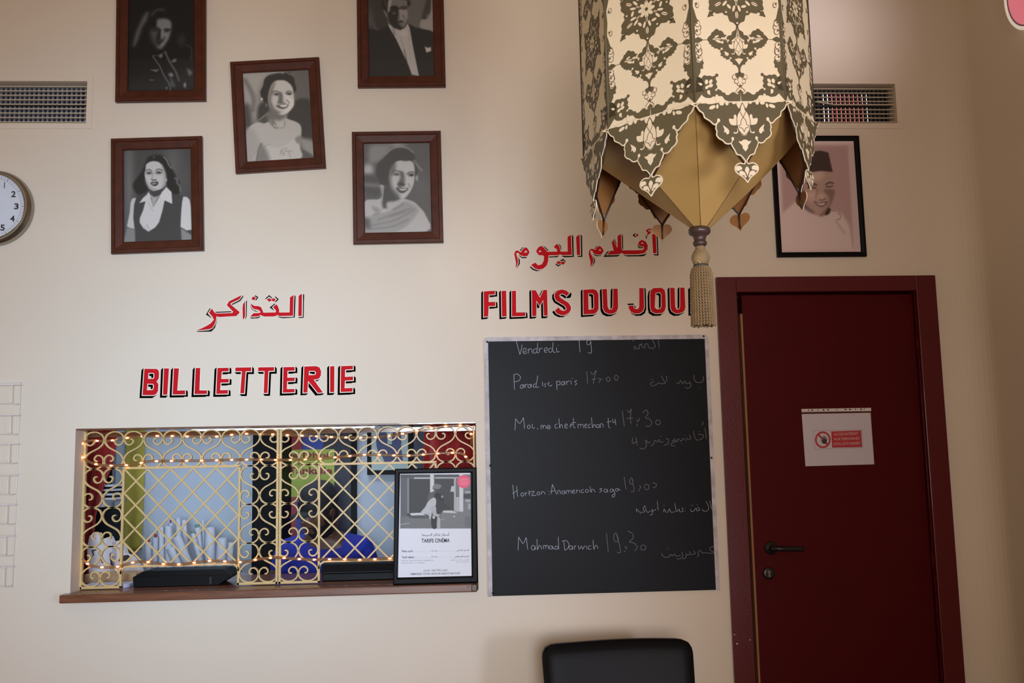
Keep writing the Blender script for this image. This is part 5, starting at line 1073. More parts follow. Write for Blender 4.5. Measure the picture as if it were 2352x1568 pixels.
# ---------------------------------------------------------------- inside the ticket booth
M_blackcloth = mat('black_panel', (8, 8, 12), 0.6, spec=0.15)
def slab(name, m, parent, px0, px1, py0, py1, y0, y1, bevel=0.0):
    a, b = P(px0, (py0 + py1) / 2, y0), P(px1, (py0 + py1) / 2, y0); c, d = P((px0 + px1) / 2, py1, y0), P((px0 + px1) / 2, py0, y0)
    mb = MB(); mb.box(a[0], b[0], y0, y1, c[2], d[2]); return mb.build(name, m, parent, bevel=bevel)
def cloth(name, m, label, cat, left, right, y, amp, waves, parent=None, rod=None):
    """hanging cloth; left and right are lists of photo points from top to bottom"""
    K, N = 22, 40
    L = resample([(a, b) for a, b in left], np.hypot(left[0][0] - left[-1][0], left[0][1] - left[-1][1]) / K)[:K + 1]; R_ = resample([(a, b) for a, b in right], np.hypot(right[0][0] - right[-1][0], right[0][1] - right[-1][1]) / K)[:K + 1]
    n = min(len(L), len(R_)); vs = []
    for j in range(n):
        a, b = P(*L[j], y), P(*R_[j], y)
        for i in range(N + 1):
            t = i / N; p = a + (b - a) * t
            vs.append((p[0], y + amp * math.sin(waves * 2 * PI * t + .5 * math.sin(j * .35)) * (0.4 + .6 * j / n) + .3 * amp * math.sin(waves * 5.1 * t + 1), p[2]))
    mb = MB(); mb.add(vs, [(j * (N + 1) + i, j * (N + 1) + i + 1, (j + 1) * (N + 1) + i + 1, (j + 1) * (N + 1) + i) for j in range(n - 1) for i in range(N)], True)
    o = mb.build(name, m, parent, fix=False); s = o.modifiers.new('thick', 'SOLIDIFY'); s.thickness = 0.003
    if label: tag(o, label, cat)
    if rod is not None:
        z = P(*left[0], y)[2] - .004; mb = MB(); mb.tube([(rod, y, z), (max(p[0] for p in vs[:N + 1]) if rod < vs[0][0] else vs[0][0], y, z)], .008, 10); mb.build('curtain_rod', M_vent_dark, o)
    return o
M_redcloth = mat('red_velvet', (158, 22, 24), 0.8, sheen=.2, noise=.12, nscale=6)
cloth('curtain', M_redcloth, 'red curtain hanging at the left end inside the ticket booth', 'curtain', [(176, 960), (176, 1150), (172, 1345)], [(272, 960), (262, 1060), (240, 1110), (222, 1180), (214, 1250), (206, 1345)], 0.565, .022, 3, rod=BX0)
cloth('curtain', M_redcloth, 'red curtain hanging at the right end inside the ticket booth', 'curtain', [(975, 950), (972, 1080), (970, 1330)], [(1150, 950), (1150, 1080), (1150, 1330)], 0.66, .035, 4, rod=BX1)
cloth('banner', mat('olive_yellow_cloth', (172, 160, 66), .85, noise=.06, nscale=10), 'plain olive yellow cloth banner hanging on the booth back wall', 'banner', [(290, 960), (288, 1120), (284, 1275)], [(334, 960), (331, 1120), (325, 1262)], BY - .066, .006, 1)
tag(slab('door_post', mat('pale_grey_paint', (170, 184, 196), .6), None, 264, 288, 950, 1330, BY - .05, BY - .001), 'pale grey upright post left of the olive banner', 'post')
tag(slab('locker', M_blackcloth, None, 578, 640, 900, 1560, BY - .45, BY - .05, .004), 'tall black locker against the booth back wall behind the middle of the grilles', 'locker')
lk = [o for o in COL.objects if o.name.startswith('locker')][-1]
t = thing('film_poster', 'black framed film poster with a yellow green panel behind the ticket seller', 'poster', P(735, 1260, BY - .03))
slab('frame', M_frameblack, t, 636, 819, 930, 1268, BY - .04, BY - .002, .003)
slab('print', mat('navy_ink', (20, 23, 46), .5, noise=.2, nscale=4), t, 649, 806, 944, 1256, BY - .0425, BY - .040)
slab('red_field', mat('poster_red', (150, 34, 40), .5), t, 649, 694, 1000, 1256, BY - .0435, BY - .0425)
slab('blue_field', mat('poster_blue', (46, 62, 150), .5), t, 694, 742, 998, 1034, BY - .0435, BY - .0425)
slab('blue_strip', mat('poster_blue', (46, 62, 150), .5), t, 680, 700, 1142, 1256, BY - .0440, BY - .0435)
slab('green_panel', mat('poster_yellow_green', (158, 174, 62), .5, noise=.08), t, 656, 768, 1032, 1140, BY - .0445, BY - .0435)
zq = zf(630, 970, 11.2); fq = lambda x, y: P(*zq(x, y), BY - .046); M_pr = mat('poster_red_ink', (138, 38, 52), .6)
for s, x0, x1, yb, yt in (('le Dhoi', 400, 1400, 905, 770), ('Oc & e', 600, 1130, 1100, 1035), ('Tankalle', 360, 1490, 1330, 1140)):
    mb = MB(); put_text(mb, s, fq, x0, x1, yb, yt, .03); mb.build('poster_title', M_pr, t, fix=False)
t = thing('picture_frame', 'black framed print of two dark blue oval figures on the booth back wall', 'picture', P(905, 1085, BY - .02))
slab('frame', M_frameblack, t, 843, 966, 905, 1089, BY - .03, BY - .002, .003)
slab('print', mat('pale_green_print', (168, 188, 190), .5), t, 853, 937, 915, 1079, BY - .032, BY - .030)
mb = MB(); f = lambda x, y: P(x, y, BY - .033); M_blue = mat('dark_blue_ink', (60, 66, 112), .5)
for cx, rx in ((877, 13), (911, 11)): mb.flat([(cx + rx * math.cos(a), 1012 + 32 * math.sin(a)) for a in np.linspace(0, 2 * PI, 24, endpoint=False)], (lambda d: lambda x, y: P(x, y, BY - d))(.033 + .0004 * (cx > 900)))
mb.flat([(866, 1020), (920, 1020), (926, 1060), (884, 1062)], lambda x, y: P(x, y, BY - .0338)); mb.build('oval_figures', M_blue, t, fix=False)
tag(slab('wall_panel', mat('slate_panel', (60, 64, 84), .6), None, 950, 978, 940, 1100, BY - .30, BY - .28), 'dark slate upright panel left of the right booth curtain', 'panel')
# lamp tube over the seller
c = P(690, 983, .95); t = thing('tube_lamp', 'white fluorescent tube seen under the top edge of the ticket window', 'lamp', (c[0], .95, c[2]))
mb = MB(); mb.tube([(c[0] - .52, .95, c[2] - .002), (c[0] + .36, .95, c[2] + .004)], .008, 12); mb.build('tube', emis('tube_white', (214, 236, 255), 3.0), t)
mb = MB(); mb.box(c[0] - .53, c[0] + .37, .935, .965, c[2] + .012, c[2] + .04); mb.build('housing', M_cream_metal, t)
for x in (c[0] - .4, c[0] + .25):
    mb = MB(); mb.tube([(x, .95, c[2] + .04), (x, .95, 3.6)], .003, 6); mb.build('hanger', M_black, t)
# table with the paper rolls
t = thing('work_table', 'plain grey work table inside the booth under the paper rolls', 'table', (-1.0, 1.15, 0))
tz = P(420, 1336, 1.0)[2]
mb = MB(); TX1 = P(578, 1300, BY - .45)[0] - .006; mb.box(-1.95, TX1, .92, 1.55, tz - .03, tz); mb.build('tabletop', mat('grey_laminate', (150, 156, 166), .5), t)
for x in (-1.9, TX1 - .05):
    for y in (.96, 1.5):
        mb = MB(); mb.box(x - .02, x + .02, y - .02, y + .02, 0, tz - .03); mb.build('leg', M_vent_dark, t)
zr_ = zf(300, 1160, 6.533); M_roll = mat('white_roll_paper', (206, 210, 222), .7, noise=.02)
rolls = [(265, 550, 252, 98, 1.05, 'thick white paper roll with a red end, leftmost of the upright rolls'), (372, 480, 350, 84, 1.12, 'white paper roll second from the left, behind the roll with the red end'), (448, 322, 462, 96, 1.20, 'tall white paper roll third from the left'), (560, 312, 572, 112, 1.26, 'thick tall white paper roll fourth from the left'), (602, 268, 640, 52, 1.32, 'thin white paper roll with a reddish tip behind the fourth roll'), (712, 190, 742, 78, 1.34, 'tallest white paper roll, rising behind the leaning ones'), (590, 640, 780, 120, .98, 'short thick paper roll leaning left, in front of the tall rolls'), (685, 470, 955, 140, 1.06, 'very thick paper roll leaning left in the middle of the bundle'), (800, 222, 856, 78, 1.38, 'white paper roll right of the tallest roll'), (930, 425, 1120, 66, 1.13, 'thin leaning paper roll with a green end'), (1000, 332, 1062, 96, 1.24, 'upright paper roll behind the green ended roll'), (1085, 222, 1092, 44, 1.36, 'thin tall white paper roll with a dark edge'), (1195, 330, 1190, 150, 1.30, 'broad pale paper roll right of the thin tall roll'), (1378, 490, 1335, 150, 1.22, 'broad pale paper roll next to last on the right'), (1500, 560, 1462, 110, 1.34, 'pale paper roll at the right end of the bundle')]
for xt, yt, xb, w, y, lab in rolls:
    a = P(*zr_(xt, yt), y); b = P(*zr_(xb, 1100), y); d = b - a; b = a + d * ((a[2] - tz - .004) / (a[2] - b[2])); r = w / 6.533 / FPX * (4 + y) / 2
    o = thing('paper_roll', lab, 'paper roll', (b[0], b[1], tz), group='paper rolls in the booth')
    mb = MB(); ax = a - b; L = np.linalg.norm(ax); ax /= L; u = np.cross(ax, (0, 1, 0)); u /= np.linalg.norm(u); v = np.cross(ax, u)
    sp = [(r * (1 - .1 * k / 40) , 2 * PI * k / 20) for k in range(41)]
    vs = [b + h * ax + q * (math.cos(g) * u + math.sin(g) * v) for h in (0.003, L) for q, g in sp]; n = len(sp)
    mb.add(vs, [(i, i + 1, n + i + 1, n + i) for i in range(n - 1)], True); mb.build('sheet', M_roll, o, fix=False)
    if 'red' in lab or 'green' in lab:
        col = mat('red_tip', (150, 24, 44), .6) if 'red' in lab else mat('green_tip', (96, 140, 132), .6)
        mb = MB(); mb.tube([b + ax * (L - .03), b + ax * (L + .016)], r * (.45 if 'red' in lab else .7), 10); tag(mb.build('end_plug', col, o), 'red end plug' if 'red' in lab else 'green end plug')
# goods at the left end
t = thing('shelf_unit', 'small black shelf with striped papers beside the left booth curtain', 'shelf', P(232, 1240, .75))
slab('box_body', M_blackcloth, t, 207, 256, 1166, 1250, .62, .80, .003)
slab('top_shelf', mat('grey_shelf', (120, 124, 132), .6), t, 222, 262, 1148, 1152, .62, .80)
for k in range(7): slab('striped_paper', M_roll if k % 2 == 0 else M_blackcloth, t, 226 - (k % 3), 259 - (k % 2) * 3, 1113 + k * 5, 1117.6 + k * 5, .62, .78)
slab('cardboard_flap', M_roll, t, 217, 240, 1154, 1164, .615, .62)
slab('upright_board', M_blackcloth, t, 243, 257, 1000, 1112, .80, .815)
slab('rear_post', M_blackcloth, t, 208, 256, 1250, 1600, .64, .79)
zw = zf(170, 1060, 5.406)
def bag(label, pts, y, marks):
    t = thing('paper_bag', label, 'bag', (P(*zw(*pts[-1]), y)[0], y, lz), group='white bags in the booth')
    mb = MB(); mb.prism(pts, lambda a, b: P(*zw(a, b), y), lambda a, b: P(*zw(a, b), y) + np.array([0, .05, 0])); mb.build('bag_body', M_paper, t, bevel=.003)
    mb = MB()
    for m in marks: mb.flat(m, lambda a, b: P(*zw(a, b), y - .002))
    mb.build('black_print', M_ink, t, fix=False)
bag('crumpled white bag with angular black print beside the left booth curtain', [(190, 920), (230, 900), (295, 885), (320, 970), (440, 930), (470, 1000), (480, 1180), (440, 1290), (450, 1425), (190, 1425), (165, 1240), (160, 1060)], .40, [[(215, 1100), (300, 1080), (270, 1100), (240, 1110), (250, 1160), (190, 1200), (185, 1190), (235, 1160)], [(300, 1120), (330, 1110), (365, 1260), (345, 1255)], [(440, 1140), (485, 1120), (450, 1150), (490, 1290), (455, 1290)], [(320, 940), (350, 920), (360, 950), (345, 965)]])
bag('white bag with an oval black mark, right of the crumpled white bag', [(450, 1000), (580, 975), (640, 1150), (720, 1190), (800, 1300), (850, 1425), (450, 1425), (440, 1200)], .46, [[(550, 1200), (600, 1165), (670, 1155), (700, 1180), (640, 1230), (560, 1240)], [(430, 930), (455, 925), (465, 965), (485, 965), (450, 985)]])
t = thing('cardboard_box', 'low brown cardboard box on the counter behind the left grille', 'box', P(250, 1338, .30))
slab('box_body', mat('brown_cardboard', (176, 142, 108), .8, noise=.05), t, 193, 312, 1318, 1338, .30, .42, .002)
a, b = P(196, 1342, .16), P(300, 1342, .16)
mb = MB(); mb.prism(rrect(a[0], b[0], .125, .235, .03), lambda x, y: (x, y, lz + .0005), lambda x, y: (x, y, lz + .014)); tag(mb.build('paper_pad', mat('lilac_white_pad', (186, 184, 206), .5), None, bevel=.002), 'pale lilac pad lying on the counter before the cardboard box', 'pad')
# black tray and black counter machine
t = thing('cash_tray', 'flat black covered tray lying on the counter under the left grille', 'tray', (P(420, 1345, .2)[0], .25, lz))
x0, x1 = P(308, 1345, .15)[0], P(537, 1345, .15)[0]
mb = MB()
ring_ = lambda i, y0, y1, z: [(x0 + i, y0, z), (x1 - i, y0, z), (x1 - i, y1, z), (x0 + i, y1, z)]
R4 = [ring_(.004, .130, .30, lz + .0005), ring_(0, .128, .302, lz + .036), ring_(.0, .128, .302, lz + .040), ring_(.035, .150, .285, lz + .060), ring_(.045, .156, .28, lz + .062)]
R4[0][1] = (x1 - .06, .13, lz + .0005); R4[0][2] = (x1 - .06, .30, lz + .0005)
vs = [p for r_ in R4 for p in r_]; mb.add(vs, [(4 * k + i, 4 * k + (i + 1) % 4, 4 * k + 4 + (i + 1) % 4, 4 * k + 4 + i) for k in range(4) for i in range(4)] + [(0, 3, 2, 1), (16, 17, 18, 19)]); mb.build('tray_body', mat('satin_black', (9, 9, 12), .5, spec=.15), t, bevel=.003)
mb = MB(); xx = P(484, 1340, .13)[0]; mb.box(xx - .004, xx + .004, .1255, .129, lz + .006, lz + .034); mb.build('latch', M_black, t)
t = thing('counter_machine', 'black counter machine behind the right grille, left of the tariff poster', 'machine', (P(850, 1340, .2)[0], .3, lz))
x0, x1 = P(738, 1330, .18)[0], P(1010, 1330, .18)[0]; ztop = P(850, 1291, .18)[2]
mb = MB(); mb.box(x0 + .004, x1, .165, .40, lz + .0005, lz + (ztop - lz) * .45); mb.build('base_housing', mat('satin_black', (9, 9, 12), .5, spec=.15), t, bevel=.004)
mb = MB(); mb.add([(x0, .16, lz + (ztop - lz) * .45), (x1, .16, lz + (ztop - lz) * .45), (x1, .40, lz + (ztop - lz) * .45), (x0, .40, lz + (ztop - lz) * .45), (x0 + .004, .185, ztop), (x1 - .004, .185, ztop), (x1 - .004, .38, ztop), (x0 + .004, .38, ztop)], [(3, 2, 1, 0), (4, 5, 6, 7), (0, 1, 5, 4), (1, 2, 6, 5), (2, 3, 7, 6), (3, 0, 4, 7)]); mb.build('cover', mat('satin_black_cover', (15, 15, 18), .45, spec=.2), t, bevel=.006)

# ---------------------------------------------------------------- the ticket seller
hc = P(738, 1175, .78)                                 # middle of the head
M_skin = mat('brown_skin', (88, 58, 44), .5, noise=.06, nscale=30); M_beard = mat('black_hair', (20, 16, 16), .8)
M_shirt = mat('royal_blue_jersey', (28, 42, 158), .75, noise=.06, nscale=14, bump=.1, bscale=30); M_cap = mat('charcoal_cap', (34, 36, 42), .8, noise=.06, nscale=40)
pr = thing('person', 'bearded person in a blue t-shirt and dark cap seated behind the right grille', 'person', (hc[0], hc[1] + .05, 0))
sk = lambda name, pts, edges, m, parent, root=0, sub=2: None
def skin_body(name, joints, edges, m, parent, root):
    me = bpy.data.meshes.new(name); me.from_pydata([tuple(map(float, j[:3])) for j in joints], edges, []); o = bpy.data.objects.new(name, me); COL.objects.link(o); adopt(o, parent)
    o.modifiers.new('skin', 'SKIN'); me.skin_vertices.new() if not me.skin_vertices else None
    for i, j in enumerate(joints):
        v = me.skin_vertices[0].data[i]; rr = j[3]; v.radius = rr if hasattr(rr, '__len__') else (rr, rr); v.use_root = (i == root)
    o.modifiers['skin'].use_smooth_shade = True
    s = o.modifiers.new('sub', 'SUBSURF'); s.levels = s.render_levels = 2
    me.materials.append(m); return o
X, Y, Z = hc
sh = P(738, 1248, .80)[2]                               # shoulder height
J = [(X + .01, Y + .20, sh - .52, (.15, .11)), (X + .01, Y + .17, sh - .34, (.14, .105)), (X + .005, Y + .12, sh - .14, (.165, .11)), (X, Y + .085, sh - .02, (.10, .085)), (X - .005, Y + .05, sh + .05, .056), (X - .005, Y + .02, sh + .12, .052),
     (X - .165, Y + .10, sh - .045, .066), (X - .23, Y + .04, sh - .24, .050), (X - .17, Y - .16, sh - .36, .038), (X - .12, Y - .24, sh - .37, .028),
     (X + .175, Y + .10, sh - .045, .066), (X + .25, Y + .05, sh - .25, .050), (X + .19, Y - .15, sh - .37, .038), (X + .13, Y - .24, sh - .38, .028),
     (X - .10, Y - .02, sh - .60, .085), (X - .12, Y - .25, sh - .62, .065), (X + .12, Y - .02, sh - .60, .085), (X + .14, Y - .25, sh - .62, .065),
     (X - .12, Y - .26, sh - .85, .055), (X - .12, Y - .26, .05, .04), (X + .14, Y - .26, sh - .85, .055), (X + .14, Y - .26, .05, .04)]
E_ = [(0, 1), (1, 2), (2, 3), (3, 4), (4, 5), (3, 6), (6, 7), (7, 8), (8, 9), (3, 10), (10, 11), (11, 12), (12, 13), (0, 14), (14, 15), (0, 16), (16, 17), (15, 18), (18, 19), (17, 20), (20, 21)]
body = skin_body('body', J, E_, M_skin, pr, 0)
for base, fw, sgn in ((J[9], J[8], 1), (J[13], J[12], -1)):            # hands resting, five curled fingers each
    b = np.array(base[:3]); d = b - np.array(fw[:3]); d /= np.linalg.norm(d); sd = np.cross(d, (0, 0, 1)); sd /= np.linalg.norm(sd)
    JJ = [(*b, .026), (*(b + d * .045), (.032, .016)), (*(b + d * .085), (.034, .013))]; EE = [(0, 1), (1, 2)]
    for k, (off, ln) in enumerate(((-.030, .062), (-.010, .075), (.010, .072), (.029, .058))):
        r0 = b + d * .085 + sd * off; r1 = r0 + d * ln * .5 + np.array([0, 0, -.006]); r2 = r0 + d * ln * .9 + np.array([0, 0, -.024]); i = len(JJ)
        JJ += [(*r0, .009), (*r1, .0085), (*r2, .007)]; EE += [(2, i), (i, i + 1), (i + 1, i + 2)]
    r0 = b + d * .03 + sd * (.034 * sgn); i = len(JJ); JJ += [(*r0, .011), (*(r0 + d * .03 + sd * .018 * sgn), .0095), (*(r0 + d * .055 + sd * .018 * sgn), .008)]; EE += [(1, i), (i, i + 1), (i + 1, i + 2)]
    skin_body('hand', JJ, EE, M_skin, pr, 0)
JS = [(X + .01, Y + .20, sh - .52, (.165, .125)), (X + .01, Y + .17, sh - .34, (.155, .12)), (X + .005, Y + .12, sh - .14, (.18, .125)), (X, Y + .085, sh - .015, (.115, .10)), (X - .003, Y + .065, sh + .025, .072), (X - .165, Y + .10, sh - .045, .080), (X - .215, Y + .06, sh - .17, .072), (X + .175, Y + .10, sh - .045, .080), (X + .232, Y + .07, sh - .18, .072)]
shirt = skin_body('t_shirt', JS, [(0, 1), (1, 2), (2, 3), (3, 4), (3, 5), (5, 6), (3, 7), (7, 8)], M_shirt, pr, 0)
zs_ = zf(630, 1090, 6.032); mb = MB(); fs_ = lambda x, y: P(*zs_(x, y), Y + .17 - .135)
put_text(mb, arab('فر'), fs_, 330, 465, 1460, 1340, .03); mb.flat([(402, 1312), (416, 1296), (432, 1312), (416, 1330)], fs_); mb.build('shirt_print', M_paper, shirt, fix=False)
# head turned to the viewer's left and bent down
bm = bmesh.new(); bmesh.ops.create_icosphere(bm, subdivisions=5, radius=1.0)
G3 = lambda p, c, s: math.exp(-sum(((a - b) / s_) ** 2 for a, b, s_ in zip(p, c, s)))
for v in bm.verts:
    x, y, z = v.co; p = (x, y, z)
    front = max(0, -y)
    nx = x * .076 * (1 - .22 * max(0, -z) ** 1.3); ny = y * .097; nz = z * .122
    if z < -.2: ny += -.012 * front * min(1, (-z - .2) * 2) + .020 * max(0, y) * min(1, (-z - .2) * 2)
    ny -= .026 * G3(p, (0, -1, -.16), (.13, .5, .17)) + .014 * G3(p, (0, -1, -.02), (.08, .5, .18))
    ny -= .008 * G3(p, (0, -.9, .25), (.45, .5, .07)); ny += .012 * (G3(p, (.33, -.9, .08), (.16, .5, .10)) + G3(p, (-.33, -.9, .08), (.16, .5, .10)))
    ny -= .008 * G3(p, (0, -.9, -.44), (.22, .5, .055)) + .009 * G3(p, (0, -.85, -.56), (.20, .5, .05)); ny += .006 * G3(p, (0, -.9, -.50), (.25, .5, .025))
    ny -= .010 * G3(p, (0, -.7, -.85), (.3, .5, .15)); nx += math.copysign(.006, x) * (G3((abs(x), y, z), (.62, -.62, -.12), (.25, .3, .2)))
    v.co = (nx, ny, nz)
bm.faces.ensure_lookup_table()
for f in bm.faces:
    c = f.calc_center_median(); f.smooth = True; z, y, x = c.z / .122, c.y / .097, c.x / .076
    beard = (z < -.38 and y < .25 and not (abs(x) < .30 and -.62 < z < -.42 and y < -.7)) or (abs(x) > .72 and -.5 < z < .15 and -.45 < y < .0) or (abs(x) < .36 and -.42 < z < -.33 and y < -.8)
    hair = y > .1 and z > -.35
    f.material_index = 1 if (beard or hair) else 0
me = bpy.data.meshes.new('head'); bm.to_mesh(me); bm.free(); me.materials.append(M_skin); me.materials.append(M_beard)
head = bpy.data.objects.new('head', me); COL.objects.link(head)
HM = Matrix.Translation((X - .005, Y - .005, Z - .004)) @ Matrix.Rotation(math.radians(-38), 4, 'Z') @ Matrix.Rotation(math.radians(14), 4, 'X')
head.matrix_basis = HM; adopt(head, pr)
def head_part(name, mb, m, parent, **k):
    o = mb.build(name, m, None, **k); o.matrix_basis = HM; o.parent = parent; o.matrix_parent_inverse = wmat(parent).inverted(); return o
for sx in (-1, 1):
    mb = MB(); mb.lathe([(0.0005, -.011), (.007, -.0085), (.0108, 0), (.007, .0085), (.0005, .011)], (sx * .026, -.081, .008), 'y', 16); head_part('eye', mb, mat('eye_white', (190, 184, 178), .3), head)
    mb = MB(); mb.lathe([(0.0005, -.0025), (.004, -.001), (.0045, .001), (.0005, .002)], (sx * .026, -.0915, .007), 'y', 12); head_part('iris', mb, M_beard, head)
    mb = MB(); mb.tube(smooth_open([(sx * .012, -.098, .024), (sx * .028, -.096, .029), (sx * .046, -.082, .024)]), .0035, 6); head_part('eyebrow', mb, M_beard, head)
    mb = MB(); mb.add([(sx * (.074 + .010 * math.sin(a) * q), .005 + .020 * math.cos(a) * q, -.012 + .032 * math.sin(a) * q * 1.0) for q in (1, .55) for a in np.linspace(0, 2 * PI, 16, endpoint=False)] + [(sx * .078, .005, -.012)], [(i, (i + 1) % 16, 16 + (i + 1) % 16, 16 + i) for i in range(16)] + [(16 + i, 16 + (i + 1) % 16, 32) for i in range(16)], True); o = head_part('ear', mb, M_skin, head); s = o.modifiers.new('s', 'SOLIDIFY'); s.thickness = .008
mb = MB(); mb.tube(smooth_open([(-.022, -.100, -.060), (0, -.106, -.058), (.022, -.100, -.060)]), [.002] + [.0042] * 11 + [.002], 8); head_part('lips', mb, mat('dark_lips', (104, 60, 54), .45), head)
mb = MB(); prof = [(.0005, .158), (.03, .156), (.058, .143), (.076, .118), (.084, .085), (.086, .052), (.084, .044)]
vs = []; N = 36
for r_, h_ in prof:
    for k in range(N): a = 2 * PI * k / N; vs.append((r_ * .96 * math.cos(a), r_ * 1.22 * math.sin(a), h_ - .008))
mb.add(vs, [(i * N + k, i * N + (k + 1) % N, (i + 1) * N + (k + 1) % N, (i + 1) * N + k) for i in range(len(prof) - 1) for k in range(N)], True); cap_o = head_part('cap', mb, M_cap, pr)
mb = MB(); vs = []; M_ = 16
for k in range(M_ + 1):
    a = PI + PI * k / M_; cx_, sy_ = math.cos(a), math.sin(a)
    for q in (0, .5, 1): vs.append((.082 * cx_ * (1 - .10 * q), sy_ * (.104 + .072 * q), .040 - .014 * q - .010 * cx_ * cx_))
mb.add(vs, [(3 * k + j, 3 * k + j + 1, 3 * k + 4 + j, 3 * k + 3 + j) for k in range(M_) for j in range(2)], True); o = head_part('brim', mb, M_cap, cap_o); s = o.modifiers.new('s', 'SOLIDIFY'); s.thickness = .004
mb = MB(); em = lambda pts: [(x, -.1055 + .9 * (z - .06) ** 2 * 18, z) for x, z in pts]
for pts in ([(-.012, .078), (.004, .102), (.010, .080)], [(.004, .102), (.022, .082), (.040, .080)], [(-.030, .080), (-.012, .092)]): mb.tube(em(pts), .0014, 6)
head_part('emblem', mb, M_paper, cap_o)
t = thing('stool', 'plain dark stool under the ticket seller', 'stool', (X, Y + .15, 0))
mb = MB(); mb.box(X - .2, X + .2, Y + .0, Y + .4, sh - .74, sh - .69); mb.build('seat', M_vent_dark, t)
for sx in (-.17, .17):
    for y in (.03, .37): mb = MB(); mb.box(X + sx - .015, X + sx + .015, Y + y - .015, Y + y + .015, 0, sh - .74); mb.build('leg', M_vent_dark, t)
# ---------------------------------------------------------------- the hanging lantern
M_vel = mat('cream_parchment', (228, 212, 180), 0.55, spec=0.35, noise=.05, nscale=5)
M_olive = mat('olive_stencil', (96, 86, 62), 0.45, spec=0.4, noise=.06, nscale=12)
M_line = mat('brown_stencil_line', (104, 74, 58), 0.5)
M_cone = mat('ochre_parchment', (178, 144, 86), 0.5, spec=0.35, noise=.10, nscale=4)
M_inner = mat('brown_parchment_back', (146, 98, 50), 0.7, noise=.12, nscale=9)
M_ribw = mat('dark_iron_wire', (44, 28, 24), 0.5)
M_bronze = mat('dark_bronze_wood', (70, 52, 46), 0.34, spec=.5, noise=.1, nscale=20)
LY = -1.83
ax_ = P(1601, 330, LY); AX = np.array([ax_[0], LY])
RL = 0.1155 * np.linalg.norm(np.array([AX[0], LY + 4.0]))          # circumradius
toCam = np.array([-AX[0], -4.0 - LY]); toCam /= np.linalg.norm(toCam); TH0 = math.atan2(toCam[1], toCam[0])
near = AX + toCam * RL
HZ = P(1591, 232, near[1])[2]                                      # height of the hem at the nearest corner
SH = 0.075                                                         # the cover hangs a little crooked
PWD = 2 * RL * math.sin(PI / 8); AP = RL * math.cos(PI / 8)
PH = 2.36 * PWD
zsh = lambda x: SH * (x - AX[0])
tip = P(1606, 524, LY)
lan = thing('pendant_lantern', 'large eight sided parchment lantern with olive arabesque stencils and a hanging tassel', 'lantern', (AX[0], AX[1], 4.0))
def panel_map(k, rad=None, flare=0.0):
    th = TH0 + PI / 8 + k * PI / 4
    nx, ny = math.cos(th), math.sin(th); tx, ty = -ny, nx          # tangent points to the viewer's right for the near panels
    a = AP if rad is None else rad
    def f(u, v, lift=0.0):
        r = a + lift + flare * max(0, -v) * PWD
        x = AX[0] + r * nx + u * PWD * tx; y = AX[1] + r * ny + u * PWD * ty
        return np.array([x, y, HZ + v * PWD + zsh(x)])
    return f
class Layers:
    def __init__(s, f, step=0.0005): s.mb = MB(); s.f = f; s.step = step; s.n = 0
    def poly(s, pts, layer, mi, sm=True, mirror=False, k=4):
        for sg in ((1, -1) if mirror else (1,)):
            q = [(x * sg, y) for x, y in pts]; q = smooth_closed(q, k) if sm else q
            s.mb.m = mi; lift = layer * s.step
            s.mb.flat(q, lambda u, v: s.f(u, v, lift))
    def ell(s, cx, cy, rx, ry, layer, mi, rot=0, mirror=False, n=18):
        c, d = math.cos(math.radians(rot)), math.sin(math.radians(rot))
        s.poly([(cx + rx * math.cos(a) * c - ry * math.sin(a) * d, cy + rx * math.cos(a) * d + ry * math.sin(a) * c) for a in np.linspace(0, 2 * PI, n, endpoint=False)], layer, mi, False, mirror)
    def line(s, pts, w, layer, mi, mirror=False, closed=False):
        p = np.array(smooth_open(pts, 5)); t = np.gradient(p, axis=0); t /= np.linalg.norm(t, axis=1)[:, None] + 1e-9
        nn = np.c_[-t[:, 1], t[:, 0]] * w / 2
        for sg in ((1, -1) if mirror else (1,)):
            s.mb.m = mi; a, b = p + nn, p - nn; lift = layer * s.step
            vs = [s.f(q[0] * sg, q[1], lift) for ab in zip(a, b) for q in ab]
            s.mb.add(vs, [(2 * i, 2 * i + 1, 2 * i + 3, 2 * i + 2) for i in range(len(p) - 1)])
C_, D_, L_ = 0, 1, 2          # cream, olive, line
def zpan(pts):                # zoomed photo points of the right front panel -> panel units
    out = []
    for x, y in pts:
        xc = 710 + .055 * y; out.append(((x - xc) / 1300, (1445 - (y - .06 * (x - xc))) / 1300))
    return out
def lily(A, cx, cy, k, base):  # the lily in the middle of hearts and pendants; k = height of its oval
    T = lambda pts: [(cx + x * k / 425, cy - (y - 560) * k / 425) for x, y in pts]
    A.poly(T([(0, 350), (-55, 355), (-95, 430), (-112, 520), (-108, 610), (-80, 700), (0, 778), (80, 700), (108, 610), (112, 520), (95, 430), (55, 355)]), base, C_)
    A.poly(T([(-118, 425), (-155, 430), (-165, 490), (-240, 485), (-230, 560), (-190, 592), (-115, 590), (-108, 520)]), base, C_, mirror=True, k=3)
    A.poly(T([(-118, 640), (-112, 690), (-140, 715), (-180, 705), (-165, 735), (-115, 725), (-98, 690)]), base, C_, mirror=True, k=3)
    w = 9 * k / 425
    A.line(T([(-50, 350), (-95, 430), (-112, 520), (-108, 610), (-78, 700), (0, 772)]), w, base + 1, L_, mirror=True)
    A.line(T([(0, 470), (-38, 400), (-52, 340), (0, 235)]), w, base + 1, L_, mirror=True)
    A.line(T([(0, 470), (38, 520), (52, 590), (85, 605), (62, 642), (30, 648), (0, 715)]), w, base + 1, L_, mirror=True)
def petal_flower(A, pts, k):
    for cx, cy, rx, ry, rot in pts: A.ell(cx, cy, rx, ry, k, C_, rot, mirror=True)
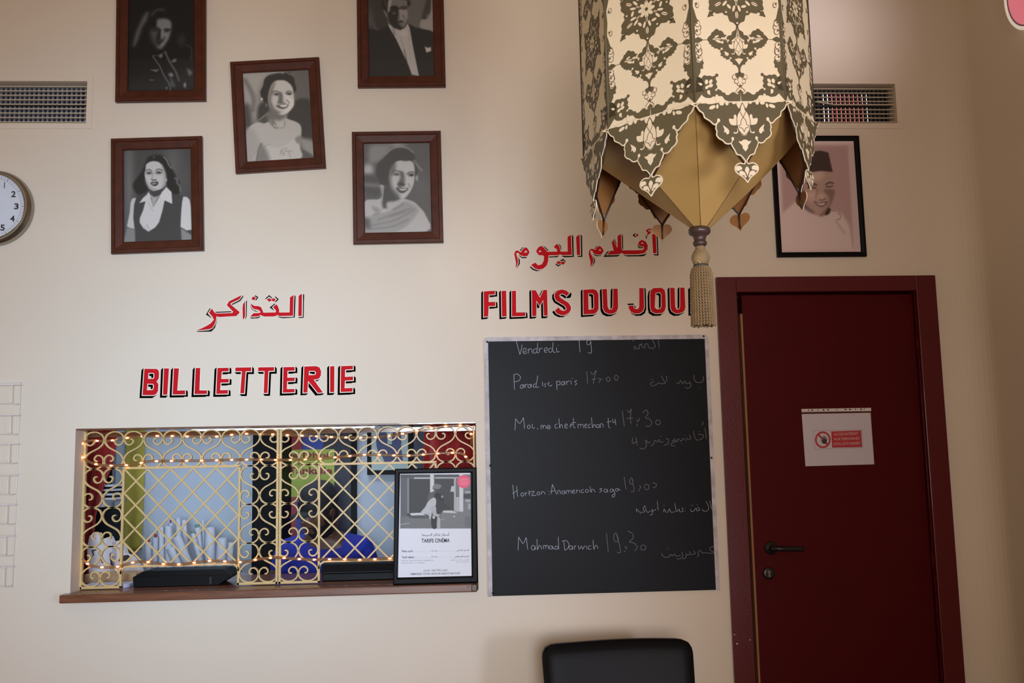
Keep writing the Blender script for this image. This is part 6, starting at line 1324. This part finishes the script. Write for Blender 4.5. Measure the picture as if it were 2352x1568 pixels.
def build_panel(k):
    f = panel_map(k); A = Layers(f)
    A.poly([(-.5, 0), (.5, 0), (.5, 2.36), (-.5, 2.36)], 0, C_, False)
    for flipv in (False, True):
        B = Layers((lambda u, v, l=0, f=f: f(u, 2.36 - v, l)) if flipv else f); B.mb = A.mb
        # heart
        heart = [(715, 345), (714, 400), (700, 432), (672, 442), (650, 470), (648, 495), (620, 497), (590, 510), (578, 540), (600, 575), (596, 600), (560, 560), (548, 530), (578, 488), (548, 486), (528, 450), (500, 425), (470, 420), (440, 393), (408, 405), (385, 430), (362, 440), (350, 475), (322, 495), (298, 538), (325, 572), (330, 600), (358, 612), (362, 640), (392, 645), (405, 668), (440, 668), (470, 692), (500, 690), (483, 715), (500, 745), (492, 775), (525, 785), (535, 808), (565, 812), (575, 838), (610, 832), (630, 838), (640, 870), (665, 880), (672, 912), (705, 918), (740, 955), (752, 1005), (748, 1040)]
        h = zpan(heart); B.poly(h + [(-x, y) for x, y in reversed(h)], 1, D_, True, k=3)
        B.poly(zpan([(733, 365), (722, 470), (712, 520), (690, 548), (645, 580), (690, 588), (722, 560), (738, 545)]), 2, C_, mirror=True, k=3)
        B.line(zpan([(729, 360), (735, 470), (740, 540)]), .006, 3, L_)
        B.ell(*zpan([(730, 334)])[0], .018, .018, 1, L_); B.ell(*zpan([(730, 334)])[0], .011, .011, 2, C_)
        cx, cy = zpan([(752, 690)])[0]; lily(B, 0, cy + .01, .185, 2)
        for x, y, rx, ry, r in ((440, 541, 66, 15, 0), (432, 503, 34, 13, -24), (462, 575, 46, 16, 20), (530, 540, 32, 20, 12), (515, 590, 16, 20, 0)):
            cx, cy = zpan([(x, y)])[0]; B.ell(cx, cy, rx / 1300, ry / 1300, 2, C_, -r, mirror=True)
        B.line(zpan([(400, 540), (500, 548), (560, 558), (585, 590)]), .005, 3, L_, mirror=True)
        for x, y, r in ((505, 682, 16), (634, 822, 14), (600, 570, 12)):
            cx, cy = zpan([(x, y)])[0]; B.ell(cx, cy, r / 1300, r / 1300, 3, C_, mirror=True)
        B.poly(zpan([(540, 720), (600, 745), (607, 772), (580, 787), (565, 768), (548, 782), (556, 752)]), 2, C_, mirror=True, k=3)
        t = zpan([(695, 840), (740, 832), (765, 828)]); b_ = zpan([(730, 880), (762, 924)]); B.poly(t + [(-x, y) for x, y in reversed(t[:2])] + [(-b_[0][0], b_[0][1]), b_[1], b_[0]], 2, C_, False)
        # bud under the heart and its curl
        B.poly(zpan([(748, 1030), (702, 1038), (715, 1070), (735, 1110), (770, 1160), (772, 1030)]), 1, D_, mirror=True, k=3)
        for x, y, rx, ry in ((690, 1088, 32, 36), (722, 1152, 34, 32), (752, 1190, 22, 26)):
            cx, cy = zpan([(x, y)])[0]; B.ell(cx, cy, rx / 1300, ry / 1300, 1, L_, mirror=True); B.ell(cx, cy, (rx - 8) / 1300, (ry - 8) / 1300, 2, C_, mirror=True)
        B.poly([(0, zpan([(770, 1090)])[0][1]), (-.022, zpan([(770, 1130)])[0][1]), (0, zpan([(775, 1200)])[0][1]), (.022, zpan([(770, 1130)])[0][1])], 3, C_)
        B.ell(0, zpan([(778, 1226)])[0][1], .014, .014, 3, L_)
        B.line(zpan([(778, 1230), (735, 1262), (716, 1300), (730, 1325), (750, 1318)]), .009, 3, C_, mirror=True); B.line(zpan([(778, 1230), (738, 1258), (714, 1295)]), .005, 4, L_, mirror=True)
        # edge vine, corner block and hem band
        B.poly([(-.5, .0)] + zpan([(262, 1250), (235, 1215), (262, 1150), (228, 1075), (178, 1040), (208, 985), (206, 940), (248, 935), (240, 890), (255, 860), (232, 810), (214, 842), (180, 852), (150, 830), (140, 740), (132, 640), (128, 570)]) + zpan([(175, 572), (205, 560), (245, 538), (212, 512), (170, 490), (128, 510)]) + zpan([(124, 460), (120, 330), (185, 268), (150, 238), (130, 180), (112, 120), (90, 60)]) + [(-.478, 1.08), (-.47, 1.18), (-.5, 1.18)], 1, D_, False)
        B.line(zpan([(240, 538), (300, 538)]), .006, 1, L_, mirror=True)
        B.poly([(.5, .0)] + [(-x, y) for x, y in zpan([(262, 1250), (235, 1215), (262, 1150), (228, 1075), (178, 1040), (208, 985), (206, 940), (248, 935), (240, 890), (255, 860), (232, 810), (214, 842), (180, 852), (150, 830), (140, 740), (132, 640), (128, 570), (175, 572), (205, 560), (245, 538), (212, 512), (170, 490), (128, 510), (124, 460), (120, 330), (185, 268), (150, 238), (130, 180), (112, 120), (90, 60)])] + [(.478, 1.08), (.47, 1.18), (.5, 1.18)], 1, D_, False)
        for x, y, rx, ry in ((158, 310, 30, 36), (164, 425, 34, 38), (172, 625, 32, 42), (186, 715, 38, 34), (192, 800, 38, 34), (150, 45, 20, 34)):
            cx, cy = zpan([(x, y)])[0]; B.ell(cx, cy, (rx + 7) / 1300, (ry + 7) / 1300, 2, L_, mirror=True); B.ell(cx, cy, rx / 1300, ry / 1300, 3, C_, mirror=True); B.ell(cx - .012, cy + .012, .010, .014, 4, D_, 30, mirror=True)
        B.line(zpan([(200, 330), (208, 380), (185, 400)]), .006, 3, L_, mirror=True); B.line(zpan([(205, 640), (222, 690), (210, 760)]), .006, 3, L_, mirror=True)
        cb = zpan([(150, 1040), (205, 1060), (222, 1070), (238, 1042), (262, 1028), (300, 1042), (345, 1040), (375, 1056), (415, 1045), (432, 1062), (424, 1095), (446, 1130), (430, 1160), (452, 1205), (430, 1240), (470, 1238), (505, 1260), (522, 1285), (555, 1292), (575, 1325), (612, 1330), (640, 1310), (672, 1292), (700, 1302), (722, 1318), (752, 1290), (781, 1262)])
        low = zpan([(782, 1446), (640, 1440), (600, 1410), (560, 1395), (520, 1340), (480, 1330), (450, 1345), (400, 1330), (345, 1352), (280, 1340), (238, 1310), (228, 1282), (255, 1245), (200, 1252), (140, 1262)])
        B.poly(cb + low, 1, D_, False); B.poly([(-x, y) for x, y in cb + low], 1, D_, False)
        cx, cy = zpan([(440, 1042)])[0]; B.ell(cx, cy, .018, .018, 1, D_, mirror=True)
        for x, y, rx, ry, r in ((292, 1125, 24, 34, -10), (352, 1125, 22, 34, -35), (352, 1180, 34, 24, 20), (300, 1200, 30, 20, 40)):
            cx, cy = zpan([(x, y)])[0]; B.ell(cx, cy, rx / 1300, ry / 1300, 2, C_, r, mirror=True)
        B.poly(zpan([(170, 1132), (215, 1135), (235, 1160), (205, 1170), (190, 1150)]), 2, C_, mirror=True, k=3); B.poly(zpan([(305, 1250), (340, 1245), (345, 1285), (350, 1312), (330, 1300), (310, 1290)]), 2, C_, mirror=True, k=3)
        cx, cy = zpan([(430, 1246)])[0]; B.ell(cx, cy, .011, .011, 2, C_, mirror=True)
        B.poly(zpan([(420, 1345), (430, 1310), (455, 1318), (470, 1350), (520, 1345), (542, 1390), (500, 1412), (430, 1400)]), 2, C_, mirror=True, k=3)
        # arrow leaves beside the star
        B.line(zpan([(400, 140), (345, 170)]), .016, 1, D_, mirror=True)
        B.poly(zpan([(405, 140), (378, 150), (330, 135), (318, 165), (300, 225), (345, 212), (396, 208), (375, 185)]), 1, D_, mirror=True, k=2)
    # star medallion
    q = []
    for i in range(144):
        a = 2 * PI * i / 144; lob = abs(math.cos(3 * a + PI / 2)) ; q.append(((.262 + .082 * lob ** 2.0 + .010 * math.cos(24 * a)) * math.cos(a), 1.18 + (.262 + .082 * lob ** 2.0 + .010 * math.cos(24 * a)) * math.sin(a)))
    A.poly(q, 1, D_, False)
    for i in range(8): a = PI / 4 * i; A.ell(.058 * math.cos(a), 1.18 + .058 * math.sin(a), .040, .022, 2, C_, math.degrees(a))
    for i in range(6):
        a = PI / 6 + PI / 3 * i; c, s = math.cos(a), math.sin(a)
        for r, o, rx, ry, da in ((.165, .030, .036, .014, 18), (.165, -.030, .036, .014, -18), (.235, 0, .042, .016, 0), (.115, 0, .03, .010, 0)): A.ell(r * c - o * s, 1.18 + r * s + o * c, rx, ry, 2, C_, math.degrees(a) + da)
        A.line([(.07 * c, 1.18 + .07 * s), (.20 * c, 1.18 + .20 * s), (.285 * c, 1.18 + .285 * s)], .006, 3, L_)
        b = PI / 3 * i; A.ell(.165 * math.cos(b), 1.18 + .165 * math.sin(b), .030, .015, 2, C_, math.degrees(b) + 70); A.ell(.235 * math.cos(b), 1.18 + .235 * math.sin(b), .011, .011, 2, C_)
    A.mb.m = C_                                                   # back of the panel
    A.mb.add([f(u, v, -.0015) for u, v in ((-.5, 0), (.5, 0), (.5, 2.36), (-.5, 2.36))], [(0, 1, 2, 3)])
    return A.mb.build('side_panel', [M_vel, M_olive, M_line], lan, fix=False)
def zpen(pts):
    out = []
    for x, y in pts:
        dx = x - 856; out.append((dx / 1540, -(y - .045 * dx - 215) / 1490))
    return out
half_out = [(85, 180), (92, 250), (130, 318), (185, 362), (205, 430), (255, 468), (300, 500), (345, 548), (388, 570), (378, 610), (395, 660), (386, 720), (425, 782), (480, 815), (530, 868), (590, 884), (618, 878), (640, 930), (672, 985), (706, 1055), (770, 1078), (812, 1130), (834, 1165), (818, 1200), (762, 1184), (706, 1196), (664, 1232), (652, 1290), (680, 1342), (722, 1378), (770, 1412), (815, 1458), (856, 1512)]
def build_pendant(k):
    f0 = panel_map(k, AP + .004, .05)
    f = lambda u, v, l=0.0: f0(u, v, l)
    A = Layers(f); h = zpen(half_out); full = smooth_closed(h + [(-x, y) for x, y in reversed(h[:-1])], 3)
    h2 = h; outline = h2 + [(-x, y) for x, y in reversed(h2[:-1])]
    A.poly(outline, 0, C_, True, k=3)
    ins = offset_poly(smooth_closed(outline, 2), -.0125); A.poly([(x, min(y, -.002)) for x, y in ins], 1, D_, False)
    lily(A, 0, zpen([(856, 560)])[0][1], .276, 2)
    A.poly(zpen([(765, 222), (762, 262), (778, 300), (805, 330), (835, 280), (852, 240), (852, 222)]), 2, C_, mirror=True, k=3); A.line(zpen([(852, 240), (815, 310), (800, 350)]), .006, 3, L_, mirror=True)
    A.poly(zpen([(856, 245), (822, 330), (856, 440), (890, 330)]), 3, C_, k=3)
    A.ell(*zpen([(440, 490)])[0], .017, .021, 2, C_, mirror=True); A.line(zpen([(425, 515), (400, 545), (372, 552)]), .016, 2, C_, mirror=True)
    A.ell(*zpen([(655, 800)])[0], .015, .02, 2, C_, mirror=True); A.line(zpen([(648, 828), (625, 870)]), .010, 2, C_, mirror=True)
    A.poly(zpen([(505, 575), (560, 615), (600, 658), (602, 700), (570, 726), (535, 680), (512, 698), (526, 640)]), 2, C_, mirror=True, k=3)
    t = zpen([(745, 845), (795, 852), (830, 828)]); l = zpen([(780, 892), (806, 915), (812, 962), (856, 1018)])
    A.poly(t + [(0, t[2][1] + .002)] + [(-x, y) for x, y in reversed(t)] + [(-x, y) for x, y in l[:3]] + [(0, l[3][1])] + list(reversed(l[:3])), 2, C_, False)
    A.poly(zpen([(235, 192), (300, 222), (400, 215), (450, 190)]), 2, C_, mirror=True, k=3)
    for x, y, rx, ry, r in ((350, 275, 58, 30, 22), (435, 268, 20, 38, -12), (510, 222, 42, 36, 0), (600, 228, 28, 34, 0), (720, 228, 34, 22, 0)): A.ell(*zpen([(x, y)])[0], rx / 1540, ry / 1540, 2, C_, r, mirror=True)
    A.ell(*zpen([(722, 1278)])[0], .036, .030, 2, C_, mirror=True); A.ell(*zpen([(775, 1352)])[0], .036, .024, 2, C_, -20, mirror=True); A.ell(*zpen([(830, 1400)])[0], .018, .018, 2, C_, mirror=True)
    A.line(zpen([(700, 1330), (760, 1310), (820, 1340), (850, 1420)]), .010, 3, L_, mirror=True); A.poly(zpen([(856, 1255), (818, 1310), (856, 1395), (894, 1310)]), 3, C_, k=3)
    A.mb.m = 3; A.mb.flat(full, lambda u, v: f(u, v, -.0016))
    A.mb.m = 0; n = len(full); A.mb.add([f(*p, 0) for p in full] + [f(*p, -.0016) for p in full], [(i, (i + 1) % n, n + (i + 1) % n, n + i) for i in range(n)])
    p = A.mb.build('hem_pendant', [M_vel, M_olive, M_line, M_inner], lan, fix=False)
    mb = MB()                                                      # wire stiffener on the back
    for sg in (-1, 1): mb.tube([f(sg * .47, -.03, -.005), f(sg * .24, -.33, -.005), f(0, -.67, -.005)], .0022, 6)
    mb.tube([f(0, -.67, -.005), f(0, -.84, -.004)], .0018, 6); tag(mb.build('wire_stiffener', M_ribw, p), 'dark wire on the pendant back')
for k in range(8): build_panel(k); build_pendant(k)
# dark seams along the eight corners
for k in range(8):
    th = TH0 + k * PI / 4; mb = MB(); x, y = AX[0] + RL * math.cos(th), AX[1] + RL * math.sin(th)
    mb.tube([(x, y, HZ + zsh(x) + .002), (x, y, HZ + PH + zsh(x))], .0021, 6); mb.build('corner_seam', M_ribw if k in (2, 6) else M_olive, lan)
# pointed underside
mb = MB(); RC_ = RL * .955; vs = []; K = 8
rows = 10
for j in range(rows + 1):
    t = j / rows; r = RC_ * (1 - t) + .020 * t + .020 * math.sin(PI * t) * RC_
    for i in range(8):
        th = TH0 + i * PI / 4; x, y = AX[0] + r * math.cos(th), AX[1] + r * math.sin(th)
        vs.append((x, y, HZ - .004 + zsh(x) * (1 - t) + (tip[2] - HZ + .004) * t))
mb.add(vs, [(j * 8 + i, j * 8 + (i + 1) % 8, (j + 1) * 8 + (i + 1) % 8, (j + 1) * 8 + i) for j in range(rows) for i in range(8)])
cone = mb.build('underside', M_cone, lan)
for i in range(8):
    mb = MB(); mb.tube([vs[j * 8 + i] for j in range(rows + 1)], .0009, 5); mb.build('ridge_seam', mat('dark_ochre_seam', (128, 98, 52), .6), cone)
for px, py, r in ((1608, 368, .004), (1598, 310, .003), (1500, 395, .003)):
    pass
# top cap, rod to the ceiling
mb = MB(); tz_ = HZ + PH; vs = []
for j, (r, h) in enumerate(((RL, 0), (RL * .7, .10), (RL * .32, .17), (.03, .24))):
    for i in range(8):
        th = TH0 + i * PI / 4; x, y = AX[0] + r * math.cos(th), AX[1] + r * math.sin(th); vs.append((x, y, tz_ + h + zsh(x)))
mb.add(vs, [(j * 8 + i, j * 8 + (i + 1) % 8, (j + 1) * 8 + (i + 1) % 8, (j + 1) * 8 + i) for j in range(3) for i in range(8)]); mb.build('top_cap', M_vel, lan)
mb = MB(); mb.tube([(AX[0], AX[1], tz_ + .2), (AX[0], AX[1], 3.97)], .006, 10); mb.build('hanging_rod', M_ribw, lan)
mb = MB(); mb.lathe([(0.0, 0), (.05, 0), (.045, -.02), (.012, -.04), (0, -.04)], (AX[0], AX[1], 4.0), 'z', 24); mb.build('ceiling_rose', M_bronze, lan)
# turned finial and tassel
sc = np.linalg.norm(tip - CAM) / FPX                               # metres per photo pixel at the tip
X0, Y0 = tip[0], tip[1]; Zp = lambda py: P(1610, py, LY)[2]
mb = MB(); mb.lathe([(0, Zp(522)), (21 * sc, Zp(522.5)), (24.5 * sc, Zp(527)), (25 * sc, Zp(533)), (22 * sc, Zp(538)), (16 * sc, Zp(541)), (13.5 * sc, Zp(548)), (12.5 * sc, Zp(554)), (15.5 * sc, Zp(556)), (16 * sc, Zp(560)), (13 * sc, Zp(564.5)), (6 * sc, Zp(566)), (0, Zp(566))], (X0, Y0, 0), 'z', 40); mb.build('turned_finial', M_bronze, lan)
M_cord = mat('beige_silk_cord', (132, 106, 68), 0.65, sheen=.1, noise=.12, nscale=60)
def cord_mat():
    m = mat('wound_silk', (158, 134, 94), 0.55); nt = m.node_tree; w = nt.nodes.new('ShaderNodeTexWave'); w.inputs['Scale'].default_value = 130; w.bands_direction = 'DIAGONAL'
    tc = nt.nodes.new('ShaderNodeTexCoord'); nt.links.new(tc.outputs['Object'], w.inputs['Vector']); b = nt.nodes.new('ShaderNodeBump'); b.inputs['Strength'].default_value = .8; b.inputs['Distance'].default_value = .002
    nt.links.new(w.outputs['Fac'], b.inputs['Height']); nt.links.new(b.outputs[0], nt.nodes['Principled BSDF'].inputs['Normal']); return m
ts = thing
mb = MB(); mb.lathe([(0, Zp(562)), (7 * sc, Zp(563)), (11 * sc, Zp(568)), (11.5 * sc, Zp(573)), (15 * sc, Zp(577)), (19.5 * sc, Zp(586)), (20.5 * sc, Zp(593)), (18 * sc, Zp(602)), (14.5 * sc, Zp(609)), (0, Zp(611))], (X0, Y0, 0), 'z', 40); mb.build('tassel_head', cord_mat(), lan)
mb = MB(); mb.lathe([(12 * sc, Zp(606)), (16.5 * sc, Zp(608)), (17 * sc, Zp(612)), (13 * sc, Zp(616))], (X0, Y0, 0), 'z', 32); mb.build('tassel_tie', mat('dark_green_thread', (58, 54, 48), .7), lan)
mb = MB(); mb.lathe([(0, Zp(612)), (13 * sc, Zp(613)), (19 * sc, Zp(622)), (20.5 * sc, Zp(660)), (22 * sc, Zp(745)), (0, Zp(747))], (X0, Y0, 0), 'z', 32); core = mb.build('tassel_skirt', mat('cord_gap_shade', (58, 42, 28), .9), lan)  # core coloured dark to stand for the shade between the cords
NC = 25
for i in range(NC):
    a0 = 2 * PI * i / NC; pts = []; jit = random.uniform(-2, 2)
    ctrl = [(14, 612), (19.5, 619), (22.5, 630), (23.2, 660), (24.2, 700), (25.2, 749 + jit)]
    base = resample([(r * sc * math.cos(a0), r * sc * math.sin(a0), Zp(py)) for r, py in ctrl], .0022); mb = MB()
    for ph in (0, PI):
        st = []
        for j, q in enumerate(base):
            g = 2 * PI * j * .0022 / .0135 + ph; rad = np.array([math.cos(a0), math.sin(a0), 0]); tan = np.array([-math.sin(a0), math.cos(a0), 0])
            st.append(np.array([X0, Y0, 0]) + q + 1.75 * sc * (math.cos(g) * rad + math.sin(g) * tan))
        mb.tube(st, 1.75 * sc, 5)
    mb.build('cord', M_cord, core)
